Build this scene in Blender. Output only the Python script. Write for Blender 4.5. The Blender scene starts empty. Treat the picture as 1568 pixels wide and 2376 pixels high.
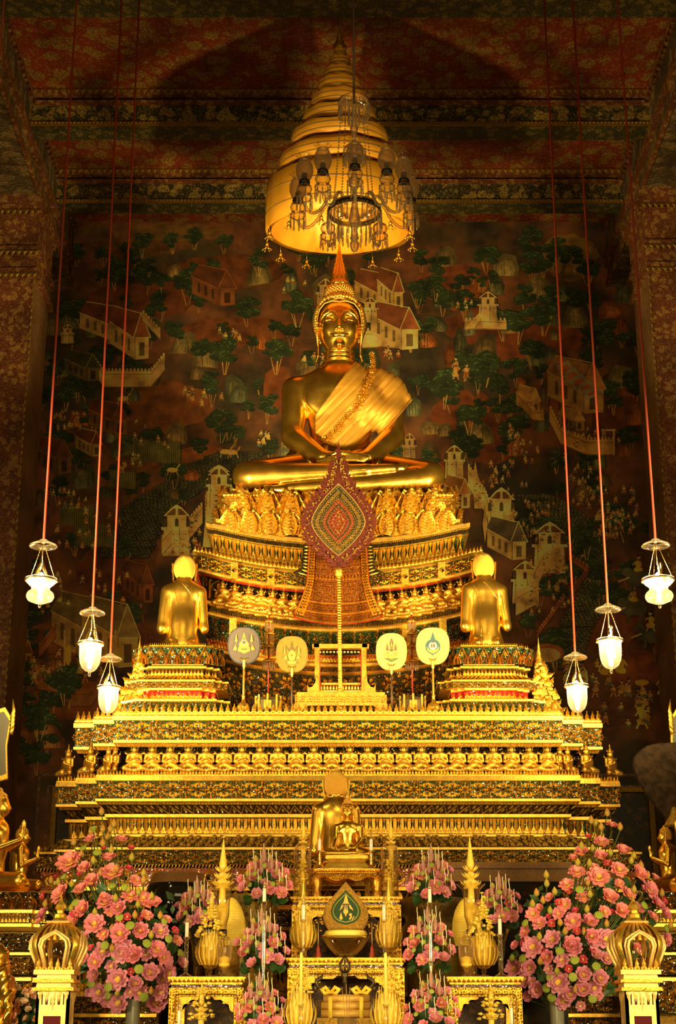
import bpy, math, random
import numpy as np
R = random.Random(7)
NR = np.random.RandomState(11)
PI = math.pi
# ---------------------------------------------------------------- camera, light, exposure
F = 3635.0; TH = math.atan(0.3334); CT, ST = math.cos(TH), math.sin(TH); ZC = 1.5
sc = bpy.context.scene; COL = sc.collection
cam_d = bpy.data.cameras.new('camera'); cam = bpy.data.objects.new('camera', cam_d); COL.objects.link(cam)
cam_d.sensor_fit = 'VERTICAL'; cam_d.sensor_height = 36; cam_d.lens = F/2376*36; cam_d.clip_end = 200
cam.location = (0, 0, ZC); cam.rotation_euler = (PI/2+TH, 0, 0); sc.camera = cam
sc.view_settings.view_transform = 'Standard'; sc.view_settings.look = 'None'
sc.view_settings.exposure = 0.0; sc.view_settings.gamma = 1.0
w = bpy.data.worlds.new('hall_air'); sc.world = w; w.use_nodes = True
w.node_tree.nodes['Background'].inputs[0].default_value = (1.0, 0.62, 0.16, 1)
w.node_tree.nodes['Background'].inputs[1].default_value = 0.10

def aim(o, tgt):
    d = np.array(tgt, float) - np.array(o.location); from mathutils import Vector
    o.rotation_euler = Vector(d).to_track_quat('-Z', 'Y').to_euler()
def area(name, loc, tgt, size, power, col=(1, .77, .33), spread=150):
    l = bpy.data.lights.new(name, 'AREA'); l.shape = 'RECTANGLE'; l.size, l.size_y = size; l.energy = power; l.color = col
    l.spread = math.radians(spread); o = bpy.data.objects.new(name, l); COL.objects.link(o); o.location = loc; aim(o, tgt); return o
def spot(name, loc, tgt, power, ang, rad=.25, col=(1, .76, .30), blend=.6):
    l = bpy.data.lights.new(name, 'SPOT'); l.energy = power; l.spot_size = math.radians(ang); l.spot_blend = blend
    l.shadow_soft_size = rad; l.color = col; o = bpy.data.objects.new(name, l); COL.objects.link(o); o.location = loc; aim(o, tgt); return o
area('altar_floodlight', (-5.2, 12.0, 2.6), (0, 20.5, 3.6), (.8, .6), 72, spread=95)
area('altar_floodlight', (5.2, 12.0, 2.6), (0, 20.5, 3.6), (.8, .6), 72, spread=95)
area('altar_floodlight', (0, 11.5, .95), (0, 20.3, 5.2), (2.0, .4), 44, spread=110)
area('added_table_fill', (-3.9, 10.5, 2.6), (0, 17.5, 2.4), (.8, .6), 42, spread=80)  # unseen pair of lamps, added to lift the dim lower tables
area('added_table_fill', (3.9, 10.5, 2.6), (0, 17.5, 2.4), (.8, .6), 42, spread=80)
area('added_statue_fill', (-5.6, 15.5, 5.2), (0, 22, 8.4), (1.0, 1.0), 300, spread=66)  # two lamps out of view, added to brighten the dark gold statue
area('added_statue_fill', (5.6, 15.5, 5.2), (0, 22, 8.4), (1.0, 1.0), 300, spread=66)
area('added_gold_fill', (0, 3.0, 8.5), (0, 22, 7.5), (7, 3), 135, spread=120)  # large unseen fill overhead, added to give the gold broad reflections
spot('added_chandelier_fill', (-4.2, 9.5, 4.0), (.15, 14.6, 10.3), 700, 15, .2)  # both spots are added, without a visible fixture, to brighten the crystal
spot('added_chandelier_fill', (4.2, 9.5, 4.0), (.15, 14.6, 10.3), 700, 15, .2)
spot('added_umbrella_fill', (-4.6, 13.0, 4.0), (0, 21.9, 14.0), 4600, 15, .3)  # pair of added spots out of view that brighten the silk canopy
spot('added_umbrella_fill', (4.6, 13.0, 4.0), (0, 21.9, 14.0), 4600, 15, .3)

# ---------------------------------------------------------------- geometry helpers
def pt(px, py, Y):
    u = (px-784)/F; v = (1188-py)/F; d = CT - v*ST
    return np.array([Y*u/d, Y, ZC + Y*(ST+v*CT)/d])
def ppm(py, Y):
    v = (1188-py)/F; return F*(CT-v*ST)/Y
def zat(py, Y): return pt(784, py, Y)[2]
def proj(P):
    x = P[..., 0]; y = P[..., 1]; z = P[..., 2]-ZC
    dep = y*CT+z*ST; up = -y*ST+z*CT
    return 784+F*x/dep, 1188-F*up/dep
A = lambda *a: np.array(a, float)

class MB:
    def __init__(s): s.V = []; s.F = []; s.M = []; s.C = []; s.n = 0; s.vc = []
    def add(s, V, Fs, mi=0, col=None, vcol=None):
        V = np.asarray(V, float).reshape(-1, 3); s.V.append(V)
        if not isinstance(Fs, list): Fs = [Fs]
        for f in Fs:
            f = np.asarray(f, int); s.F.append(f+s.n); s.M.append(np.full(len(f), mi))
            if col is not None: s.C.append(np.tile(np.array(col, float), (len(f), 1)) if np.ndim(col) == 1 else np.asarray(col, float))
        if vcol is not None: s.vc.append(np.tile(np.array(vcol, float), (len(V), 1)) if np.ndim(vcol) == 1 else np.asarray(vcol, float))
        s.n += len(V); return s
    def mesh(s, name, mats, smooth=True):
        me = bpy.data.meshes.new(name)
        V = np.concatenate(s.V); me.vertices.add(len(V)); me.vertices.foreach_set('co', V.ravel())
        lens = np.concatenate([np.full(len(f), f.shape[1]) for f in s.F]); fl = np.concatenate([f.ravel() for f in s.F])
        me.loops.add(len(fl)); me.loops.foreach_set('vertex_index', fl)
        me.polygons.add(len(lens)); st = np.concatenate([[0], np.cumsum(lens)[:-1]])
        me.polygons.foreach_set('loop_start', st); me.polygons.foreach_set('material_index', np.concatenate(s.M))
        me.polygons.foreach_set('use_smooth', np.full(len(lens), bool(smooth)))
        me.update(calc_edges=True)
        if s.C:
            C = np.repeat(np.concatenate(s.C), lens, axis=0); a = me.color_attributes.new('Col', 'FLOAT_COLOR', 'CORNER')
            a.data.foreach_set('color', np.hstack([C, np.ones((len(C), 1))]).ravel())
        if s.vc:
            C = np.concatenate(s.vc); a = me.color_attributes.new('Col', 'FLOAT_COLOR', 'POINT')
            a.data.foreach_set('color', np.hstack([C, np.ones((len(C), 1))]).ravel())
        for m in (mats if isinstance(mats, (list, tuple)) else [mats]): me.materials.append(m)
        me.validate(); return me
    def build(s, name, mats, parent=None, smooth=True):
        o = bpy.data.objects.new(name, s.mesh(name, mats, smooth)); COL.objects.link(o)
        if parent is not None:
            o.parent = parent
            o.matrix_parent_inverse = parent_inv(parent)
        return o
def world_mat(o):
    from mathutils import Matrix
    m = Matrix.LocRotScale(o.location, o.rotation_euler, o.scale)
    if o.parent: m = world_mat(o.parent) @ o.matrix_parent_inverse @ m
    return m
def parent_inv(p): return world_mat(p).inverted()
def tag(o, label=None, cat=None, group=None, kind=None):
    if label: o['label'] = label
    if cat: o['category'] = cat
    if group: o['group'] = group
    if kind: o['kind'] = kind
    return o
def empty(name, loc, label, cat, group=None, rz=0):
    o = bpy.data.objects.new(name, None); COL.objects.link(o); o.location = loc; o.rotation_euler = (0, 0, rz); o.empty_display_size = .1
    return tag(o, label, cat, group)
def copy_tree(o, parent=None):
    c = o.copy(); COL.objects.link(c)
    if parent is not None: c.parent = parent; c.matrix_parent_inverse = o.matrix_parent_inverse.copy()
    for ch in [k for k in bpy.data.objects if k.parent == o]: copy_tree(ch, c)
    return c
CH = {}
def place(proto, loc, rz=0, scale=1, label=None, group=None, rot=None):
    """first call moves the proto itself, later calls copy it and its parts"""
    if proto.name not in CH: CH[proto.name] = 1; c = proto
    else: c = copy_tree(proto)
    c.location = loc; c.rotation_euler = rot if rot is not None else (0, 0, rz)
    c.scale = scale if isinstance(scale, (tuple, list)) else (scale,)*3
    if label: c['label'] = label
    if group: c['group'] = group
    return c

def lathe(prof, n=32, c=(0, 0, 0), arc=None, lobes=0, lamp=0., closed=False):
    prof = np.array(prof, float); m = len(prof); a0, a1 = arc or (0, 2*PI)
    full = arc is None; th = np.linspace(a0, a1, n, endpoint=not full)
    rr = prof[:, 0][:, None]*(1+lamp*np.cos(lobes*th)[None, :])
    V = np.stack([rr*np.cos(th), rr*np.sin(th), np.repeat(prof[:, 1][:, None], n, 1)], -1).reshape(-1, 3)+np.array(c)
    i = np.arange(m-1)[:, None]*n; j = np.arange(n if full else n-1)[None, :]; j2 = (j+1) % n
    Fq = np.stack([i+j, i+j2, i+n+j2, i+n+j], -1).reshape(-1, 4)
    return V, Fq
def tube(path, rad, n=8, caps=True):
    P = np.array(path, float); m = len(P); rad = np.broadcast_to(np.array(rad, float), (m,))
    T = np.gradient(P, axis=0); T /= np.linalg.norm(T, axis=1)[:, None]+1e-12
    ref = A(0, 0, 1) if abs(T[0][2]) < .9 else A(1, 0, 0)
    N = np.cross(T, ref); bad = np.linalg.norm(N, axis=1) < 1e-6; N[bad] = A(1, 0, 0)
    for k in range(1, m):
        N[k] = N[k-1]-T[k]*np.dot(N[k-1], T[k]); N[k] /= np.linalg.norm(N[k])+1e-12
    N[0] /= np.linalg.norm(N[0]); B = np.cross(T, N)
    th = np.linspace(0, 2*PI, n, endpoint=False)
    V = (P[:, None]+rad[:, None, None]*(N[:, None]*np.cos(th)[None, :, None]+B[:, None]*np.sin(th)[None, :, None])).reshape(-1, 3)
    i = np.arange(m-1)[:, None]*n; j = np.arange(n)[None, :]; j2 = (j+1) % n
    Fq = np.stack([i+j2, i+j, i+n+j, i+n+j2], -1).reshape(-1, 4); Fs = [Fq]
    if caps:
        V = np.vstack([V, P[0], P[-1]]); a = np.arange(n); b = (a+1) % n
        Fs += [np.stack([a, b, np.full(n, m*n)], -1), np.stack([(m-1)*n+b, (m-1)*n+a, np.full(n, m*n+1)], -1)]
    return V, Fs
BF = np.array([[0, 3, 2, 1], [4, 5, 6, 7], [0, 1, 5, 4], [1, 2, 6, 5], [2, 3, 7, 6], [3, 0, 4, 7]])
def box(x0, x1, y0, y1, z0, z1, taper=0):
    t = taper
    return np.array([[x0, y0, z0], [x1, y0, z0], [x1, y1, z0], [x0, y1, z0], [x0+t, y0+t, z1], [x1-t, y0+t, z1], [x1-t, y1-t, z1], [x0+t, y1-t, z1]], float), BF
def ball(c, r, n=8, m=6):
    a = np.linspace(-PI/2, PI/2, m+1); V, Fq = lathe(np.stack([np.cos(a), np.sin(a)], -1), n)
    return V*np.array(r)+np.array(c), Fq
OCT = (A([1, 0, 0], [-1, 0, 0], [0, 1, 0], [0, -1, 0], [0, 0, 1], [0, 0, -1]), np.array([[0, 2, 4], [2, 1, 4], [1, 3, 4], [3, 0, 4], [2, 0, 5], [1, 2, 5], [3, 1, 5], [0, 3, 5]]))
def prism(out, y0, y1, bev=0):
    """outline (x,z) star shaped about its centroid, extruded from y0 (front) to y1"""
    o = np.array(out, float); n = len(o); c = o.mean(0)
    rings = [(o, y1), (o, y0+bev), (c+(o-c)*(1-(bev*1.2/max(1e-6, np.abs(o-c).max()))), y0)] if bev else [(o, y1), (o, y0)]
    V = [np.stack([r[:, 0], np.full(n, y), r[:, 1]], -1) for r, y in rings]; a = np.arange(n); b = (a+1) % n
    Fs = [np.stack([k*n+a, k*n+b, (k+1)*n+b, (k+1)*n+a], -1) for k in range(len(rings)-1)]
    V = np.vstack(V+[A(c[0], y1, c[1])[None], A(c[0], y0, c[1])[None]]); N = len(rings)*n; L = (len(rings)-1)*n
    return V, Fs+[np.stack([b, a, np.full(n, N)], -1), np.stack([L+a, L+b, np.full(n, N+1)], -1)]
def rot(V, ax, ang, c=(0, 0, 0)):
    c = np.array(c, float); V = V-c; s, k = math.sin(ang), math.cos(ang)
    M = {'x': [[1, 0, 0], [0, k, -s], [0, s, k]], 'y': [[k, 0, s], [0, 1, 0], [-s, 0, k]], 'z': [[k, -s, 0], [s, k, 0], [0, 0, 1]]}[ax]
    return V @ np.array(M).T + c
def many(VF, T, sc_=None):
    """replicate a (V, F) at the offsets T with optional scales"""
    V, Fs = VF; Fs = Fs if isinstance(Fs, list) else [Fs]; T = np.array(T, float).reshape(-1, 3); n = len(T)
    s = np.ones(n) if sc_ is None else np.broadcast_to(np.array(sc_, float), (n,))
    VV = (V[None]*s[:, None, None]+T[:, None]).reshape(-1, 3); off = np.arange(n)*len(V)
    return VV, [(np.asarray(f)[None]+off[:, None, None]).reshape(-1, np.asarray(f).shape[1]) for f in Fs]

# ---------------------------------------------------------------- materials
MT = {}
def NT(m): m.use_nodes = True; return m.node_tree.nodes, m.node_tree.links
def mat(name, col, rough=.5, metal=0., var=0., vscale=20, bump=0., bscale=60, trans=0., ior=1.45, emit=None, es=0., attr=False, coat=0., rvar=0., sub=0.):
    m = bpy.data.materials.new(name); N, L = NT(m); b = N['Principled BSDF']; MT[name] = m
    b.inputs['Base Color'].default_value = (*col, 1); b.inputs['Roughness'].default_value = rough; b.inputs['Metallic'].default_value = metal
    b.inputs['Transmission Weight'].default_value = trans; b.inputs['IOR'].default_value = ior; b.inputs['Coat Weight'].default_value = coat
    if emit: b.inputs['Emission Color'].default_value = (*emit, 1); b.inputs['Emission Strength'].default_value = es
    if var or bump or rvar:
        tc = N.new('ShaderNodeTexCoord')
    if var or rvar:
        nz = N.new('ShaderNodeTexNoise'); nz.inputs['Scale'].default_value = vscale; nz.inputs['Detail'].default_value = 4; L.new(tc.outputs['Object'], nz.inputs['Vector'])
    if var:
        mx = N.new('ShaderNodeMix'); mx.data_type = 'RGBA'; mr = N.new('ShaderNodeMapRange')
        mr.inputs[1].default_value = .35; mr.inputs[2].default_value = .65; L.new(nz.outputs[0], mr.inputs[0]); L.new(mr.outputs[0], mx.inputs[0])
        mx.inputs[6].default_value = (*[c*(1-var) for c in col], 1); mx.inputs[7].default_value = (*[min(1, c*(1+var*.5)) for c in col], 1); L.new(mx.outputs[2], b.inputs['Base Color'])
    if rvar:
        m2 = N.new('ShaderNodeMapRange'); m2.inputs[1].default_value = .3; m2.inputs[2].default_value = .7; m2.inputs[3].default_value = max(.02, rough-rvar); m2.inputs[4].default_value = rough+rvar
        L.new(nz.outputs[0], m2.inputs[0]); L.new(m2.outputs[0], b.inputs['Roughness'])
    if bump:
        n2 = N.new('ShaderNodeTexNoise'); n2.inputs['Scale'].default_value = bscale; n2.inputs['Detail'].default_value = 3; L.new(tc.outputs['Object'], n2.inputs['Vector'])
        bp = N.new('ShaderNodeBump'); bp.inputs['Strength'].default_value = bump; bp.inputs['Distance'].default_value = .02; L.new(n2.outputs[0], bp.inputs['Height']); L.new(bp.outputs[0], b.inputs['Normal'])
    if attr:
        at = N.new('ShaderNodeVertexColor'); at.layer_name = 'Col'; L.new(at.outputs[0], b.inputs['Base Color'])
    return m
GOLD = mat('polished_gold_leaf', (.95, .54, .07), .25, .96, var=.12, vscale=3, bump=.06, bscale=9, rvar=.06)
GOLDR = mat('carved_gilding', (.92, .52, .06), .33, .93, var=.25, vscale=30, bump=.35, bscale=70)
GOLDM = mat('gold_moulding', (.90, .53, .08), .38, .88, var=.2, vscale=14, bump=.2, bscale=40)
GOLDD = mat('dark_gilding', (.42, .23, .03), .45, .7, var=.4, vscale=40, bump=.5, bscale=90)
def mosaic(name, c1, c2, sc_=90, rough=.12, metal=.55):
    m = bpy.data.materials.new(name); N, L = NT(m); b = N['Principled BSDF']
    tc = N.new('ShaderNodeTexCoord'); v = N.new('ShaderNodeTexVoronoi'); v.inputs['Scale'].default_value = sc_; L.new(tc.outputs['Object'], v.inputs['Vector'])
    sp = N.new('ShaderNodeSeparateColor'); L.new(v.outputs['Color'], sp.inputs[0])
    mx = N.new('ShaderNodeMix'); mx.data_type = 'RGBA'; L.new(sp.outputs[0], mx.inputs[0]); mx.inputs[6].default_value = (*c1, 1); mx.inputs[7].default_value = (*c2, 1); L.new(mx.outputs[2], b.inputs['Base Color'])
    vm = N.new('ShaderNodeVectorMath'); vm.operation = 'MULTIPLY_ADD'; vm.inputs[1].default_value = (.5, .5, .5); vm.inputs[2].default_value = (-.25, -.25, -.25); L.new(v.outputs['Color'], vm.inputs[0])
    g = N.new('ShaderNodeNewGeometry'); ad = N.new('ShaderNodeVectorMath'); ad.operation = 'ADD'; L.new(g.outputs['Normal'], ad.inputs[0]); L.new(vm.outputs[0], ad.inputs[1])
    nm = N.new('ShaderNodeVectorMath'); nm.operation = 'NORMALIZE'; L.new(ad.outputs[0], nm.inputs[0]); L.new(nm.outputs[0], b.inputs['Normal'])
    b.inputs['Roughness'].default_value = rough; b.inputs['Metallic'].default_value = metal; return m
GREEN = mosaic('green_glass_mosaic', (.006, .014, .003), (.030, .050, .008), 90, .14, .35)
DARKM = mosaic('dark_glass_mosaic', (.012, .008, .004), (.07, .045, .010))
REDM = mosaic('red_glass_mosaic', (.30, .012, .01), (.6, .03, .03), 60)
PINKM = mosaic('pink_glitter_mosaic', (.35, .05, .06), (.8, .45, .35), 70)
GEM = mat('mirror_glass_chip', (1, .93, .75), .08, 1.)
GOLDN = mat('aged_gilding', (.66, .34, .04), .40, .85, var=.35, vscale=30, bump=.3, bscale=70)
EYE = mosaic('amber_glass_inset', (.05, .015, .004), (.35, .16, .04), 60)
REDL = mat('red_lacquer', (.30, .02, .008), .4, 0, coat=.4)
# ---------------------------------------------------------------- the hall
KR = 1.19; WY = 25.0*KR; XL, XR = -4.72*KR, 4.78*KR; ZB = 13.2*KR+ZC     # back wall, inner faces of the side walls, underside of ceiling beams
def pattern_mat(name, ground, fig, fig2, scale, thr=.42, stretch=(1, 1, 1), rough=.55, metal=.0, plank=0.):
    """painted lacquer ground with gilt blossoms and leaves"""
    m = bpy.data.materials.new(name); N, L = NT(m); b = N['Principled BSDF']; b.inputs['Roughness'].default_value = rough
    tc = N.new('ShaderNodeTexCoord'); mp = N.new('ShaderNodeMapping'); mp.inputs['Scale'].default_value = stretch; L.new(tc.outputs['Object'], mp.inputs[0])
    nz = N.new('ShaderNodeTexNoise'); nz.inputs['Scale'].default_value = scale*1.5; nz.inputs['Detail'].default_value = 2; L.new(mp.outputs[0], nz.inputs['Vector'])
    ma = N.new('ShaderNodeVectorMath'); ma.operation = 'MULTIPLY_ADD'; ma.inputs[1].default_value = (.16, .16, .16); L.new(nz.outputs['Color'], ma.inputs[0]); L.new(mp.outputs[0], ma.inputs[2])
    v = N.new('ShaderNodeTexVoronoi'); v.inputs['Scale'].default_value = scale; L.new(ma.outputs[0], v.inputs['Vector'])
    v2 = N.new('ShaderNodeTexVoronoi'); v2.inputs['Scale'].default_value = scale*4.3; L.new(ma.outputs[0], v2.inputs['Vector'])
    def rng(src, a, b_, inv=False):
        r = N.new('ShaderNodeMapRange'); r.inputs[1].default_value = a; r.inputs[2].default_value = b_
        r.inputs[3].default_value = 1 if inv else 0; r.inputs[4].default_value = 0 if inv else 1; L.new(src, r.inputs[0]); return r.outputs[0]
    def mth(op, a, b_):
        r = N.new('ShaderNodeMath'); r.operation = op
        for k, q in ((0, a), (1, b_)):
            if isinstance(q, float): r.inputs[k].default_value = q
            else: L.new(q, r.inputs[k])
        return r.outputs[0]
    blob = rng(v.outputs['Distance'], thr-.05, thr, True); leaf = rng(v2.outputs['Distance'], .38, .46, True)
    ve = N.new('ShaderNodeTexVoronoi'); ve.feature = 'DISTANCE_TO_EDGE'; ve.inputs['Scale'].default_value = scale*4.3; L.new(ma.outputs[0], ve.inputs['Vector'])
    line = rng(ve.outputs['Distance'], .03, .09)
    f = mth('MULTIPLY', mth('MAXIMUM', mth('MULTIPLY', blob, line), mth('MULTIPLY', leaf, .35)), 1.0)
    mx = N.new('ShaderNodeMix'); mx.data_type = 'RGBA'; mx.inputs[6].default_value = (*fig, 1); mx.inputs[7].default_value = (*fig2, 1); L.new(v2.outputs['Distance'], mx.inputs[0])
    mg = N.new('ShaderNodeMix'); mg.data_type = 'RGBA'; L.new(f, mg.inputs[0]); mg.inputs[6].default_value = (*ground, 1); L.new(mx.outputs[2], mg.inputs[7])
    out = mg.outputs[2]
    n3 = N.new('ShaderNodeTexNoise'); n3.inputs['Scale'].default_value = 1.3; n3.inputs['Detail'].default_value = 5; L.new(tc.outputs['Object'], n3.inputs['Vector'])
    dirt = rng(n3.outputs[0], .3, .62)
    md = N.new('ShaderNodeMix'); md.data_type = 'RGBA'; md.blend_type = 'MULTIPLY'; md.inputs[7].default_value = (.45, .42, .4, 1); L.new(mth('SUBTRACT', 1.0, dirt), md.inputs[0]); L.new(out, md.inputs[6]); out = md.outputs[2]
    if plank:
        sx = N.new('ShaderNodeSeparateXYZ'); L.new(tc.outputs['Object'], sx.inputs[0])
        fr = mth('FRACT', mth('DIVIDE', sx.outputs[0], plank), 0.0); ln = rng(fr, .0, .03, True)
        mp2 = N.new('ShaderNodeMix'); mp2.data_type = 'RGBA'; L.new(mth('MULTIPLY', ln, .8), mp2.inputs[0]); L.new(out, mp2.inputs[6]); mp2.inputs[7].default_value = (.01, .004, .002, 1); out = mp2.outputs[2]
    L.new(out, b.inputs['Base Color']); L.new(mth('MULTIPLY', f, metal), b.inputs['Metallic'])
    bp = N.new('ShaderNodeBump'); bp.inputs['Strength'].default_value = .3; bp.inputs['Distance'].default_value = .01; L.new(f, bp.inputs['Height']); L.new(bp.outputs[0], b.inputs['Normal'])
    return m
CEIL = pattern_mat('painted_red_ceiling', (.26, .034, .008), (.42, .26, .05), (.2, .12, .022), 3.4, .50, plank=.47)
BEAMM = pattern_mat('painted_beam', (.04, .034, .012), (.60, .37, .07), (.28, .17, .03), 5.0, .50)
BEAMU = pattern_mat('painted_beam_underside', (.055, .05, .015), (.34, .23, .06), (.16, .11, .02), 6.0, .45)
COLM = pattern_mat('mosaic_column', (.16, .04, .014), (.55, .32, .07), (.32, .11, .03), 7, .45, (1, 1, 1), .5)
COLS = pattern_mat('mosaic_column_side', (.20, .08, .03), (.62, .36, .10), (.26, .17, .07), 22, .45, (1, 1, .35), .45)
SIDEM = pattern_mat('painted_side_frieze', (.09, .06, .025), (.40, .25, .08), (.2, .12, .04), 2.6, .5, (1, 1.6, .7))
FLOORM = mat('grey_marble_floor', (.16, .13, .10), .25, 0, var=.3, vscale=3)
DAISM = mat('dark_marble_dais', (.06, .05, .04), .3, 0, var=.4, vscale=5)

def struct(name, mb, mats, smooth=False):
    o = mb.build(name, mats, smooth=smooth); o['kind'] = 'structure'; return o
struct('floor', MB().add(*box(-9.5, 9.5, -3, WY, -.2, 0)), FLOORM)
struct('trim_0', MB().add(*box(-7.2, 7.2, 14.3, 26, 0.001, .7)), DAISM)
ZT = ZB+.62*KR                                            # ceiling plane above the beams
struct('ceiling', MB().add(*box(XL-4, XR+4, 8, WY+.1, ZT, ZT+.2)), CEIL)
# beams with petal rows
def leafrow(mb, x0, x1, y, z, h, w, up=True, mi=1, dep=.02):
    n = int(round((x1-x0)/w)); s = 1 if up else -1
    o = A([-.48, 0], [-.42, .35], [-.18, .62], [0, 1], [.18, .62], [.42, .35], [.48, 0])*A(w, h*s)
    V, Fs = prism(o if up else o[::-1], 0, dep)
    V[-1, 1] -= dep*.8
    xs = x0+(np.arange(n)+.5)*(x1-x0)/n
    mb.add(*many((V, Fs), np.stack([xs, np.full(n, y-dep), np.full(n, z)], -1)), mi=mi)
for i, (y0, y1) in enumerate(((17.0*KR, 18.2*KR), (20.9*KR, 21.3*KR), (23.25*KR, 23.6*KR))):
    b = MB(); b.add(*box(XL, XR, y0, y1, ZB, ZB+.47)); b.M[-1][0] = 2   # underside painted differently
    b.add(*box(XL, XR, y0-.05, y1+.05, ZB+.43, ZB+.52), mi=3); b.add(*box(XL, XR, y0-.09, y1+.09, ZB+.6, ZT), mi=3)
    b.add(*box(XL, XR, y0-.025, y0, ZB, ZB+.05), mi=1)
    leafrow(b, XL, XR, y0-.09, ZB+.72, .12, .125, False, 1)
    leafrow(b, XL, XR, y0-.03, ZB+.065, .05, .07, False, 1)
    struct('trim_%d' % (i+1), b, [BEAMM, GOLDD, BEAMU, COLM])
# side walls: frieze resting on square columns
ZS = zat(650, WY)-.15
for nm, sx, X in (('left', -1, XL), ('right', 1, XR)):
    b = MB(); x0, x1 = sorted((X, X+sx*1.55))
    b.add(*box(x0, x1, 8, WY, ZS, ZT+.2))
    # soffit border and cornice rails
    for k, (za, zb_) in enumerate(((ZS-.02, ZS+.10), (ZS+.42, ZS+.5), (ZB-.25, ZB-.12), (ZB+.5, ZB+.64))):
        xa, xb = sorted((X-sx*.06, X)); b.add(*box(xa, xb, 8, WY, za, zb_), mi=1)
    n = 120; ys = 8+(np.arange(n)+.5)*(WY-8)/n; d = .05
    dz = (A([X-sx*.09, 0, ZB+.36], [X-sx*.09, -.06, ZB+.5], [X-sx*.09, .06, ZB+.5]), np.array([[0, 1, 2]]))
    b.add(*many(dz, np.stack([0*ys, ys, 0*ys], -1)), mi=2)
    struct('wall_%s' % nm, b, [SIDEM, COLM, GOLDD])
    for q, (ya, yb) in enumerate(((21.9*KR, 23.15*KR), (14.2*KR, 15.4*KR)) if nm == 'left' else ((21.7*KR, 22.95*KR), (14.2*KR, 15.4*KR))):
        c = MB(); xa, xb = x0, x1
        if q == 1: xa, xb = xa+sx*1.1, xb+sx*1.1
        c.add(*box(xa, xb, ya, yb, .7, ZS)); c.M[-1][:] = [0, 0, 0, 1, 0, 1]
        for k, (dz0, dz1, e) in enumerate(((.0, .16, .12), (.16, .3, .07), (.3, 1.05, .02), (1.05, 1.16, .09), (1.16, 1.5, .03), (1.5, 1.62, .08))):
            c.add(*box(xa-e, xb+e, ya-e, yb+e, ZS-dz1, ZS-dz0), mi=2 if k in (0, 3, 5) else 0)
            if k in (1, 3, 5): leafrow(c, xa-e, xb+e, ya-e-.01, ZS-dz1, .12, .11, False, 3)
        xe = xb if sx < 0 else xa
        for zz in np.arange(.8, ZS-1.7, .14): c.add(*ball((xe, ya-.005, zz), (.025, .015, .05), 6, 4), mi=3)
        o = c.build('square_column', [COLM, COLS, COLM, GOLDD], smooth=False)
        tag(o, ('tall square mosaic column rising on the %s edge beside the mural' if q == 0 else 'near square mosaic column just outside the %s edge of view') % nm, 'column', None)
# outer aisle walls
struct('wall_aisle_left', MB().add(*box(-9.6, -9.4, 8, WY, 0, ZT)), SIDEM)
struct('wall_aisle_right', MB().add(*box(9.4, 9.6, 8, WY, 0, ZT)), SIDEM)

# ---------------------------------------------------------------- the painted back wall
def mural_mat():
    m = bpy.data.materials.new('mural_ground'); N, L = NT(m); b = N['Principled BSDF']; b.inputs['Roughness'].default_value = .75
    tc = N.new('ShaderNodeTexCoord')
    def nz(s, d=4, off=0.):
        mp = N.new('ShaderNodeMapping'); mp.inputs['Location'].default_value = (off, 0, off); L.new(tc.outputs['Object'], mp.inputs[0])
        n = N.new('ShaderNodeTexNoise'); n.inputs['Scale'].default_value = s; n.inputs['Detail'].default_value = d; L.new(mp.outputs[0], n.inputs['Vector']); return n.outputs[0]
    def ramp(src, pts):
        r = N.new('ShaderNodeValToRGB'); L.new(src, r.inputs[0]); e = r.color_ramp.elements
        while len(e) < len(pts): e.new(.5)
        for q, (p, c) in zip(e, pts): q.position = p; q.color = (*c, 1)
        return r.outputs[0]
    a = ramp(nz(.55, 5), [(.30, (.034, .030, .012)), (.42, (.075, .042, .014)), (.52, (.21, .070, .018)), (.60, (.15, .052, .015)), (.72, (.05, .038, .014))])
    c = ramp(nz(2.2, 5, 7.), [(.35, (.55, .55, .5)), (.6, (1.5, 1.4, 1.25))])
    mx = N.new('ShaderNodeMix'); mx.data_type = 'RGBA'; mx.blend_type = 'MULTIPLY'; mx.inputs[0].default_value = 1; L.new(a, mx.inputs[6]); L.new(c, mx.inputs[7]); L.new(mx.outputs[2], b.inputs['Base Color'])
    return m
struct('wall_back', MB().add(*box(-9.6, 9.6, WY, WY+.3, 0, ZT)), mural_mat())
def paint_mat():
    m = mat('mural_paint', (1, 1, 1), .7, attr=True); N, L = NT(m); b = N['Principled BSDF']; at = [n for n in N if n.bl_idname == 'ShaderNodeVertexColor'][0]
    tc = N.new('ShaderNodeTexCoord'); n = N.new('ShaderNodeTexNoise'); n.inputs['Scale'].default_value = 3.5; n.inputs['Detail'].default_value = 8; L.new(tc.outputs['Object'], n.inputs['Vector'])
    r = N.new('ShaderNodeMapRange'); r.inputs[1].default_value = .3; r.inputs[2].default_value = .68; r.inputs[3].default_value = .35; r.inputs[4].default_value = 1.2; L.new(n.outputs[0], r.inputs[0])
    wm = N.new('ShaderNodeVectorMath'); wm.operation = 'MULTIPLY'; wm.inputs[1].default_value = (3.1, 2.35, 1.25); L.new(at.outputs[0], wm.inputs[0]); mx = N.new('ShaderNodeVectorMath'); mx.operation = 'SCALE'; L.new(wm.outputs[0], mx.inputs[0]); L.new(r.outputs[0], mx.inputs['Scale']); mn = N.new('ShaderNodeVectorMath'); mn.operation = 'MINIMUM'; mn.inputs[1].default_value = (.85, .75, .55); L.new(mx.outputs[0], mn.inputs[0]); L.new(mn.outputs[0], b.inputs['Base Color']); return m
PAINT = paint_mat()
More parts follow.
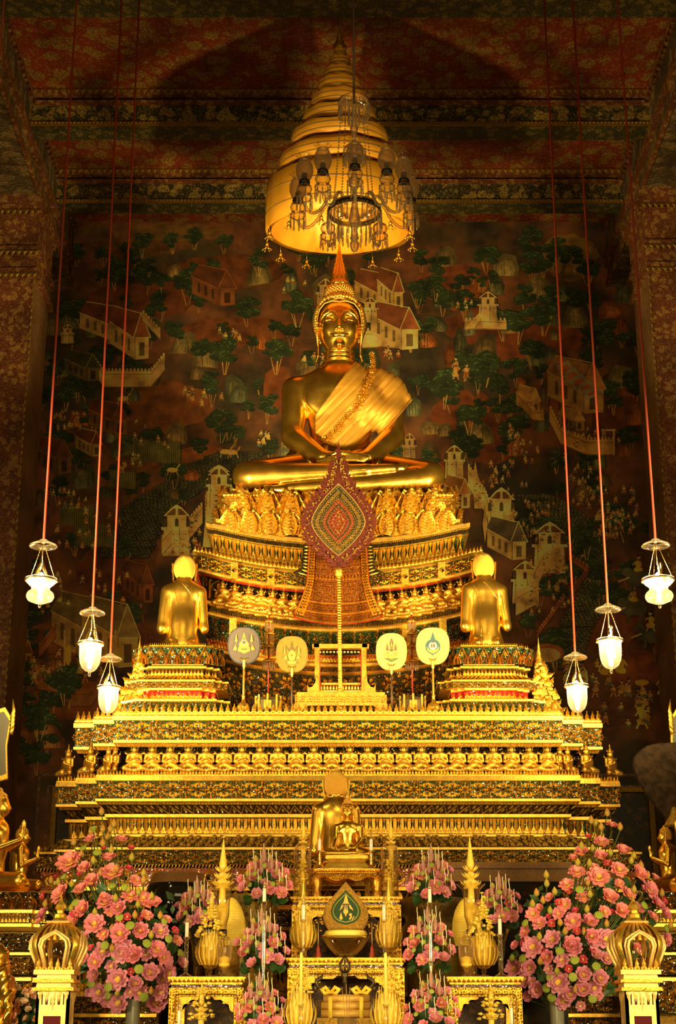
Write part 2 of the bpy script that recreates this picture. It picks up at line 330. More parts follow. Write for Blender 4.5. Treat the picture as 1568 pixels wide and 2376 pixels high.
class Mural:
    """flat brush shapes on the wall, laid back to front; coordinates in photograph pixels turned into wall points"""
    def __init__(s): s.mb = MB(); s.L = np.zeros((420, 300), int)
    def poly(s, pts, col):
        q = np.array(pts); i0, j0 = np.clip((q.min(0)/6).astype(int), 0, 290); i1, j1 = np.clip((q.max(0)/6).astype(int)+1, 1, 299)
        w = s.L[j0:j1, i0:i1]; lv = int(w.max())+1; w[:] = lv; Y = WY-.004-lv*2e-4; P = np.array([pt(x, y, Y) for x, y in pts]); n = len(P)
        V = np.vstack([P, P.mean(0)]); a = np.arange(n); s.mb.add(V, np.stack([a, (a+1) % n, np.full(n, n)], -1), col=col)
    def blob(s, x, y, rx, ry, col, n=11, j=.18, a0=0):
        s.poly([(x+rx*math.cos(t+a0)*(1+R.uniform(-j, j)), y+ry*math.sin(t+a0)*(1+R.uniform(-j, j))) for t in [2*PI*i/n for i in range(n)]], col)
    def line(s, x0, y0, x1, y1, w, col):
        dx, dy = x1-x0, y1-y0; L = math.hypot(dx, dy)+1e-6; a, b = -dy/L*w/2, dx/L*w/2
        s.poly([(x0+a, y0+b), (x1+a, y1+b), (x1-a, y1-b), (x0-a, y0-b)], col)
    def tree(s, x, y, h, g=1., base=None):
        c0 = A(.014, .026, .012)*g; c1 = A(.035, .065, .026)*g; tr = A(.30, .20, .08)*g*.8
        for i in range(R.randint(2, 4)):
            dx = R.uniform(-.12, .12)*h; s.line(x+dx*.4, y, x+dx*2, y-h*.55, max(1.2, h*.022), tr)
        for i in range(int(7+h/9)):
            a, q = R.uniform(0, 2*PI), R.uniform(0, 1)**.5; bx, by = x+math.cos(a)*q*h*.33, y-h*.66+math.sin(a)*q*h*.3; r = h*R.uniform(.10, .17)
            s.blob(bx, by, r*1.25, r*.8, c0, 9)
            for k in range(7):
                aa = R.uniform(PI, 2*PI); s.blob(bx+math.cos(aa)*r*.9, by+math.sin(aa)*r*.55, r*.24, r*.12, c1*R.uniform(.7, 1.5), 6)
    def rock(s, x, y, wd, h, col):
        col = A(*col)
        J = lambda: R.uniform(-.09, .09)*wd; jj = [(J(), J()) for _ in range(7)]; ln_ = R.uniform(-.25, .25)*wd
        for i in range(3):
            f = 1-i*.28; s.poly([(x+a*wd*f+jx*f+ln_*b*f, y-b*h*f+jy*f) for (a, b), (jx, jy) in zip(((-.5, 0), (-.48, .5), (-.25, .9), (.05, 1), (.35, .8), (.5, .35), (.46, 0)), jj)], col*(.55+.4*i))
        for k in range(4): xx = x+R.uniform(-.35, .35)*wd; s.line(xx, y-h*.7, xx+R.uniform(-4, 4), y-2, 1.4, col*.4)
    def man(s, x, y, h, skin=(.42, .26, .11), cl=None, pose=0):
        cl = cl or R.choice([(.20, .05, .02), (.06, .09, .035), (.35, .2, .05), (.07, .09, .09)]); sk = A(*skin)*R.uniform(.6, 1.1)
        s.blob(x, y-h*.40, h*.16, h*.24, sk, 8, .08); s.blob(x+R.uniform(-.05, .05)*h, y-h*.78, h*.10, h*.12, sk*1.1, 8, .05)
        s.blob(x, y-h*.87, h*.105, h*.07, (.015, .012, .01), 7, .05); s.blob(x, y-h*.12, h*.26, h*.15, cl, 8, .2)
        a = R.uniform(-1, 1); s.line(x+h*.13, y-h*.55, x+h*(.13+.22*a), y-h*.3, h*.07, sk); s.line(x-h*.13, y-h*.55, x-h*.3, y-h*(.3+.25*a), h*.07, sk)
        if R.random() < .5: s.line(x-h*.1, y-h*.1, x-h*.25, y+h*.2, h*.08, sk); s.line(x+h*.1, y-h*.1, x+h*.22, y+h*.2, h*.08, sk)
    def crowd(s, x0, y0, x1, y1, n, h=17, **kw):
        P = sorted([(R.uniform(y0, y1), R.uniform(x0, x1)) for _ in range(n)])
        for yy, xx in P: s.man(xx, yy, h*R.uniform(.85, 1.15), **kw)
    def tower(s, x, y, wd, h, g=1., dome=True):
        c = A(.46, .34, .16)*g; dk = A(.05, .04, .02)*g; rf = A(.10, .05, .02)*g; hw = wd/2
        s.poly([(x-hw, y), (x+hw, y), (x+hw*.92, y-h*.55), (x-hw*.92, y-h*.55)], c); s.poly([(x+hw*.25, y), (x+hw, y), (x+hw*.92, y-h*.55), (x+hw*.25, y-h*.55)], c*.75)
        s.poly([(x-hw*1.12, y-h*.5), (x+hw*1.12, y-h*.5), (x+hw*1.12, y-h*.56), (x-hw*1.12, y-h*.56)], c*1.1)
        s.poly([(x-hw*.7, y-h*.55), (x+hw*.7, y-h*.55), (x+hw*.7, y-h*.78), (x-hw*.7, y-h*.78)], c)
        for k in (-.45, 0, .45): s.poly([(x+k*wd*.9-hw*.13, y-h*.57), (x+k*wd*.9+hw*.13, y-h*.57), (x+k*wd*.9+hw*.13, y-h*.70), (x+k*wd*.9, y-h*.74), (x+k*wd*.9-hw*.13, y-h*.70)], dk)
        s.poly([(x-hw*.98, y-h*.77), (x+hw*.98, y-h*.77), (x+hw*.4, y-h*.93), (x, y-h), (x-hw*.4, y-h*.93)], c*1.1); s.poly([(x-hw*.75, y-h*.79), (x-hw*.1, y-h*.79), (x-hw*.08, y-h*.92), (x-hw*.3, y-h*.91)], rf); s.poly([(x+hw*.1, y-h*.79), (x+hw*.75, y-h*.79), (x+hw*.3, y-h*.91), (x+hw*.08, y-h*.92)], rf)
        for xx in (-.8, .2, .98): s.line(x+hw*xx*.98, y, x+hw*xx*.92, y-h*.55, 1, dk)
        for k in range(4): s.blob(x-hw*.7+k*hw*.45, y-h*.42, 1.6, 1.6, dk, 6, 0)
    def house(s, x, y, wd, h, g=1., roof=(.13, .045, .02), wall=(.46, .33, .15), skew=.5):
        """gabled building in the slanting projection of the painter"""
        c = A(*wall)*g; rf = A(*roof)*g; dk = c*.22; ed = c*1.15; k = h*skew
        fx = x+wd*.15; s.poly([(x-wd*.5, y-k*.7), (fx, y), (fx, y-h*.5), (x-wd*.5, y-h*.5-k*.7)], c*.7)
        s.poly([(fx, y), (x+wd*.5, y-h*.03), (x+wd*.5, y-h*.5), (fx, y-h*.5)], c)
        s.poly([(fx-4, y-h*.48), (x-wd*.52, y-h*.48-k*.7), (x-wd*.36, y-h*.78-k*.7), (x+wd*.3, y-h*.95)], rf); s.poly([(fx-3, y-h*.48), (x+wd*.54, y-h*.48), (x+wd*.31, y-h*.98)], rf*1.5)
        for p, q in (((x-wd*.36, y-h*.78-k*.7), (x+wd*.31, y-h*.98)), ((fx-4, y-h*.47), (x+wd*.31, y-h)), ((x+wd*.31, y-h), (x+wd*.55, y-h*.47)), ((fx-4, y-h*.47), (x-wd*.52, y-h*.47-k*.7)), ((fx, y-h*.47), (x+wd*.54, y-h*.47))): s.line(*p, *q, 2, ed)
        s.poly([(fx+wd*.1, y-h*.08), (fx+wd*.24, y-h*.09), (fx+wd*.24, y-h*.37), (fx+wd*.1, y-h*.37)], dk)
        for q in (.25, .5, .75): xx = x-wd*.5+(wd*.65)*q; yy = y-k*.7*(1-q); s.poly([(xx-wd*.03, yy-h*.12), (xx+wd*.03, yy-h*.1), (xx+wd*.03, yy-h*.36), (xx-wd*.03, yy-h*.38)], dk)
        s.line(fx, y, fx, y-h*.48, 1.2, dk)
    def wall(s, pts, h, g=1., col=(.44, .31, .14)):
        c = A(*col)*g
        for (x0, y0), (x1, y1) in zip(pts[:-1], pts[1:]):
            s.poly([(x0, y0), (x1, y1), (x1, y1-h), (x0, y0-h)], c*R.uniform(.75, 1.05)); n = max(2, int(math.hypot(x1-x0, y1-y0)/8))
            for i in range(n):
                t = (i+.5)/n; xx, yy = x0+(x1-x0)*t, y0+(y1-y0)*t; s.poly([(xx-2.6, yy-h+1), (xx+2.6, yy-h+1), (xx+2.4, yy-h-5), (xx, yy-h-7), (xx-2.4, yy-h-5)], c)
            s.line(x0, y0-h*.8, x1, y1-h*.8, 1.2, c*.25); s.line(x0, y0-1, x1, y1-1, 1.5, c*.25)
    def waves(s, pts, hw, g=1.):
        """river drawn as rows of scales along a spine"""
        for (x0, y0), (x1, y1) in zip(pts[:-1], pts[1:]):
            L = math.hypot(x1-x0, y1-y0)
            for i in range(int(L/5)):
                t = i*5/L; yy = y0+(y1-y0)*t; cx = x0+(x1-x0)*t
                for k in range(int(-hw/9), int(hw/9)+1):
                    xx = cx+k*9+(4.5 if i % 2 else 0)+R.uniform(-1.5, 1.5); q = g*R.uniform(.6, 1.3); yj = yy+R.uniform(-1, 1)
                    s.blob(xx, yj, 5.4, 4, A(.022, .026, .016)*g, 8, .05); s.blob(xx, yj-1.2, 3.6, 1.6, A(.10, .105, .055)*q, 6, .1)
M = Mural()
# hazy skies and earth patches
for x, y, rx, ry, c in ((300, 560, 170, 45, (.10, .05, .015)), (420, 535, 120, 20, (.09, .055, .018)), (520, 640, 130, 50, (.10, .035, .010)), (230, 540, 60, 25, (.09, .05, .015)), (1330, 590, 75, 50, (.13, .085, .025)), (1060, 660, 110, 50, (.11, .035, .012)),
                        (330, 700, 170, 40, (.09, .03, .01)), (540, 770, 150, 40, (.085, .03, .01)), (390, 940, 110, 60, (.13, .05, .015)), (640, 900, 40, 60, (.12, .04, .012)), (450, 1070, 90, 40, (.15, .05, .015)), (1130, 1000, 80, 80, (.10, .032, .011)), (1250, 790, 130, 50, (.12, .035, .011)),
                        (1100, 760, 90, 45, (.10, .03, .01)), (1060, 960, 70, 50, (.13, .038, .012)), (1430, 960, 60, 90, (.075, .025, .01)), (1420, 1450, 90, 60, (.11, .035, .012)), (1460, 1620, 110, 60, (.07, .03, .012)), (240, 1480, 160, 60, (.12, .04, .013)), (150, 1620, 110, 50, (.14, .045, .012)),
                        (60, 1640, 60, 40, (.16, .06, .015)), (250, 1330, 70, 60, (.09, .03, .011)), (1460, 1540, 90, 50, (.13, .04, .014)), (330, 1290, 40, 60, (.07, .028, .01)), (1300, 1330, 60, 90, (.09, .03, .012))):
    for i in range(5): M.blob(x+R.uniform(-.25, .25)*rx, y+R.uniform(-.3, .3)*ry, rx*R.uniform(.5, .9), ry*R.uniform(.5, .95), A(*c)*R.uniform(.7, 1.05), 16, .12)
M.waves([(560, 1050), (480, 1085), (420, 1130), (340, 1180), (300, 1260), (280, 1300)], 62, .55)
M.waves([(1240, 1150), (1320, 1200), (1370, 1290), (1380, 1380), (1330, 1460), (1300, 1560)], 42, 1.0)
M.waves([(1180, 1160), (1240, 1160)], 30, .5)
RC = [(.10, .12, .085), (.22, .075, .02), (.15, .11, .05), (.08, .09, .05)]
for i in range(105):
    x, y = R.uniform(90, 1480), R.uniform(610, 1180)
    if 600 < x < 980 and y < 640: continue
    M.rock(x, y, R.uniform(26, 58), R.uniform(26, 60), A(*R.choice(RC))*R.uniform(.45, 1.0))
for x, y in ((330, 640), (600, 660), (760, 690), (1030, 620), (1170, 640), (1250, 690), (1330, 760), (1440, 900), (120, 780), (480, 850), (420, 820), (1120, 1030)): M.rock(x, y, 60, 55, A(.13, .11, .05)*R.uniform(.7, 1.2))
for i in range(175):
    x, y = R.uniform(95, 1480), R.uniform(600, 1180)
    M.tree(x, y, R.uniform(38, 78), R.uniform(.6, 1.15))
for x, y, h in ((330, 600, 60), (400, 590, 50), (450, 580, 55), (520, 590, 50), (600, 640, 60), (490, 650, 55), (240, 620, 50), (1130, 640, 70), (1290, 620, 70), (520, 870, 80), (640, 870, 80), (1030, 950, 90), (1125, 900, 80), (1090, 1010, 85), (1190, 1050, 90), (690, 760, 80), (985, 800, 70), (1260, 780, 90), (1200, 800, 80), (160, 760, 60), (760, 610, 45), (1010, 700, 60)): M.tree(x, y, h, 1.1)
for i in range(46):
    x, y = (R.uniform(60, 330), R.uniform(1240, 1680)) if i % 2 else (R.uniform(1200, 1540), R.uniform(1240, 1420)); M.tree(x, y, R.uniform(40, 80), 1.15)
for i in range(10): M.rock(R.uniform(40, 160), R.uniform(1560, 1780), 60, 50, (.20, .09, .03)); M.tree(R.uniform(20, 130), R.uniform(1560, 1800), 75, 1.3)
# buildings as they stand in the painting
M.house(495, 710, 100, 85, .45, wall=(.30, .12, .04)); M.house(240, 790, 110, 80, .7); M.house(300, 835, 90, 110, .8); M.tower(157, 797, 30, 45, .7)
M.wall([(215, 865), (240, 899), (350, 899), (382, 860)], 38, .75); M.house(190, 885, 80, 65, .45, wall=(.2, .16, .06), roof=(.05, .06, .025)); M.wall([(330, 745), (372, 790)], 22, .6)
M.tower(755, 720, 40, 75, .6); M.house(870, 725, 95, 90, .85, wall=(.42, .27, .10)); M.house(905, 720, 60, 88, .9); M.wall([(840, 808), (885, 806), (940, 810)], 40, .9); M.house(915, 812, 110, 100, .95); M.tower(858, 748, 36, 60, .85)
M.wall([(1078, 766), (1120, 764), (1175, 766)], 22, .8); M.tower(1132, 745, 44, 70, .75); M.poly([(1078, 762), (1112, 725), (1122, 728), (1100, 762)], (.40, .28, .12))
M.house(250, 1010, 90, 75, .5, wall=(.25, .13, .05)); M.house(120, 1100, 90, 80, .45, wall=(.2, .1, .04)); M.house(205, 1060, 60, 60, .5)
for x, y, ww, hh in ((140, 1170, 80, 50), (255, 1090, 60, 45), (310, 1020, 110, 55), (175, 1215, 90, 55)):
    M.poly([(x, y), (x+ww, y+6), (x+ww, y+hh), (x, y+hh-6)], (.05, .055, .02))
    for k in range(int(ww/5)): M.line(x+k*5, y, x+k*5, y+hh, 1, (.12, .12, .045))
M.house(1225, 960, 55, 60, .75, wall=(.42, .26, .10), roof=(.35, .2, .08)); M.house(1335, 960, 130, 120, .8, roof=(.20, .10, .045), wall=(.36, .22, .09))
for k in range(5):
    M.poly([(1290+k*16, 850+k*15), (1318+k*16, 836+k*15), (1334+k*16, 862+k*13), (1304+k*14, 880+k*12)], (.17, .17, .13)); M.poly([(1298+k*16, 855+k*15), (1316+k*16, 845+k*15), (1326+k*16, 861+k*13), (1306+k*14, 872+k*12)], (.24, .075, .03))
M.wall([(1200, 935), (1235, 975), (1262, 978)], 24, .7, (.42, .24, .08)); M.wall([(1275, 980), (1300, 1030), (1360, 1056), (1425, 1056)], 36, .75, (.42, .25, .09)); M.house(1325, 1000, 60, 50, .6, wall=(.3, .18, .06), roof=(.35, .22, .08))
for q in (1398, 1424): M.line(q, 1056, q, 995, 4, (.4, .24, .09))
M.line(1394, 998, 1428, 998, 4, (.4, .24, .09))
M.tower(508, 1150, 52, 72, .9); M.wall([(478, 1262), (478, 1210), (508, 1170)], 60, .7); M.poly([(470, 1270), (540, 1270), (540, 1130), (482, 1140)], (.42, .30, .13)); M.tower(508, 1180, 54, 100, 1.); M.wall([(415, 1280), (470, 1215)], 46, .9); M.tower(410, 1290, 64, 120, .95); M.wall([(375, 1290), (400, 1262)], 40, .8)
M.tower(1054, 1110, 44, 78, .95); M.house(1060, 1180, 60, 70, .8, roof=(.20, .09, .03)); M.wall([(1085, 1130), (1125, 1190), (1140, 1230)], 50, 1.); M.tower(1163, 1260, 66, 130, 1.05); M.poly([(1100, 1180), (1096, 1110), (1102, 1070), (1110, 1110), (1118, 1180)], (.36, .25, .10))
M.house(1175, 1300, 90, 90, .9, roof=(.06, .05, .035)); M.tower(1275, 1330, 74, 120, 1.05); M.tower(1218, 1400, 60, 100, 1.); M.wall([(1240, 1370), (1262, 1330), (1300, 1320)], 50, .95); M.wall([(1196, 1430), (1250, 1400)], 50, .8)
M.poly([(1125, 1260), (1119, 1215), (1125, 1170), (1131, 1215)], (.35, .24, .1))
M.tower(950, 1070, 30, 66, .4)
# the pavilion at lower left
M.house(195, 1540, 150, 150, 1., roof=(.10, .075, .035), wall=(.30, .20, .09)); M.house(255, 1550, 130, 150, 1.05, roof=(.12, .09, .045), wall=(.42, .28, .12))
for x in (150, 215, 268): M.line(x, 1545, x, 1462, 5, (.35, .24, .08)); M.blob(x+8, 1520, 8, 22, (.42, .25, .04), 9)
M.wall([(90, 1530), (130, 1480)], 30, .5, (.35, .13, .06)); M.house(52, 1545, 44, 60, .6, wall=(.42, .26, .12)); M.house(320, 1400, 70, 90, .5, wall=(.30, .10, .03)); M.wall([(330, 1470), (345, 1560)], 40, .35, (.35, .13, .05)); M.wall([(165, 1640), (210, 1640), (240, 1600)], 36, .5, (.36, .15, .06))
M.tree(50, 1620, 90, 1.5); M.tree(150, 1640, 100, 1.5); M.tree(90, 1720, 90, 1.5); M.tree(60, 1480, 80, 1.3)
# lower right scenes
M.house(1545, 1570, 60, 80, .6, wall=(.3, .15, .05)); M.tree(1225, 1480, 60, 1.2); M.tree(1290, 1560, 100, 1.4)
for x, y in ((1470, 1410), (1510, 1470), (1480, 1340)): M.blob(x, y, 34, 20, (.055, .06, .05), 12); M.blob(x-26, y-12, 12, 12, (.06, .065, .055), 9); M.line(x-20, y, x-46, y+10, 4, (.35, .28, .15)); M.line(x-12, y+10, x-14, y+34, 7, (.05, .055, .045)); M.line(x+18, y+10, x+18, y+34, 7, (.05, .055, .045)); M.man(x, y-14, 42, (.5, .3, .05), (.45, .26, .04))
for x, y in ((1405, 1565), (1440, 1562), (1490, 1650), (1540, 1600), (1490, 1680)): M.man(x, y, 56, (.55, .34, .08), (.45, .26, .03)); M.poly([(x-5, y-48), (x+5, y-48), (x, y-68)], (.5, .3, .04))
M.blob(1488, 1584, 17, 7, (.45, .27, .03), 10); M.line(1488, 1584, 1484, 1640, 1.5, (.4, .25, .05)); M.blob(1350, 1575, 16, 28, (.45, .32, .18), 9)
M.blob(1268, 1515, 42, 22, (.20, .07, .03), 14, .03); M.blob(1268, 1520, 32, 17, (.34, .24, .13), 14, .03); M.wall([(1245, 1480), (1310, 1390)], 10, .6, (.45, .17, .06)); M.wall([(1318, 1300), (1365, 1330), (1330, 1380)], 14, .5, (.4, .15, .06))
# people of the story
for a in ((1380, 1590, 1510, 1690, 22, 30), (60, 1520, 240, 1600, 16, 26), (1300, 1540, 1400, 1600, 10, 26), (110, 1190, 280, 1280, 16, 20), (110, 960, 210, 1000, 18, 14), (430, 910, 520, 950, 8, 20), (510, 765, 560, 790, 5, 18), (600, 1010, 660, 1040, 7, 18), (1180, 990, 1250, 1080, 26, 15),
          (1130, 1080, 1200, 1130, 12, 17), (1310, 1110, 1400, 1180, 26, 16), (1400, 1140, 1480, 1240, 24, 18), (1190, 1170, 1290, 1260, 34, 15), (1230, 1290, 1320, 1430, 40, 16), (1380, 1190, 1480, 1250, 30, 17), (270, 1060, 330, 1100, 10, 18), (100, 1140, 200, 1180, 14, 17), (380, 1260, 470, 1290, 10, 17),
          (1040, 850, 1090, 875, 3, 30), (690, 825, 760, 850, 4, 24), (870, 820, 930, 840, 4, 20), (160, 1330, 330, 1420, 12, 18), (1040, 700, 1100, 730, 4, 18), (300, 980, 420, 1050, 9, 16), (1300, 1000, 1440, 1100, 16, 15), (1100, 1120, 1240, 1180, 18, 14), (650, 640, 720, 700, 4, 18), (430, 1210, 470, 1300, 8, 20), (60, 1330, 160, 1440, 16, 20)):
    M.crowd(*a[:5], h=a[5])
for x, y in ((523, 1048), (400, 1090), (285, 925), (540, 1050)): M.blob(x, y, 13, 6, (.42, .26, .09), 9); M.line(x-9, y, x-12, y+14, 2, (.4, .25, .09)); M.line(x+8, y, x+13, y+13, 2, (.4, .25, .09)); M.line(x+10, y-3, x+17, y-13, 3, (.4, .25, .09))
o = M.mb.build('trim_mural', PAINT, smooth=False); o['kind'] = 'structure'; o['label'] = 'painted landscape mural of towers, trees, rocks and crowds covering the back wall'
# painted dado frames and gilt window surrounds at the foot of the wall
b = MB()
def frame(mb, xa, ya, xb, yb, Y, w, d, mi=0):
    p, q = pt(xa, yb, Y), pt(xb, ya, Y); x0, x1, z0, z1 = p[0], q[0], p[2], q[2]
    for bx in ((x0, x1, z1-w, z1), (x0, x1, z0, z0+w), (x0, x0+w, z0+w, z1-w), (x1-w, x1, z0+w, z1-w)): mb.add(*box(bx[0], bx[1], Y-d, Y, bx[2], bx[3]), mi=mi)
M2 = MB()
for xs in ((-60, 175), (1400, 1640)):
    frame(M2, xs[0]+100 if xs[0] < 0 else xs[0]-20, 1795, xs[1] if xs[0] < 0 else xs[1]-100, 2600, WY-.003, .05, .006)
    frame(M2, xs[0]+125 if xs[0] < 0 else xs[0], 1822, xs[1]-20 if xs[0] < 0 else xs[1]-125, 2600, WY-.003, .03, .008)
struct('trim_dado', M2, COLM)
DARK = mat('dark_recess', (.02, .015, .01), .6); SHUT = pattern_mat('painted_shutter', (.03, .02, .009), (.16, .09, .03), (.1, .04, .012), 4, .4)
for i, (xa, xb) in enumerate(((75, 230), (1350, 1512))):
    b = MB(); frame(b, xa, 1828, xb, 2700, WY-.01, .09, .12, 0); frame(b, xa+6, 1834, xb-6, 2700, WY-.02, .05, .16, 0)
    p, q = pt(xa, 2700, WY), pt(xb, 1828, WY); b.add(*box(p[0]+.1, q[0]-.1, WY-.03, WY-.012, p[2]+.1, q[2]-.1), mi=1)
    xm = (p[0]+q[0])/2; b.add(*box(xm-.02, xm+.02, WY-.05, WY-.03, p[2]+.1, q[2]-.1), mi=0)
    struct('window_%d' % i, b, [GOLDD, SHUT])
# ---------------------------------------------------------------- carved ornament
def pillow(out, h0, h1, c=None):
    o = np.array(out, float); n = len(o); c = o.mean(0) if c is None else np.array(c, float)
    V = np.vstack([np.hstack([o, np.full((n, 1), h0)]), [[c[0], c[1], h1]]]); a = np.arange(n)
    return V, np.stack([a, (a+1) % n, np.full(n, n)], -1)
def ridge(path, w, h, asp=1.):
    P = np.array(path, float); T = np.gradient(P*A(1, 1), axis=0); T /= np.linalg.norm(T*A(asp, 1), axis=1)[:, None]+1e-9
    Nn = np.stack([-T[:, 1]/asp, T[:, 0]*asp], -1); m = len(P); w = np.broadcast_to(np.array(w, float), (m,))[:, None]
    V = np.vstack([np.hstack([P+Nn*w, np.zeros((m, 1))]), np.hstack([P, np.full((m, 1), h)]), np.hstack([P-Nn*w, np.zeros((m, 1))])])
    i = np.arange(m-1); return V, np.vstack([np.stack([i+m, i+1+m, i+1, i], -1), np.stack([i+2*m, i+1+2*m, i+1+m, i+m], -1)])
class Mo:
    """a motif in (s, t, h) with material indices; asp = width / height of the cell"""
    def __init__(s, asp=1.): s.parts = []; s.asp = asp
    def p(s, VF, mi=0): s.parts.append((VF[0], VF[1], mi)); return s
    def petal(s, c, r0, r1, ang, w, h=.09, mi=0):
        d = A(math.cos(ang), math.sin(ang)); q = A(-d[1], d[0]); c = A(*c)
        pts = [c+d*r0, c+d*(r0+(r1-r0)*.35)-q*w, c+d*(r0+(r1-r0)*.75)-q*w*.7, c+d*r1, c+d*(r0+(r1-r0)*.75)+q*w*.7, c+d*(r0+(r1-r0)*.35)+q*w]
        pts = [(x/s.asp if True else x, y) for x, y in pts]; return s.p(pillow(pts, .015, h), mi)
    def disc(s, c, r, n=6, h=.1, mi=1):
        return s.p(pillow([((c[0]+r*math.cos(2*PI*i/n))/s.asp, c[1]+r*math.sin(2*PI*i/n)) for i in range(n)], .02, h), mi)
    def ring(s, c, r, w, n=10, h=.09, mi=0):
        return s.p(ridge([((c[0]+r*math.cos(2*PI*i/n))/s.asp, c[1]+r*math.sin(2*PI*i/n)) for i in range(n+1)], w/1., h, s.asp), mi)
    def flower(s, c, r, k=8, mi=0, a0=0., gem=1):
        for i in range(k): s.petal(c, r*.32, r, a0+2*PI*i/k, r*.19*8/k, .10, mi)
        s.ring(c, r*.28, r*.08, 8, .12, mi); return s.disc(c, r*.2, 5, .15, gem)
    def scroll(s, c, r, a0, a1, w, mi=0, n=9, h=.085):
        P = []
        for i in range(n):
            t = i/(n-1); a = a0+(a1-a0)*t; q = r*(1-.72*t); P.append(((c[0]+q*math.cos(a))/s.asp, c[1]+q*math.sin(a)))
        return s.p(ridge(P, np.linspace(w*1.2, w*.5, n), h, s.asp), mi)
def tile(mb, S, mo, n, H=.1, mi0=0, t0=0., t1=1.):
    """lay n copies of the motif side by side over the surface S(s, t) -> points"""
    for V, Fq, mi in mo.parts:
        k = len(V); s = (V[None, :, 0]+np.arange(n)[:, None])/n; t = np.repeat(V[None, :, 1], n, 0)*(t1-t0)+t0
        s, t = s.ravel(), t.ravel(); P = S(s, t); e = 1e-3; a = S(s+e, t)-P; b = S(s, t+e)-P
        N = np.cross(a, b); N /= np.linalg.norm(N, axis=1)[:, None]+1e-12
        h = np.repeat(V[None, :, 2], n, 0).ravel()*H*10
        mb.add(P+N*h[:, None], (Fq[None]+(np.arange(n)*k)[:, None, None]).reshape(-1, Fq.shape[1]), mi=mi0+mi)
def m_frieze():                                       # flower, four leaves and scrolls, cell twice as wide as high
    m = Mo(1.5); c = (.75, .5); m.flower(c, .34, 8)
    for sx in (-1, 1):
        for sy in (-1, 1):
            q = (.75+sx*.53, .5+sy*.27); m.petal(q, 0, .2, math.atan2(sy, sx), .09); m.petal(q, 0, .2, math.atan2(-sy, sx), .09); m.petal(q, 0, .24, PI if sx > 0 else 0, .085)
            m.ring((.75+sx*.22, .5+sy*.38), .075, .03, 7); m.disc((.75+sx*.22, .5+sy*.38), .04, 5, .1); m.scroll((.75+sx*.40, .5+sy*.10), .13, sy*PI/2, sy*PI/2+sx*sy*PI*1.4, .036)
        m.flower((.75+sx*.75, .5), .21, 6)
        m.petal((.75+sx*.42, .5), 0, .14, 0, .05); m.petal((.75+sx*.42, .5), 0, .14, PI, .05)
    for sy in (-1, 1): m.petal((.75, .5+sy*.31), 0, .18, sy*PI/2, .06); m.scroll((.75, .5+sy*.42), .10, 0, PI*sy, .02); m.petal((1.5, .5+sy*.24), 0, .25, sy*PI/2, .07)
    return m
def m_arabesque(seed=1):
    r = random.Random(seed); m = Mo(1.)
    for i in range(3):
        for j in range(3):
            c = ((i+.5)/3+r.uniform(-.05, .05), (j+.5)/3+r.uniform(-.05, .05)); k = r.random()
            if k < .3: m.flower(c, .15, 5, a0=r.random()*3)
            elif k < .65: m.ring(c, .075, .022, 7); m.disc(c, .045, 5); m.petal(c, .1, .2, r.random()*6, .05); m.petal(c, .1, .2, r.random()*6, .05)
            else: a = r.random()*6; m.scroll(c, .15, a, a+4.5*r.choice((-1, 1)), .028); m.petal(c, 0, .1, a, .04)
    return m
def m_ogee():                                         # pointed petal with a smaller one between
    m = Mo(.62)
    for dx, sc_, z in ((.31, 1., 0.), (0, .62, 0), (.62, .62, 0)):
        P = [(-.27, 0), (-.29, .25), (-.24, .5), (-.12, .75), (0, 1.), (.12, .75), (.24, .5), (.29, .25), (.27, 0)]
        m.p(ridge([((dx+x*sc_)/.62, y*sc_*.98) for x, y in P], .035/.62*.9, .13+z, .62))
        m.flower((dx, .30*sc_), .13*sc_, 6); m.petal((dx, .45*sc_), 0, .3*sc_, PI/2, .09*sc_, .12)
        m.disc((dx, .60*sc_), .05*sc_, 5, .2)
    return m
def m_balust():                                       # tall petals hung with glass drops
    m = Mo(.42)
    m.p(pillow([(.12, .02), (.88, .02), (.80, .25), (.60, .42), (.55, .75), (.72, .96), (.28, .96), (.45, .75), (.40, .42), (.20, .25)], .02, .13, (.5, .5)))
    m.disc((.21, .18), .07, 6, .2, 1); m.disc((.21, .86), .05, 6, .18, 0); m.p(ridge([(0, 0), (0, .5), (0, .95)], .10, .10, .42)); m.disc((0, .15), .09, 6, .18, 1); return m
def m_bead(mi=0): return Mo(1.).ring((.5, .5), .34, .10, 8, .16, mi).disc((.5, .5), .22, 6, .3, 1)
def m_leaf():                                         # standing flame leaf of a cresting
    m = Mo(.55)
    P = [(-.23, 0), (-.27, .22), (-.16, .42), (-.19, .52), (-.08, .72), (0, 1), (.08, .72), (.19, .52), (.16, .42), (.27, .22), (.23, 0)]
    m.p(pillow([((.275+x)/.55, y) for x, y in P], .0, .16, (.5, .35))); m.disc((.275, .22), .08, 5, .24, 1)
    m.petal((.275, .3), .0, .5, PI/2, .05, .22); return m
def m_rope(): return Mo(1.).p(pillow([(.05, .05), (.55, .05), (.95, .95), (.45, .95)], .02, .2))
def m_lozenge(): m = Mo(1.); m.p(ridge([(0, 0), (.5, .9), (1, 0)], .05, .1)); m.petal((.5, .1), 0, .5, PI/2, .13); m.disc((.5, .2), .07, 5); m.petal((1, .45), 0, .5, PI/2, .12); return m
NIC = Mo(.7)
NIC.p(ridge([((x)/.7, y) for x, y in ((.06, 0), (.06, .6), (.12, .75), (.35, .96), (.58, .75), (.64, .6), (.64, 0))], .03, .06, .7)).p(ridge([(0, 0), (0, .9)], .05, .09)).petal((.35, .55), 0, .3, PI/2, .05, .04)
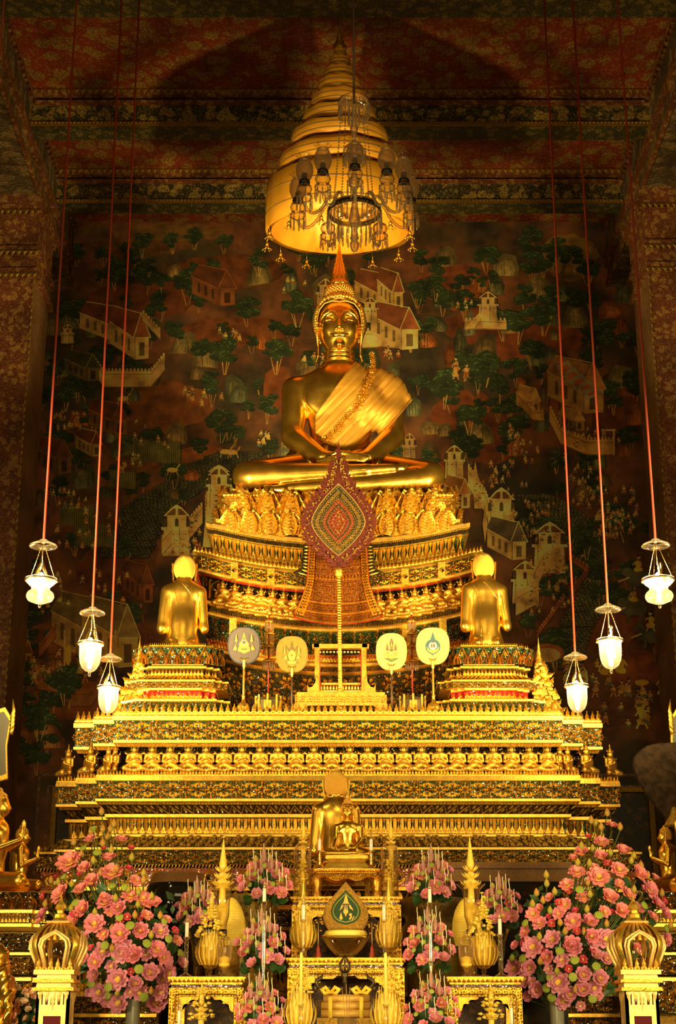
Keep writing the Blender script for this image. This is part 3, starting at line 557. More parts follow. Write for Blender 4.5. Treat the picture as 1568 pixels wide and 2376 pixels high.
FRZ, OGE, BAL, BEAD, LEAF, ROPE, LOZ = m_frieze(), m_ogee(), m_balust(), m_bead(), m_leaf(), m_rope(), m_lozenge()
ARA = [m_arabesque(3), m_arabesque(8)]

# ---------------------------------------------------------------- stepped plinths
class Plinth:
    """rows from top to bottom: (py, half width in photo px of the front face, Y of the front face); corners step back twice"""
    def __init__(s, cx, rows, w, d, yback, sag=0., A0=None, nst=2):
        s.rows = []; s.w, s.d, s.yb, s.sag, s.nst = w, d, yback, sag, nst
        for py, hx, Y in rows:
            P = pt(784+cx, py, Y); s.rows.append((P[2], hx/ppm(py, Y), Y))
        s.cx = pt(784+cx, rows[0][0], rows[0][2])[0]; s.A0 = A0 or max(r[1] for r in s.rows)
    def sg(s, x): return s.sag*(np.abs(np.asarray(x)-s.cx)/s.A0)**2
    def plan(s, k):
        z, a, Y = s.rows[k]; w, d = s.w, s.d; R_ = [(a, Y)]
        for i in range(s.nst): R_ += [(a+w*i, Y+d*(i+1)), (a+w*(i+1), Y+d*(i+1))]
        R_ += [(R_[-1][0], s.yb)]; Lf = [(-x, y) for x, y in R_[::-1]]; return np.array(Lf+R_), z
    def skin(s, mb, k0, k1, mi=0, mis=None):
        for k in range(k0, k1):
            (p, z), (q, z2) = s.plan(k), s.plan(k+1); n = len(p)
            for i in range(n-1):
                ns = 14 if s.sag and abs(q[i+1][0]-q[i][0]) > .5 else 1; t = np.linspace(0, 1, ns+1)[:, None]
                a = p[i]+(p[i+1]-p[i])*t; b = q[i]+(q[i+1]-q[i])*t
                V = np.vstack([np.hstack([a+[s.cx, 0], (z+s.sg(a[:, :1]+s.cx))]), np.hstack([b+[s.cx, 0], (z2+s.sg(b[:, :1]+s.cx))])])
                j = np.arange(ns); mb.add(V, np.stack([j, j+ns+1, j+ns+2, j+1], -1), mi=(mis[k-k0] if mis else mi))
        return s
    def cap(s, mb, k, mi=0):
        p, z = s.plan(k); n = len(p)//2
        for i in range(n-1):
            a, b = p[i], p[i+1]; xs = np.linspace(a[0], -a[0], 11) if abs(a[0]) else None
            if abs(b[1]-a[1]) < 1e-6: continue
            V = np.vstack([np.stack([xs+s.cx, np.full(11, y), z+s.sg(xs+s.cx)], -1) for y in (a[1], b[1])]); j = np.arange(10)
            mb.add(V, np.stack([j, j+1, j+12, j+11][::1], -1), mi=mi)
    def faces(s, k):
        """front facing facets between row k and k+1 as surfaces"""
        (p, z), (q, z2) = s.plan(k), s.plan(k+1); out = []
        for i in range(len(p)-1):
            if abs(p[i][1]-p[i+1][1]) > 1e-6: continue
            def S(u, v, a=p[i], b=p[i+1], c=q[i], d=q[i+1]):
                u = np.asarray(u)[:, None]; v = np.asarray(v)[:, None]; P = (c*(1-u)+d*u)*(1-v)+(a*(1-u)+b*u)*v
                x = P[:, 0]+s.cx; return np.stack([x, P[:, 1], (z2*(1-v)+z*v)[:, 0]+s.sg(x)], -1)
            out.append((S, abs(q[i+1][0]-q[i][0]), abs(z-z2)))
        return out
    def orn(s, mb, k, mo, pitch=1., H=.012, mi0=0, t0=0., t1=1., only=None):
        for j, (S, L, h) in enumerate(s.faces(k)):
            if only is not None and j not in only: continue
            hh = max(math.hypot(h, abs(s.rows[k][2]-s.rows[k+1][2])), 1e-3)*(t1-t0); n = max(1, int(round(L/(hh*mo.asp*pitch)))); tile(mb, S, mo, n, hh*.1*H/.012, mi0, t0, t1)
    def crest(s, par, k, height, mo=None, inset=.02, lean=0.):
        """rows of standing leaves on the edge of row k, one mesh for each straight run"""
        p, z = s.plan(k); mo = mo or LEAF
        for i in range(len(p)-1):
            if abs(p[i][1]-p[i+1][1]) > 1e-6: continue
            a, b = p[i], p[i+1]; mb = MB()
            def S(u, v, a=a, b=b): x = a[0]+(b[0]-a[0])*u+s.cx; return np.stack([x, a[1]+inset-lean*v, z+s.sg(x)+height*v], -1)
            n = max(1, int(round((b[0]-a[0])/(height*mo.asp)))); tile(mb, S, mo, n, height*.12)
            for V, Fq, mi in mo.parts[:1]:           # backs of the leaves
                kk = len(V); ss = ((V[None, :, 0]+np.arange(n)[:, None])/n).ravel(); tt = np.repeat(V[None, :, 1], n, 0).ravel(); P = S(ss, tt)+A(0, .012, 0)
                mb.add(P, (Fq[None]+(np.arange(n)*kk)[:, None, None]).reshape(-1, 3)[:, ::-1])
            x = np.linspace(a[0], b[0], 9)+s.cx; zz = z+s.sg(x); V = np.vstack([np.stack([x, np.full(9, a[1]+inset+dy), zz+dz], -1) for dy, dz in ((-.01, 0), (-.01, height*.12), (.02, height*.12), (.02, 0))]); j = np.arange(8)
            mb.add(V, [np.stack([j+q*9, j+1+q*9, j+1+((q+1) % 4)*9, j+((q+1) % 4)*9], -1) for q in range(4)]); mb.build('leaf_cresting', [GOLDR, GEM], par, smooth=False)
# ---------------------------------------------------------------- the great throne
MG = [GOLDR, GEM]
throne = empty('tiered_throne', (0, 22.3, .7), 'huge tiered gilded throne of carved and mirrored mouldings that carries the great seated statue', 'throne')
Y0 = 20.4
def band(name, pl, k, motif, ground, H=.012, pitch=1., label=None, par=None, goldm=GOLDR, rng=None):
    mb = MB(); a, b = rng or (k, k+1); pl.skin(mb, a, b, 2)
    pl.orn(mb, k, motif, pitch, H); o = mb.build(name, [goldm, EYE if motif in (FRZ, ARA[0], ARA[1]) else GEM, ground], par or throne, smooth=False)
    if label: o['label'] = label
    return o
# ---- lower body: straight tiers (rows: y pixel, half width pixel, depth)
W1, D1 = .30, .26
rowsL = [(1658, 520, Y0-.02), (1661, 522, Y0-.05), (1671, 522, Y0-.05), (1673, 519, Y0), (1716, 519, Y0), (1717, 522, Y0-.04), (1723, 522, Y0-.04), (1725, 516, Y0+.02), (1733, 512, Y0+.04),
         (1736, 490, Y0+.30), (1775, 490, Y0+.33), (1797, 540, Y0+.06), (1800, 562, Y0-.06), (1811, 564, Y0-.08), (1813, 560, Y0-.04), (1852, 560, Y0-.04), (1853, 563, Y0-.07), (1859, 563, Y0-.07),
         (1860, 556, Y0), (1867, 553, Y0+.02), (1888, 530, Y0+.14), (1889, 541, Y0), (1896, 541, Y0), (1898, 528, Y0+.06), (1935, 528, Y0+.0), (1936, 545, Y0-.06), (1941, 545, Y0-.06), (1965, 600, Y0-.38), (1966, 612, Y0-.45), (1971, 612, Y0-.45), (1973, 606, Y0-.40),
         (2004, 606, Y0-.40), (2006, 608, Y0-.43), (2014, 608, Y0-.43), (2016, 596, Y0-.28), (2056, 596, Y0-.28), (2058, 612, Y0-.42), (2066, 612, Y0-.42), (2100, 640, Y0-.6), (2110, 650, Y0-.66), (2150, 650, Y0-.66), (2158, 656, Y0-.7), (2166, 640, Y0-.62), (2230, 640, Y0-.62), (2240, 660, Y0-.75), (2300, 660, Y0-.75), (2312, 676, Y0-.8), (2350, 676, Y0-.8), (2352, 682, Y0-.85), (2360, 682, Y0-.85), (2362, 676, Y0-.8), (2410, 676, Y0-.8), (2412, 680, Y0-.85), (2560, 680, Y0-.85)]
L = Plinth(0, rowsL, W1, D1, 23.6)
gm = MB()
for a, b in ((0, 3), (4, 8), (11, 14), (15, 19), (20, 23), (24, 26), (27, 30), (31, 34), (35, 37), (38, 39), (40, 42), (43, 44), (45, 46), (47, 50), (51, 53)): L.skin(gm, a, b, 0)
L.cap(gm, 0, 0); L.cap(gm, 12, 0); L.cap(gm, 28, 0); L.cap(gm, 37, 0)
gm.build('base_moulding', [GOLDM], throne, smooth=False)
band('upper_floral_frieze', L, 3, FRZ, GREEN, label='green glass frieze with gilt flowers below the cresting')
band('bead_row', L, 7, BEAD, DARKM)
band('niche_wall', L, 9, NIC, DARKM, H=.02, rng=(8, 11)); band('middle_floral_frieze', L, 14, FRZ, GREEN, label='green glass frieze with gilt flowers below the row of kneeling figures')
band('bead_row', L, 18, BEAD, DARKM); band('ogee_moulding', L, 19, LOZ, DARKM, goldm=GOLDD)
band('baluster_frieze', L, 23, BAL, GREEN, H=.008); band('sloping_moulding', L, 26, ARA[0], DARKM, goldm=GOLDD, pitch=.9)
band('lower_floral_frieze', L, 30, FRZ, GREEN, pitch=1.1); band('rope_moulding', L, 32, ROPE, DARKM)
band('glitter_recess', L, 34, BEAD, PINKM, H=.003); band('foot_moulding', L, 37, LOZ, DARKM); band('foot_frieze', L, 39, ARA[1], DARKM); band('foot_frieze', L, 42, FRZ, DARKM); band('foot_frieze', L, 44, BAL, DARKM); band('foot_frieze', L, 46, FRZ, DARKM); band('foot_frieze', L, 50, FRZ, DARKM)
L.crest(throne, 0, .155)
# dotted gems at the kneeling figures' feet
L.crest(throne, 12, .075, lean=.01)
# ---- curved body above, sagging like a hull
def Ycur(k): return Y0+k
U = Plinth(0, [(1250, 288, 21.62), (1252, 292, 21.60), (1262, 292, 21.60), (1266, 289, 21.62), (1275, 289, 21.62), (1278, 278, 21.70), (1316, 276, 21.66), (1320, 300, 21.5), (1326, 322, 21.36), (1331, 324, 21.34), (1334, 322, 21.38),
              (1362, 320, 21.38), (1365, 324, 21.34), (1370, 324, 21.34), (1373, 318, 21.40), (1378, 310, 21.5), (1380, 298, 21.66), (1430, 300, 21.60), (1434, 306, 21.5), (1440, 306, 21.5), (1443, 298, 21.52), (1456, 298, 21.5), (1460, 303, 21.44), (1465, 303, 21.44), (1468, 297, 21.48),
              (1520, 290, 21.5), (1536, 286, 21.5), (1541, 290, 21.44), (1547, 290, 21.44), (1550, 284, 21.5), (1560, 284, 21.5), (1564, 288, 21.46), (1568, 284, 21.5), (1660, 284, 21.5)], .10, .05, 23.2, sag=.36, A0=2.2, nst=1)
gm = MB()
for a, b in ((0, 2), (4, 5), (6, 10), (11, 14), (17, 20), (21, 24), (26, 29), (30, 32)): U.skin(gm, a, b, 0)
U.cap(gm, 0, 0); U.cap(gm, 8, 0); U.cap(gm, 18, 0); gm.build('curved_moulding', [GOLDM], throne, smooth=False)
band('square_bead_row', U, 2, BEAD, DARKM, rng=(2, 4)); band('hanging_baluster_frieze', U, 5, BAL, GREEN, H=.009); band('curved_frieze', U, 10, FRZ, GREEN, pitch=.8)
rl = MB(); U.skin(rl, 14, 15, 0); rl.build('red_lacquer_line', [REDL], throne, smooth=False)
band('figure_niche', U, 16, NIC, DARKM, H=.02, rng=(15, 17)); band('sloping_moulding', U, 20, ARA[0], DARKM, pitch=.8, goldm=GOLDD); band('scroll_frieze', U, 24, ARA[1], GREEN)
band('red_gem_recess', U, 25, BAL, REDM); band('scroll_frieze', U, 29, ARA[0], DARKM); band('flower_panel', U, 32, Mo(1.).flower((.25, .25), .2, 6).flower((.75, .25), .2, 6).flower((.25, .75), .2, 6).flower((.75, .75), .2, 6).flower((.5, .5), .13, 4, a0=.8).flower((.0, .5), .13, 4, a0=.8).petal((.5, .85), 0, .12, PI/2, .05).petal((.5, .15), 0, .12, -PI/2, .05), DARKM, label='dark wall panel set with rows of gilt flowers')
U.crest(throne, 8, .10)
# pilaster strips breaking the curved friezes
for x in (-240, -155, 155, 240):
    for ka, kb in ((10, 13), (24, 26)):
        for (py, hx, Y) in ((U.rows[ka][0], 0, U.rows[ka][2]),):
            X = x/ppm(1345, 21.4); z1, z0 = U.rows[ka][0], U.rows[kb][0]; sgm = float(U.sg(X)); pl = MB(); pl.add(*box(X-.05, X+.05, 21.28, 21.5, z0+sgm, z1+sgm)); pl.add(*many(OCT, [(X, 21.27, (z0+z1)/2+sgm)], [.04]), mi=1); pl.build('pilaster_strip', [GOLDR, GEM], throne, smooth=False)
# ---- lotus petals carrying the statue
def lotus_petal(wd, h, lean=.35, curl=.12):
    """pointed ogee petal standing on its base, carved front at -y"""
    mb = MB(); n, m = 15, 15; prof = lambda t: np.interp(t, [0, .12, .35, .55, .72, .86, 1], [.62, .88, 1, .86, .55, .28, 0])
    t = np.linspace(0, 1, m); u = np.linspace(-1, 1, n); T, Uu = np.meshgrid(t, u, indexing='ij')
    x = Uu*prof(T)*wd/2; y = -(1-Uu**2)*wd*.22*(1-T*.5)-lean*h*T**1.6*.4+curl*h*(T-.3)**2*.5; z = T*h
    j = np.arange(n-1); i = np.arange(m-1)[:, None]*n
    Fq = np.stack([i+j, i+j+1, i+j+n+1, i+j+n], -1).reshape(-1, 4); V = np.stack([x, y, z], -1).reshape(-1, 3)
    mb.add(V, Fq, mi=2); mb.add(V+A(0, .03, 0), Fq[:, ::-1], mi=0)
    def S(s, tt): uu = s*2-1; w_ = prof(tt); return np.stack([uu*w_*wd/2, -(1-uu**2)*wd*.22*(1-tt*.5)-lean*h*tt**1.6*.4+curl*h*(tt-.3)**2*.5, tt*h], -1)
    rim = Mo(1.)
    for e in (.06, .24):
        rim.p(ridge([(e, t_) for t_ in np.linspace(0, .97-e*.6, 14)], .045, .16)); rim.p(ridge([(1-e, t_) for t_ in np.linspace(0, .97-e*.6, 14)], .045, .16))
    for k, t_ in enumerate((.1, .24, .38, .52, .66, .78)):
        rim.p(pillow([(.5+.17*math.cos(a), t_+.055*math.sin(a)) for a in np.arange(6)*PI/3], .02, .16), 0); rim.p(pillow([(.5+.06*math.cos(a), t_+.025*math.sin(a)) for a in np.arange(5)*PI/2.5], .1, .24), 1)
        for s_ in (.15, .85): rim.p(pillow([(s_+.035*math.cos(a), t_+.03*math.sin(a)) for a in np.arange(5)*PI/2.5], .0, .2), 1)
        for s_ in (.33, .67): rim.p(pillow([(s_+.07*math.cos(a), t_+.07+.035*math.sin(a)) for a in np.arange(5)*PI/2.5], .0, .13), 0)
    tile(mb, S, rim, 1, .02*h/.6+.012); tile(mb, lambda s, tt: S(s, tt), Mo(1.).p(pillow([(.38, .86), (.5, .84), (.62, .86), (.5, .99)], .02, .2)), 1, .02); return mb
pet = lotus_petal(.50, .72).mesh('lotus_petal', [GOLDR, GEM, GOLDD], False); pet2 = lotus_petal(.42, .36, .5).mesh('lotus_petal_small', [GOLDR, GEM, GOLDD], False)
def ring_pts(n, a, yf, yb, rows=1):
    """places along the front and the two sides of a rounded rectangle"""
    out = []
    for i in range(n):
        t = (i+.5)/n*2-1; x = t*a; out.append((x, yf+.16*abs(t)**3*1.2, t*.55*abs(t)**1.5))
    return out
zb = zat(1256, 21.6)
for mesh_, n, a, dz, dy, nm in ((pet, 10, 1.60, .06, .14, 'lotus_petal'), (pet, 9, 1.52, .0, .02, 'lotus_petal'), (pet2, 12, 1.68, .0, -.02, 'lotus_petal')):
    for x, y, rz in ring_pts(n, a, 21.55+dy, 23):
        o = bpy.data.objects.new(nm, mesh_); COL.objects.link(o); o.parent = throne; o.matrix_parent_inverse = parent_inv(throne)
        o.location = (x, y, zb+dz+.05+float(U.sg(x))*.55); o.rotation_euler = (0, 0, rz); o.scale = (1, 1, .97)
    for sx in (-1, 1):
        for k in range(3):
            o = bpy.data.objects.new(nm, mesh_); COL.objects.link(o); o.parent = throne; o.matrix_parent_inverse = parent_inv(throne)
            o.location = (sx*(a+.04), 21.95+dy+k*.38, zb+dz+.05+.2); o.rotation_euler = (0, 0, sx*PI/2)
core = MB(); core.add(*box(-1.66, 1.66, 21.75, 23.1, zb, zat(1150, 21.9))); core.add(*box(-1.6, 1.6, 21.9, 23.15, .7, zb+.1)); core.build('core', [GOLDD], throne, smooth=False)
bd = MB(); xs = np.linspace(-1.66, 1.66, 62)
bd.add(*many(ball((0, 0, 0), .035, 8, 5), [(x, 21.62, zat(1152, 21.6)+.03) for x in xs])); bd.add(*tube([(x, 21.62, zat(1158, 21.6)) for x in (-1.7, 1.7)], .04, 6)); bd.build('bead_row', [GOLDR], throne)
# ---- the cloth hanging down the front, flared at the hem
hang = MB(); YH = 21.28
tp, bt = zat(1262, YH), zat(1436, YH)
def hcl(s, t):                                        # s 0..1 across, t 0 bottom .. 1 top
    hw = np.interp(t, [0, .04, .15, .3, .5, 1], [.60, .62, .555, .49, .43, .40]); x = (s*2-1)*hw
    z = bt+(tp-bt)*t-.10*(1-(s*2-1)**2)*np.clip(1-t, 0, 2)**1.5; return np.stack([x, YH-.04-.12*np.clip(1-t, 0, 2)**2+0*x, z], -1)
def grid(mb, S, n, m, mi, off=0):
    s, t = np.meshgrid(np.linspace(0, 1, n), np.linspace(0, 1, m)); V = S(s.ravel(), t.ravel())+A(0, off, 0); i = np.arange(m-1)[:, None]*n; j = np.arange(n-1)
    Fq = np.stack([i+j, i+j+1, i+j+n+1, i+j+n], -1).reshape(-1, 4); mb.add(V, Fq, mi=mi)
grid(hang, hcl, 25, 17, 2); grid(hang, hcl, 25, 17, 3, .06)
def red(s, t): P = hcl(s, t); P[:, 0] *= 1.03; P[:, 2] -= .02; P[:, 1] += .02; return P
grid(hang, red, 25, 17, 3)
for k, (t0, t1, mo, n) in enumerate(((0.01, .10, ARA[0], 14), (.12, .22, ARA[1], 12), (.26, .40, ARA[0], 7), (.42, .50, ARA[1], 10), (.52, .58, BEAD, 14), (.60, .66, ARA[0], 12), (.68, .8, ARA[1], 8), (.82, .98, LOZ, 7))):
    tile(hang, lambda s, t: hcl(.12+s*.76, t), mo, n, .013, 0, t0, t1)
rm = Mo(1.)
for e, w_ in ((.012, .012), (.06, .008), (.10, .012)):
    for q in (e, 1-e): rm.p(ridge([(q, t_) for t_ in np.linspace(.03, 1, 22)], w_, .14))
for e in (.0, .11, .235): rm.p(ridge([(q, e) for q in np.linspace(0.01, .99, 26)], .010, .14))
for t_ in np.linspace(.05, .97, 26):
    for q in (.036, .964, .08, .92): rm.p(pillow([(q+.014*math.cos(a), t_+.014*math.sin(a)) for a in np.arange(5)*PI/2.5], .02, .16), 1 if q in (.036, .964) else 0)
tile(hang, hcl, rm, 1, .018)
hang.build('hanging_cloth', [GOLDR, GEM, mosaic('red_gold_cloth', (.12, .02, .006), (.3, .10, .02)), REDL], throne, smooth=False)['label'] = 'tongue of red and gold patterned cloth hanging down the middle of the throne front'
for sx in (-1, 1):
    wg = MB()
    def W(s, t, sx=sx): z = bt+(tp-bt)*(.48+.52*t); hw = np.interp(t, [0, .12, .35, 1], [.74, .70, .53, .50]); x = sx*(.38+(hw-.38)*s); return np.stack([x, YH+.06+0*x, z-.05*(1-s)*np.clip(1-t, 0, 2)**2+.1*s*(1-t)**3], -1)
    S_ = W if sx > 0 else (lambda s, t, W=W: W(1-s, t)); grid(wg, S_, 8, 12, 2); tile(wg, S_, ARA[0], 2, .01, 0, .02, .2)
    for t0 in np.arange(.2, .95, .09): tile(wg, S_, Mo(1.).petal((.5, .5), -.3, .4, 0, .3).disc((.8, .5), .12), 1, .014, 0, t0, t0+.08)
    wg.build('cloth_wing', [GOLDR, GEM, DARKM], throne, smooth=False)

# ---------------------------------------------------------------- pedestals of the two attendants
def pedestal(cx, lab):
    rt = empty('stepped_pedestal', pt(784+cx, 1655, 20.9)*A(1, 1, 1), lab, 'pedestal')
    Ya = 20.75
    rows = [(1499, 66, Ya-.02), (1502, 76, Ya-.04), (1541, 74, Ya+.0), (1544, 68, Ya), (1546, 68, Ya-.03), (1550, 68, Ya-.03), (1552, 62, Ya+.02), (1566, 62, Ya), (1568, 68, Ya-.02), (1576, 84, Ya-.12), (1577, 92, Ya-.15), (1581, 92, Ya-.15), (1582, 88, Ya-.12), (1595, 88, Ya-.12),
            (1596, 62, Ya-.14), (1601, 62, Ya-.14), (1603, 60, Ya-.04), (1620, 60, Ya-.04), (1622, 98, Ya-.2), (1627, 98, Ya-.2), (1629, 96, Ya-.17), (1656, 98, Ya-.19), (1664, 98, Ya-.19)]
    P = Plinth(cx, rows, .085, .07, 21.36); m = MB()
    for a, b in ((0, 1), (3, 6), (7, 8), (9, 12), (13, 16), (17, 20), (21, 22)): P.skin(m, a, b, 0)
    P.cap(m, 0, 0); m.build('moulding', [GOLDM], rt, smooth=False)
    for nm, k, mo, gr, H, pc in (('lotus_band', 1, OGE, GREEN, .016, 1), ('diamond_row', 6, LEAF, DARKM, .02, 1), ('sloping_band', 8, ROPE, DARKM, .008, .5), ('floral_band', 12, FRZ, GREEN, .014, 1), ('red_gem_band', 16, LEAF, REDM, .02, 1.2), ('foot_band', 20, ARA[0], GREEN, .014, .9)):
        band(nm, P, k, mo, gr, H, pc, par=rt)
    P.crest(rt, 0, .05); P.crest(rt, 20, .045)
    core = MB(); q = P.cx; core.add(*box(q-.35, q+.35, Ya+.04, 21.34, 2.9, P.rows[0][0]-.01)); core.build('core', [GOLDD], rt, smooth=False)
    return rt
pedestal(-372, 'gilded stepped pedestal under the left kneeling attendant statue')
pedestal(350, 'gilded stepped pedestal under the right kneeling attendant statue')
# ---------------------------------------------------------------- bodies as one smooth surface
class Fig:
    """smoothly blended limbs; every primitive is a function on points with a bounding box"""
    def __init__(s): s.pr = []
    def cap(s, a, b, ra, rb=None, k=.03, sy=1., sub=False):
        a, b = np.array(a, float), np.array(b, float); rb = ra if rb is None else rb
        def f(P):
            q = P-a; ab = (b-a).copy(); q = q.copy(); q[..., 1] /= sy; ab[1] /= sy
            t = np.clip((q@ab)/(ab@ab+1e-12), 0, 1); return np.linalg.norm(q-t[..., None]*ab, axis=-1)-(ra+(rb-ra)*t)
        r = max(ra, rb)*max(1, sy); s.pr.append((f, np.minimum(a, b)-r-k*1.5, np.maximum(a, b)+r+k*1.5, k, sub)); return s
    def ell(s, c, r, k=.03, sub=False, ang=0., ax='y'):
        c, r = np.array(c, float), np.array(r, float)
        def f(P):
            q = P-c
            if ang: q = rot(q.reshape(-1, 3), ax, -ang).reshape(q.shape)
            a = np.linalg.norm(q/r, axis=-1); b = np.linalg.norm(q/r**2, axis=-1)+1e-9; return a*(a-1)/b
        R_ = r.max() if ang else r; s.pr.append((f, c-R_-k*1.5, c+R_+k*1.5, k, sub)); return s
    def path(s, pts, rs, k=.02, sy=1.):
        rs = np.broadcast_to(np.array(rs, float), (len(pts),))
        for i in range(len(pts)-1): s.cap(pts[i], pts[i+1], rs[i], rs[i+1], k, sy)
        return s
    def ev(s, P, off=0.):
        d = np.full(P.shape[:-1], 9.)
        for f, lo, hi, k, sub in s.pr: d = s.mix(d, f(P), k, sub)
        return d-off
    @staticmethod
    def mix(d, e, k, sub):
        if sub: h = np.maximum(k-np.abs(-e-d), 0)/k; return np.maximum(d, -e)+h*h*k*.25
        h = np.maximum(k-np.abs(d-e), 0)/k; return np.minimum(d, e)-h*h*k*.25
    def mesh(s, h, lo=None, hi=None, extra=None):
        L_ = np.min([p[1] for p in s.pr if not p[4]], 0)-h*2 if lo is None else np.array(lo, float); H_ = np.max([p[2] for p in s.pr if not p[4]], 0)+h*2 if hi is None else np.array(hi, float)
        n = np.ceil((H_-L_)/h).astype(int)+1; g = [L_[i]+np.arange(n[i])*h for i in range(3)]; D = np.full(n, .5)
        for f, lo_, hi_, k, sub in s.pr:
            i0 = np.clip(((lo_-L_)/h).astype(int)-2, 0, n); i1 = np.clip(((hi_-L_)/h).astype(int)+3, 0, n)
            if (i1 <= i0).any(): continue
            sl = tuple(slice(a, b) for a, b in zip(i0, i1)); P = np.stack(np.meshgrid(*[g[i][sl[i]] for i in range(3)], indexing='ij'), -1); D[sl] = s.mix(D[sl], f(P), k, sub)
        if extra is not None: P = np.stack(np.meshgrid(*g, indexing='ij'), -1); D = extra(P, D)
        return nets(D, L_, h)
def nets(D, o, h):
    I = D < 0; nx, ny, nz = D.shape; c = np.zeros((nx-1, ny-1, nz-1), int)
    for a in (0, 1):
        for b in (0, 1):
            for e in (0, 1): c += I[a:nx-1+a, b:ny-1+b, e:nz-1+e]
    idx = np.argwhere((c > 0) & (c < 8)); m = len(idx); ID = -np.ones(c.shape, int); ID[tuple(idx.T)] = np.arange(m)
    acc = np.zeros((m, 3)); cnt = np.zeros(m); cor = [(a, b, e) for a in (0, 1) for b in (0, 1) for e in (0, 1)]
    for p in cor:
        for ax in range(3):
            if p[ax]: continue
            q = list(p); q[ax] = 1; A0 = idx+np.array(p); B0 = idx+np.array(q); va = D[tuple(A0.T)]; vb = D[tuple(B0.T)]; x = (va < 0) != (vb < 0)
            t = np.where(x, va/(va-vb+1e-20), 0); acc += np.where(x[:, None], A0+(B0-A0)*t[:, None], 0); cnt += x
    V = acc/cnt[:, None]*h+np.array(o); Fs = []
    for ax in range(3):
        u, v = (ax+1) % 3, (ax+2) % 3; a = [slice(None)]*3; b = [slice(None)]*3; a[ax] = slice(0, -1); b[ax] = slice(1, None); a[u] = b[u] = slice(1, -1); a[v] = b[v] = slice(1, -1)
        x = I[tuple(a)] != I[tuple(b)]; e = np.argwhere(x)
        if not len(e): continue
        e[:, u] += 1; e[:, v] += 1; s_ = I[tuple(e.T)]
        def g(du, dv): q = e.copy(); q[:, u] -= du; q[:, v] -= dv; return ID[tuple(q.T)]
        Q = np.stack([g(1, 1), g(0, 1), g(0, 0), g(1, 0)], -1); Q[~s_] = Q[~s_][:, ::-1]; Fs.append(Q)
    return V, np.vstack(Fs)
def hit(fn, px, py, Y0_, Y1_):
    """where the sight line of a photograph pixel meets a distance field"""
    for Y in np.arange(Y0_, Y1_, .01):
        if fn(pt(px, py, Y)[None])[0] < 0: return pt(px, py, Y)
    return None
def curls(mb, c, r, n, cr, keep, h=1.3, mi=0):
    """snail-shell curls spread over an ellipsoid"""
    g = PI*(3-5**.5); pts = []
    for i in range(n):
        z = 1-2*(i+.5)/n; q = math.sqrt(1-z*z); a = g*i; p = A(q*math.cos(a), q*math.sin(a), z)
        if keep(p): pts.append(p)
    pts = np.array(pts); B = ball((0, 0, 0), 1., 6, 4); V, Fq = B; c, r = np.array(c, float), np.array(r, float); N_ = pts/r; N_ /= np.linalg.norm(N_, axis=1)[:, None]
    VV = (V[None]*cr+ (c+pts*r)[:, None]); VV += N_[:, None]*np.maximum(0, (V[None]*N_[:, None]).sum(-1, keepdims=True))*cr*(h-1)
    mb.add(VV.reshape(-1, 3), (Fq[None]+(np.arange(len(pts))*len(V))[:, None, None]).reshape(-1, 4), mi=mi)
def finial(mb, c, h, r, mi=0):
    """flame of the head: stacked leaves drawn out into a spire"""
    pr = [(1., 0), (1.05, .04), (.92, .09), (1.0, .12), (.86, .2), (.92, .23), (.72, .31), (.78, .34), (.56, .42), (.6, .45), (.38, .53), (.42, .56), (.25, .66), (.27, .68), (.16, .8), (.1, .92), (.0, 1.)]
    mb.add(*lathe([(a*r, b*h) for a, b in pr], 24, c, lobes=8, lamp=.14), mi=mi)
SK = .0067                                             # metres to one photo pixel at the great statue's head
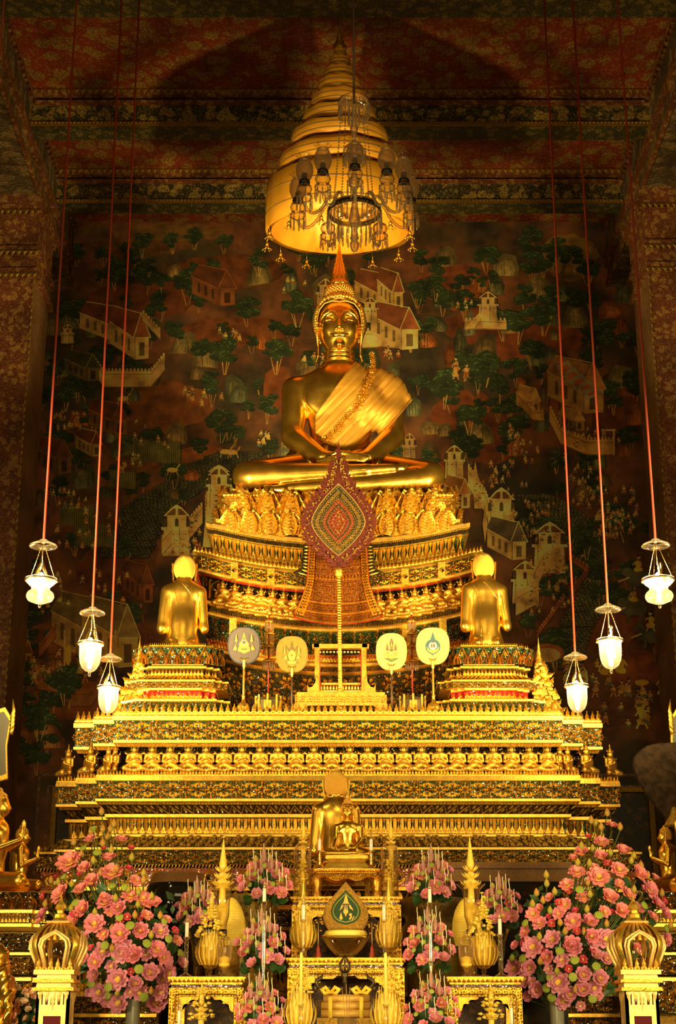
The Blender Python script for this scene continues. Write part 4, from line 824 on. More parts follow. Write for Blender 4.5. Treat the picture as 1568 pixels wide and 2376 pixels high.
def buddha(touch=False, fine=1.):
    """seated figure, right leg over left, built at the great statue's place; returns the parts as mesh builders"""
    q = lambda px, py, Y: pt(px-3, py, Y)
    u = 1/ppm(1000, 22.2); f = Fig()
    # trunk, shoulders, neck
    f.cap(q(790, 1065, 22.42), q(790, 985, 22.40), 68*u, 66*u, .1, .72); f.cap(q(790, 975, 22.40), q(790, 915, 22.38), 68*u, 82*u, .12, .68)
    f.cap(q(722, 905, 22.42), q(872, 905, 22.42), 38*u, 38*u, .14, .9); f.ell(q(752, 925, 22.19), (42*u, 14*u, 34*u), .12); f.ell(q(838, 925, 22.19), (42*u, 14*u, 34*u), .12)
    f.cap(q(790, 900, 22.42), q(790, 862, 22.38), 60*u, 36*u, .16, .8); f.cap(q(790, 875, 22.36), q(790, 825, 22.32), 34*u, 31*u, .06)
    for y in (828, 838, 848): f.cap(q(790, y, 22.34)+A(-.01, 0, 0), q(790, y, 22.34)+A(.01, 0, 0), 36*u, 36*u, .012) if False else None
    # upper arms
    f.cap(q(688, 905, 22.42), q(683, 1005, 22.32), 32*u, 26*u, .09); f.cap(q(907, 905, 22.42), q(914, 1005, 22.32), 32*u, 26*u, .09)
    if touch: f.cap(q(683, 1005, 22.32), q(655, 1062, 21.84), 25*u, 17*u, .06); f.cap(q(655, 1062, 21.84), q(640, 1105, 21.74), 16*u, 12*u, .03); HR = []
    else: f.cap(q(684, 1015, 22.30), q(752, 1062, 21.86), 28*u, 18*u, .07); f.cap(q(752, 1062, 21.86), q(800, 1064, 21.76), 15*u, 13*u, .04, 1.3)
    f.cap(q(914, 1015, 22.30), q(855, 1062, 21.86), 27*u, 18*u, .07); f.cap(q(855, 1062, 21.86), q(800, 1068, 21.78), 15*u, 12*u, .04, 1.3)
    # fingers, lying one above the other
    for i in range(4):
        if touch: f.path([q(646+i*6-12, 1100, 21.70), q(645+i*6-12, 1120, 21.66), q(644+i*6-12, 1136-abs(i-1)*3, 21.66)], [6*u, 5*u, 4*u], .012)
        else: f.path([q(800, 1056+i*4, 21.66), q(832, 1055+i*4.5, 21.64), q(858-abs(i-1)*5, 1058+i*4.5, 21.68)], [5.5*u, 5*u, 4*u], .012)
        f.path([q(795, 1062+i*5, 21.60), q(765, 1065+i*5, 21.58), q(740+abs(i-1)*5, 1065+i*5, 21.62)], [5.5*u, 5*u, 4*u], .012)
    f.path([q(828, 1062, 21.72), q(812, 1052, 21.66), q(797, 1051, 21.64)], [7*u, 6*u, 4.5*u], .02)
    if not touch: f.path([q(770, 1058, 21.74), q(785, 1050, 21.68), q(799, 1050, 21.66)], [7*u, 6*u, 4.5*u], .02)
    # crossed legs
    uk = 1/ppm(1105, 21.8)
    f.cap(q(760, 1085, 22.3), q(579, 1106, 21.84), 42*uk, 37*uk, .10); f.cap(q(825, 1085, 22.3), q(998, 1106, 21.84), 42*uk, 37*uk, .10)
    f.cap(q(590, 1106, 21.78), q(800, 1096, 21.56), 33*uk, 21*uk, .03); f.cap(q(990, 1112, 21.78), q(780, 1128, 21.58), 31*uk, 20*uk, .03); f.cap(q(780, 1128, 21.58), q(660, 1134, 21.62), 20*uk, 13*uk, .03)
    f.cap(q(800, 1096, 21.56), q(850, 1092, 21.56), 20*uk, 16*uk, .03); f.cap(q(850, 1092, 21.56), q(915, 1087, 21.58), 15*uk, 11*uk, .02)
    f.cap(q(890, 1087, 21.58), q(936, 1086, 21.62), 10*uk, 8*uk, .02)
    for i in range(4): f.cap(q(930, 1081+i*4.5, 21.62), q(946-i*1.5, 1080+i*4.5, 21.62), 4.2*uk, 3.6*uk, .01)
    f.cap(q(660, 1136, 21.58), q(624, 1136, 21.62), 12*uk, 9*uk, .02)
    for i in range(4): f.cap(q(632, 1129+i*4.5, 21.58), q(618+i*1.5, 1129+i*4.5, 21.60), 4.2*uk, 3.6*uk, .01)
    f.cap(q(700, 1090, 22.55), q(880, 1090, 22.55), 50*uk, 50*uk, .1)
    zneck = q(790, 832, 22.34)[2]
    V, Fq = f.mesh(.0165/fine); body = MB().add(V, Fq)
    # head and face
    hd = Fig(); H = q(790, 765, 22.28); k = SK; P = lambda x, z, d=0.: H+A(x*k, -d*k, z*k*1.08)      # x right, z up, d towards the viewer, in head pixels
    hd.ell(P(0, 6, -4), (51*k, 54*k, 65*k), .03); hd.ell(P(0, -20, 8), (40*k, 40*k, 46*k), .05); hd.ell(P(0, -44, 14), (18*k, 22*k, 15*k), .06); hd.ell(P(0, 22, 12), (44*k, 36*k, 36*k), .04)
    for s in (-1, 1):
        hd.ell(P(s*21, -12, 31), (17*k, 15*k, 19*k), .05)                                      # cheeks
        hd.ell(P(s*22, 9, 47), (15*k, 11*k, 8*k), .035, sub=True)                                # eye hollows
        hd.ell(P(s*22, 6, 36), (15*k, 9.5*k, 8*k), .015)                                         # lids
        hd.path([P(s*5, 9, 50), P(s*12, 20, 49), P(s*24, 24, 44), P(s*36, 19, 36), P(s*42, 12, 28)], [2.6*k, 2.4*k, 2.*k, 1.8*k, 1.4*k], .015)     # brows
        hd.ell(P(s*6.5, -20, 51), (5*k, 5*k, 4*k), .012); hd.path([P(s*2, -33.5, 51), P(s*10, -32.5, 49), P(s*19, -29, 43)], [2.6*k, 2.4*k, 1.2*k], .008); hd.path([P(s*1, -38, 50), P(s*9, -37.5, 48), P(s*15, -34, 44)], [3.2*k, 2.6*k, 1.2*k], .008)
    hd.cap(P(0, 14, 47), P(0, -16, 57), 3.4*k, 5*k, .035); hd.ell(P(0, -18, 57), (5.5*k, 6.5*k, 5*k), .02); hd.ell(P(0, -50, 38), (9*k, 8*k, 7*k), .04)
    hd.cap(P(0, -40, -4), q(790, 850, 22.34), 31*u, 33*u, .04)
    for y in (822, 832, 842): hd.ell(q(790, y, 22.32), (36.5*k, 35*k, 3.2*k), .02)
    for s in (-1, 1):                                                                           # long ears
        hd.path([P(s*52, 14, -2), P(s*60, 22, -4), P(s*62, 12, -3), P(s*59, -4, 0), P(s*54, -18, 2), P(s*49, -32, 2)], [3*k, 3.2*k, 3.2*k, 3*k, 3*k, 2.6*k], .008, 1.6)
        hd.path([P(s*50, -30, 2), P(s*50, -48, 1), P(s*49.5, -62, 0), P(s*53, -74, -2)], [3.4*k, 3*k, 3.2*k, 2.2*k], .006, 1.6); hd.path([P(s*51, 8, 2), P(s*54, -4, 4), P(s*50, -20, 4)], [2*k, 2*k, 2*k], .006)
    V, Fq = hd.mesh(.0068/fine**.5, lo=P(-72, -92, 72), hi=P(72, 82, -72)); body.add(V, Fq)
    # hair cap with curls, hairline band and topknot
    hair = MB(); hc = P(0, 18, -6); hr = A(57*k, 56*k, 70*k)
    lim = lambda p: (p[2] > .62 or p[1] > -.42 or False) and p[2] > -.55 and not (p[1] < -.2 and p[2] < .70-.0*p[1] and abs(p[0]) < .86)
    curls(hair, hc, hr, 1150, 4.2*k, lim, 1.7); curls(hair, P(0, 86, -8), A(32*k, 30*k, 27*k), 330, 3.7*k, lambda p: p[2] > -.5, 1.5)
    a = np.linspace(-PI/2, PI/2, 15); hair.add(*lathe([(math.cos(t)*hr[0]*.96, math.sin(t)*hr[2]*.96) for t in a], 32, hc, arc=(math.radians(-14), math.radians(194)))); hair.add(*ball(P(0, 86, -8), A(31*k, 29*k, 26*k), 24, 12))
    line = [P(s_*x, z, d) for s_, x, z, d in ((-1, 50, -40, 8), (-1, 52.5, -10, 14), (-1, 51, 18, 20), (-1, 46, 36, 27), (-1, 34, 47, 35), (-1, 16, 50, 42), (1, 0, 47, 44), (1, 16, 50, 42), (1, 34, 47, 35), (1, 46, 36, 27), (1, 51, 18, 20), (1, 52.5, -10, 14), (1, 50, -40, 8))]
    hair.add(*tube(line, 1.8*k, 8))
    top = MB(); finial(top, P(0, 108, -8), 118*k, 21*k); top.add(*lathe([(24*k, 0), (28*k, 4*k), (24*k, 8*k), (21*k, 11*k)], 20, P(0, 104, -8), lobes=10, lamp=.08))
    eye = MB()
    for s in (-1, 1):
        eye.add(*tube([P(s*13, 1.2, 45.6), P(s*18, -.6, 45.9), P(s*24, -.6, 44), P(s*30, 1.0, 40.6)], [.5*k, 1.5*k, 1.5*k, .5*k], 6))
    return f, body, hair, top, eye, P, q
PEARL = mat('dark_inlay', (.02, .012, .006), .15)
CLOTH = mat('saffron_gold_silk', (.60, .29, .03), .5, .45, var=.12, vscale=5, bump=.15, bscale=120)
CURL = mat('gilt_curls', (.86, .52, .09), .36, .85)
great = empty('seated_buddha_statue', pt(784, 1152, 22.0), 'great gilded seated statue with folded hands, silk sash and pointed flame on the head', 'statue')
f0, body, hair, top, eye, HP, q0 = buddha()
body.build('body', [GOLD], great); hair.build('hair_curls', [CURL], great); top.build('head_flame', [GOLD], great)
for nm in ('eye_inlay',): eye.build(nm, [PEARL], great, smooth=True)
# raised edges of the robe over the knees
for pts in (((607, 1130), (597, 1112), (600, 1090), (612, 1076), (650, 1074)), ((960, 1086), (968, 1092), (970, 1112), (965, 1135), (958, 1148))):
    P3 = [hit(f0.ev, x, y, 21.2, 22.6) for x, y in pts]; P3 = [p for p in P3 if p is not None]
    if len(P3) > 2: MB().add(*tube(P3, .010, 8)).build('robe_hem', [GOLD], great)
# the silk shawl: a thin shell around trunk and left arm, cut along its hems
cf = Fig(); q = q0; u = 1/ppm(1000, 22.2)
cf.cap(q(790, 1065, 22.42), q(790, 985, 22.40), 69*u, 68*u, .1, .76); cf.cap(q(790, 975, 22.40), q(790, 915, 22.38), 70*u, 84*u, .12, .72)
cf.cap(q(722, 905, 22.42), q(872, 905, 22.42), 39*u, 39*u, .14, .95); cf.ell(q(752, 925, 22.14), (42*u, 20*u, 34*u), .10); cf.ell(q(838, 925, 22.14), (44*u, 20*u, 36*u), .12); cf.cap(q(790, 900, 22.42), q(790, 862, 22.38), 60*u, 36*u, .16, .8)
cf.cap(q(907, 905, 22.42), q(911, 1000, 22.34), 33*u, 29*u, .14); cf.cap(q(880, 880, 22.40), q(945, 922, 22.40), 22*u, 8*u, .14); cf.cap(q(860, 960, 22.25), q(900, 965, 22.30), 30*u, 25*u, .15)
SH = np.array([(824, 838), (800, 868), (768, 912), (731, 962), (731, 1010), (742, 1022), (765, 1034), (800, 1046), (828, 1048), (850, 1036), (874, 1012), (900, 986), (922, 962), (940, 940), (957, 921), (949, 896), (932, 876), (904, 856), (862, 842)], float)
def poly_d(px, py, Pg):
    d = np.full(px.shape, 1e9); ins = np.zeros(px.shape, bool); n = len(Pg)
    for i in range(n):
        a, b = Pg[i], Pg[(i+1) % n]; e = b-a; t = np.clip(((px-a[0])*e[0]+(py-a[1])*e[1])/(e@e), 0, 1); d = np.minimum(d, np.hypot(px-a[0]-t*e[0], py-a[1]-t*e[1]))
        c = (a[1] > py) != (b[1] > py); xx = a[0]+(py-a[1])/(b[1]-a[1]+1e-12)*e[0]; ins ^= c & (px < xx)
    return np.where(ins, -d, d)
def cut(P, D):
    px, py = proj(P); d2 = poly_d(px, py, SH)*.0066; t = (px*.72+py*.69); t2 = (px*.6-py*.2)
    fold = .0035*np.sin(t*.5+3*np.sin(px*.02+py*.013))+.0035*np.sin(t*.27+1.7+np.sin(py*.03)*2)*np.clip((px-800)/90, .3, 1.2)+.002*np.sin(t*.8+np.sin(px*.05))
    sh = D-.016-fold; inner = D-.0; band = 100*0+P[..., 1]-22.62; return np.maximum(np.maximum(np.maximum(sh, -(inner+.008)), d2), band)
V, Fq = cf.mesh(.0125, extra=cut); MB().add(V, Fq).build('silk_shawl', [CLOTH], great)['label'] = 'matt saffron silk shawl over one shoulder'
fr = MB()
for i in range(95):                                     # fringe of the shawl's lower hem
    t = i/94*5; k = int(min(4, t)); pp = SH[9+k]+(SH[10+k]-SH[9+k])*(t-k); p = hit(lambda P: cf.ev(P)-.02, pp[0]-1, pp[1]-1, 21.6, 22.7)
    if p is not None: fr.add(*tube([p, p+A(.02, -.006, -.045)], [.004, .002], 4))
if fr.n: fr.build('fringe', [CLOTH], [o for o in bpy.data.objects if o.name == 'silk_shawl'][0])
gl = MB(); path = np.array([(864, 821), (864, 842), (866, 860), (857, 886), (847, 907), (840, 926), (830, 943), (816, 960), (795, 981), (774, 1007), (757, 1019), (744, 1024)], float)
cum = np.concatenate([[0], np.cumsum(np.linalg.norm(np.diff(path, axis=0), axis=1))]); rs = random.Random(4)
garl = empty('garland', great.location, 'garland of gilt and jewelled blossoms hung diagonally across the great statue\'s silk shawl', 'garland')
fl1 = MB(); m_ = Mo(1.).flower((.5, .5), .42, 6)
tile(fl1, lambda s, t: np.stack([(s-.5)*.15, 0*s, (t-.5)*.15], -1), m_, 1, .03); fl1.add(*ball((0, -.01, 0), (.02, .02, .02), 6, 4), mi=1); fm = fl1.mesh('garland_blossom', [GOLDR, GEM], False)
for i, d in enumerate(np.arange(0, cum[-1], 8.2)):
    px, py = np.interp(d, cum, path[:, 0]), np.interp(d, cum, path[:, 1]); p = hit(lambda P: cf.ev(P)-.045, px, py, 21.4, 22.7)
    if p is None: p = pt(px, py, 22.3)
    o = bpy.data.objects.new('blossom', fm); COL.objects.link(o); o.parent = garl; o.matrix_parent_inverse = parent_inv(garl); o.location = p+A(rs.uniform(-.02, .02), 0, 0); o.rotation_euler = (rs.uniform(-.3, .3), rs.uniform(0, 2), rs.uniform(-.4, .4)); o.scale = (rs.uniform(.75, 1.1),)*3

# ---- kneeling attendants seen from behind, local frame: origin under the seat, facing +y, height about 1.24
def attendant():
    f = Fig(); f.cap((0, 0, .10), (0, 0, .35), .215, .205, .06, .72); f.cap((0, .0, .35), (0, .02, .70), .20, .235, .10, .62); f.cap((-.2, .02, .76), (.2, .02, .76), .085, .085, .10)
    f.cap((0, .02, .78), (0, .03, .93), .10, .075, .08)
    f.cap((-.27, .0, .745), (-.315, -.03, .30), .085, .075, .06); f.cap((-.315, -.03, .28), (-.10, .30, .46), .07, .05, .04)
    f.cap((.27, .0, .745), (.33, .0, .30), .082, .062, .035); f.cap((.33, .0, .30), (.10, .30, .46), .062, .045, .04)
    for s in (-1, 1):
        f.ell((s*.03, .33, .54), (.022, .03, .10), .02); f.cap((s*.14, .05, .10), (s*.27, .38, .09), .13, .10, .08); f.cap((s*.27, .38, .07), (s*.14, -.16, .06), .08, .055, .05)
        for k in range(4): f.cap((s*.014, .30+k*.02, .60), (s*.012, .30+k*.018, .66+.02*(1.5-abs(k-1.5))), .011, .008, .006)
        f.cap((s*.03, .28, .52), (s*.02, .26, .60), .013, .009, .01)
    f.ell((0, .03, 1.05), (.152, .145, .15), .05); f.ell((0, .14, 1.01), (.09, .06, .11), .04); f.cap((0, .19, 1.05), (0, .215, 1.0), .012, .02, .02)
    for s in (-1, 1): f.path([(s*.165, .04, 1.10), (s*.19, .02, 1.12), (s*.188, .02, 1.03), (s*.17, .02, .93), (s*.172, .02, .87)], [.014, .015, .014, .014, .012], .01)
    rt = bpy.data.objects.new('attendant_statue', None); COL.objects.link(rt); rt.empty_display_size = .1; tag(rt, cat='statue')
    V, Fq = f.mesh(.012); MB().add(V, Fq).build('body', [GOLD], rt)
    h = MB(); curls(h, (0, .02, 1.06), (.166, .155, .165), 2100, .0075, lambda p: p[2] > -.72 and (p[1] < .45 or p[2] > .5), 1.3); h.add(*ball((0, .015, 1.06), (.163, .15, .161), 24, 14)); h.build('hair_curls', [CURL], rt)
    def hy(x, z):
        for y in np.arange(-.5, .3, .004):
            if f.ev(A(x, y, z)[None])[0] < -.004: return y
        return .0
    for pts, r in ((((-.19, .80), (-.13, .72), (-.085, .58), (-.08, .40), (-.085, .22), (-.095, .12)), .009), (((-.175, .81), (-.115, .72), (-.07, .58), (-.065, .40), (-.07, .22)), .005), (((-.03, .84), (.06, .76), (.15, .66), (.21, .62)), .008), (((-.015, .86), (.08, .77), (.17, .675)), .005), (((-.04, .83), (.02, .7), (.03, .5), (.03, .3), (.02, .12)), .004), (((-.27, .28), (-.24, .22), (-.22, .10)), .006)):
        P3 = []
        for (x0, z0), (x1, z1) in zip(pts[:-1], pts[1:]):
            for t in np.linspace(0, 1, 6)[:-1]: x, z = x0+(x1-x0)*t, z0+(z1-z0)*t; P3.append((x, hy(x, z), z))
        MB().add(*tube(P3, r, 8)).build('robe_hem', [GOLD], rt)
    return rt
att = attendant()
place(att, pt(422, 1513, 20.98), 0.10, (.90, .95, 1.13), 'gilded kneeling attendant seen from behind on the left pedestal')
place(att, pt(1128, 1508, 20.98), 0.04, (.90, .95, 1.13), 'gilded kneeling attendant seen from behind on the right pedestal')
place(att, pt(779, 2030, 18.9), -0.1, (.82, .86, 1.0), 'gilded kneeling attendant seen from behind, half hidden by the small seated statue')

# ---- small crowned figures in the niches of the throne, hands at the chest
def deva():
    f = Fig(); f.cap((0, 0, .12), (0, -.01, .24), .055, .065, .03, .7); f.cap((-.06, 0, .25), (.06, 0, .25), .028, .028, .03); f.cap((0, 0, .25), (0, 0, .30), .022, .02, .01); f.ell((0, -.005, .32), (.035, .037, .042), .01)
    for s in (-1, 1):
        f.cap((s*.085, 0, .245), (s*.10, -.01, .16), .024, .019, .015); f.cap((s*.10, -.01, .155), (s*.012, -.07, .19), .018, .012, .01); f.ell((s*.008, -.078, .205), (.009, .012, .026), .005)
        f.cap((s*.03, -.01, .11), (s*.12, -.07, .06), .045, .036, .03); f.cap((s*.12, -.07, .05), (s*.02, -.07, .03), .03, .022, .02); f.ell((s*.045, 0, .32), (.008, .01, .022), .004)
    f.cap((-.07, -.02, .0), (.07, -.02, .0), .035, .035, .03); return f.mesh(.0085)
dv = MB().add(*deva()); dv.add(*lathe([(.036, .0), (.042, .008), (.03, .016), (.034, .026), (.022, .034), (.025, .044), (.014, .054), (.012, .08), (.0, .125)], 10, (0, 0, .345)))
for s in (-1, 1): dv.add(*tube([(s*.09, -.0, .26), (s*.125, 0, .27), (s*.135, 0, .30)], [.015, .012, .002], 5)); dv.add(*tube([(s*.04, 0, .34), (s*.065, 0, .365), (s*.06, 0, .39)], [.01, .008, .001], 5))
dv.add(*many(OCT, [(x, -.10, .045) for x in (-.08, -.04, 0, .04, .08)], [.012]), mi=1); dvm = dv.mesh('niche_figure', [GOLDN, GEM], True)
def dput(px, py, Y, s, rz=0): 
    o = bpy.data.objects.new('niche_figure', dvm); COL.objects.link(o); o.parent = throne; o.matrix_parent_inverse = parent_inv(throne); o.location = pt(px, py, Y); o.rotation_euler = (0, 0, rz); o.scale = (s, s, s)
for i in range(24): dput(310+i*41.8, 1794, 20.52, .96)
for px, s in ((266, -1), (250, -1), (1318, 1), (1300, 1)): dput(px, 1797, 20.66, .92, s*.9)
for px, s, py, Y in ((208, -1, 1800, 20.85), (1362, 1, 1800, 20.85), (156, -1, 1806, 21.1), (1418, 1, 1806, 21.1)): dput(px, py, Y, 1.0, s*.7)
for px in (514, 543, 576, 605, 632, 658, 686, 877, 905, 933, 963, 990, 1018, 1048, 1072):
    X = pt(px, 1420, 21.55)[0]; o_y = 1441; p = pt(px, o_y, 21.55); 
    o = bpy.data.objects.new('niche_figure', dvm); COL.objects.link(o); o.parent = throne; o.matrix_parent_inverse = parent_inv(throne); o.location = p+A(0, 0, float(U.sg(X))); o.scale = (.95, .95, .95)
# ---------------------------------------------------------------- glass, silk and other stuff
def thin_glass(name, tint=(1, .95, .8), frost=.0, refl=.35):
    m = bpy.data.materials.new(name); N, L = NT(m); N.remove(N['Principled BSDF']); out = [n for n in N if n.bl_idname == 'ShaderNodeOutputMaterial'][0]
    t = N.new('ShaderNodeBsdfTransparent'); t.inputs[0].default_value = (*tint, 1); g = N.new('ShaderNodeBsdfGlossy'); g.inputs['Roughness'].default_value = .06; g.inputs[0].default_value = (1, .95, .85, 1)
    lw = N.new('ShaderNodeLayerWeight'); lw.inputs[0].default_value = refl; mx = N.new('ShaderNodeMixShader'); L.new(lw.outputs['Facing'], mx.inputs[0]); L.new(t.outputs[0], mx.inputs[1]); L.new(g.outputs[0], mx.inputs[2]); s = mx.outputs[0]
    if frost:
        tr = N.new('ShaderNodeBsdfTranslucent'); tr.inputs[0].default_value = (.9, .8, .62, 1); m2 = N.new('ShaderNodeMixShader'); m2.inputs[0].default_value = frost; L.new(s, m2.inputs[1]); L.new(tr.outputs[0], m2.inputs[2]); s = m2.outputs[0]
    L.new(s, out.inputs[0]); return m
GLASS = thin_glass('clear_glass', (1, .96, .85), .06, .45); HAZED = thin_glass('bloom_hazed_lamp_glass', (1, .94, .8), .16); GLOBE = thin_glass('smoked_globe_glass', (.85, .75, .55), .42)  # lamp bowls: translucent white share imitates bloom around the lit bulb
PRISM = thin_glass('cut_crystal', (1, .95, .82), .28, .7)
CORD = mat('red_silk_cord', (.30, .030, .008), .5); CORDD = mat('dark_cord', (.07, .03, .01), .6); BLACKM = mat('blackened_metal', (.03, .02, .012), .4, .6)
BULB = mat('lit_bulb', (1, .9, .7), .4, emit=(1, .74, .36), es=45.); BRASS = mat('brass', (.85, .55, .18), .25, 1.)
CANOPY = mat('saffron_canopy_silk', (.90, .40, .025), .42, .12, var=.15, vscale=2.5, bump=.25, bscale=5); BRAID = mat('dark_gold_braid', (.30, .16, .03), .6)
def bell_glass(kind):
    if kind == 'bell': pr = [(.0, -.30), (.05, -.285), (.09, -.25), (.118, -.19), (.128, -.11), (.130, .0), (.134, .03), (.150, .045), (.152, .06)]
    else: pr = [(.0, -.235), (.06, -.23), (.13, -.20), (.150, -.165), (.15, -.14), (.135, -.11), (.10, -.085), (.10, -.05), (.13, -.025), (.155, 0), (.17, .03), (.172, .045)]
    return pr
def oil_lamp(kind):
    rt = bpy.data.objects.new('hanging_lamp', None); COL.objects.link(rt); tag(rt, cat='lamp'); rt.empty_display_size = .1
    pr = bell_glass(kind); MB().add(*lathe(pr, 32)).build('glass_bowl', [HAZED], rt)
    r, z = pr[-1]; MB().add(*lathe([(r-.004, z-.03), (r+.006, z-.03), (r+.006, z-.012), (r-.004, z-.012)], 32)).build('brass_band', [BRASS], rt)
    zb = pr[0][1]; MB().add(*lathe([(0, -.05), (.012, -.045), (.02, -.025), (.012, -.01), (.022, .0), (.02, .015), (0, .02)], 16, (0, 0, zb-.0))).build('glass_knob', [GLASS], rt)
    for k in range(3):
        a = k*2*PI/3+.5; p0 = A(r*math.cos(a), r*math.sin(a), z-.02); p1 = A(.02*math.cos(a), .02*math.sin(a), .42); n = 24; mb = MB()
        mb.add(*tube([p0+(p1-p0)*t+A(math.cos(a+PI/2), math.sin(a+PI/2), 0)*.0035*math.sin(t*n*PI) for t in np.linspace(0, 1, n*2)], .004, 4)); mb.add(*lathe([(.010, -.004), (.014, 0), (.010, .004)], 10, p0)); mb.build('chain', [BRASS], rt)
    MB().add(*lathe([(.0, .055), (.035, .05), (.055, .03), (.10, .01), (.145, -.012), (.155, -.03), (.150, -.034), (.14, -.02), (.09, .0)], 36, (0, 0, .44))).build('smoke_bell', [GLASS], rt)
    MB().add(*tube([(0, 0, .52), (0, 0, .20)], .004, 6)).build('drop_rod', [BRASS], rt)
    w = MB()                                            # the folded metal flame shade
    for s in (-1, 1):
        V = []; 
        for t in np.linspace(0, 1, 9): wd = .035*math.sin(PI*(.12+.86*t))+.004; c = A(s*(.018+.055*(1-t)**1.5), -.02*s, .06+.17*t); V += [c+A(-wd*.7, -.02, 0), c+A(0, -.045, 0), c+A(wd*.7, -.02, 0)]
        i = np.arange(8)*3; w.add(np.array(V), np.vstack([np.stack([i, i+1, i+4, i+3], -1), np.stack([i+1, i+2, i+5, i+4], -1)]))
    w.build('metal_leaf', [BRASS], rt)
    b = MB().add(*lathe([(0, -.19), (.028, -.18), (.03, -.13), (.018, -.12), (.024, -.10), (.05, -.06), (.058, -.01), (.045, .05), (.02, .1), (0, .12)], 20)); b.build('bulb', [BULB], rt)
    l = bpy.data.lights.new('lamp_glow', 'POINT'); l.energy = LAMPW; l.color = (1, .76, .34); l.shadow_soft_size = .03; lo = bpy.data.objects.new('lamp_glow', l); COL.objects.link(lo); lo.parent = rt; lo.location = (0, 0, .17)
    return rt
LAMPW = 58
def cord(name, a, b, r, m, label, cat='cord', group=None): o = MB().add(*tube([a, (a+b)/2, b], r, 8)).build(name, [m]); return tag(o, label, cat, group)
lb, lo_ = oil_lamp('bell'), oil_lamp('round')
for kind, px, py, Y, tx, lab in ((lo_, 95, 1352, 16.4, 168, 'nearest hanging lamp on the left, round waisted glass bowl glowing before the column'), (lb, 210, 1502, 18.4, 265, 'middle hanging lamp on the left, bell shaped glass, brightly lit'), (lb, 252, 1603, 19.9, 310, 'lowest hanging lamp on the left, bell shaped glass touching the throne corner'),
                                  (lo_, 1527, 1352, 16.2, 1425, 'nearest hanging lamp on the right, round waisted glass bowl at the picture edge'), (lb, 1415, 1495, 18.2, 1325, 'middle hanging lamp on the right, bell shaped glass, brightly lit'), (lb, 1338, 1600, 19.7, 1272, 'lowest hanging lamp on the right, bell shaped glass beside the throne corner')):
    p = pt(px, py, Y); k = 1.0 if kind is lo_ else (1.02 if Y < 19 else 1.0); place(kind, p, R.uniform(0, 2), k, lab)
    side = 'left' if px < 784 else 'right'; top = np.array(p); top[2] = ZT; top[0] = pt(tx, 60, Y)[0]; top[0] = p[0]+(top[0]-p[0])*.35
    cord('lamp_cord', p+A(0, 0, .50*k), top, .013 if Y < 17 else .0135, CORD, 'red cord holding the ' + lab.split(',')[0])
cord('lamp_cord', pt(15, 40, 14.5)*A(1, 1, 1)+A(-.05, 0, -1.6), pt(15, 0, 14.5)*A(1, 1, 0)+A(0, 0, ZT), .012, CORD, 'short piece of red cord at the upper left corner')

# ---------------------------------------------------------------- the nine tiered umbrella
UY = 21.9; uc = pt(788, 535, UY); UL = lambda py: (535-py)*su/.945; um = empty('tiered_umbrella', uc, 'nine tiered saffron silk umbrella of state hanging over the great seated statue', 'umbrella'); su = 1/ppm(480, UY)
uc0 = uc; uc = A(0, 0, 0); um.location = (0, 0, 0)
tiers = [(170, 540, 432), (141, 410, 372), (112, 350, 316), (86, 302, 272), (66, 260, 230), (50, 223, 194), (37, 190, 166), (25, 160, 139), (15, 135, 118)]
for i, (r, yb_, yt) in enumerate(tiers):
    r *= su; zb_, zt = UL(yb_), UL(yt); n = 64; nxt = tiers[i+1][0]*su*.93 if i < 8 else .03; zn = UL(tiers[i+1][1]) if i < 8 else zt+.06
    rs = random.Random(i); wob = [rs.uniform(-.008, .008) for _ in range(16)]
    def ringv(rr, z): return [(uc[0]+rr*(1+wob[int(16*k/n)]+.006*math.sin(k*PI/2))*math.cos(2*PI*k/n), uc[1]+rr*math.sin(2*PI*k/n), z+.012*math.sin(k*PI/4)) for k in range(n)]
    rings = [ringv(r*.97, zb_), ringv(r*1.005, zb_+.01), ringv(r, zb_+(zt-zb_)*.4), ringv(r*.985, zt), ringv(r*.95, zt+.015), ringv(nxt, zn-.01)]; V = np.vstack(rings); a = np.arange(n)
    Fs = [np.stack([k*n+a, k*n+(a+1) % n, (k+1)*n+(a+1) % n, (k+1)*n+a], -1) for k in range(5)]; MB().add(V, Fs).build('tier', [CANOPY], um, smooth=True)
    b = MB()
    for t in ((.30, .66) if i < 8 else (.5,)):
        z = zb_+(zt-zb_)*t; b.add(*lathe([(r*1.006, -.011), (r*1.016, 0), (r*1.006, .011)], 64, (uc[0], uc[1], z)))
    b.build('braid', [BRAID], um)
    if i in (0, 2): MB().add(*lathe([(r*.93, 0), (r*.93, (zt-zb_)*.8), (r*.1, (zt-zb_)*1.05)], 48, (uc[0], uc[1], zb_+.01))).build('lining', [CANOPY], um)
MB().add(*lathe([(.10, 0), (.11, .05), (.07, .09), (.075, .12), (.045, .18), (.05, .2), (.02, .3), (.022, .33), (.008, .42), (0, .55)], 16, (uc[0], uc[1], UL(116)))).build('finial', [GOLDR], um)
MB().add(*tube([(uc[0], uc[1], UL(250)), (uc[0], uc[1], UL(552))], .03, 8)).build('pole', [GOLD], um)
cord('umbrella_cord', uc0+A(0, -math.sin(.17), math.cos(.17))*(UL(116)+.5), A(uc0[0], UY-.6, ZT), .006, CORDD, 'thin dark cord from the ceiling to the tip of the tiered umbrella')
tas = MB().add(*tube([(0, 0, 0), (0, 0, -.10)], .004, 5)).add(*lathe([(.008, 0), (.03, -.03), (.024, -.05), (.012, -.06)], 8, (0, 0, -.10)))
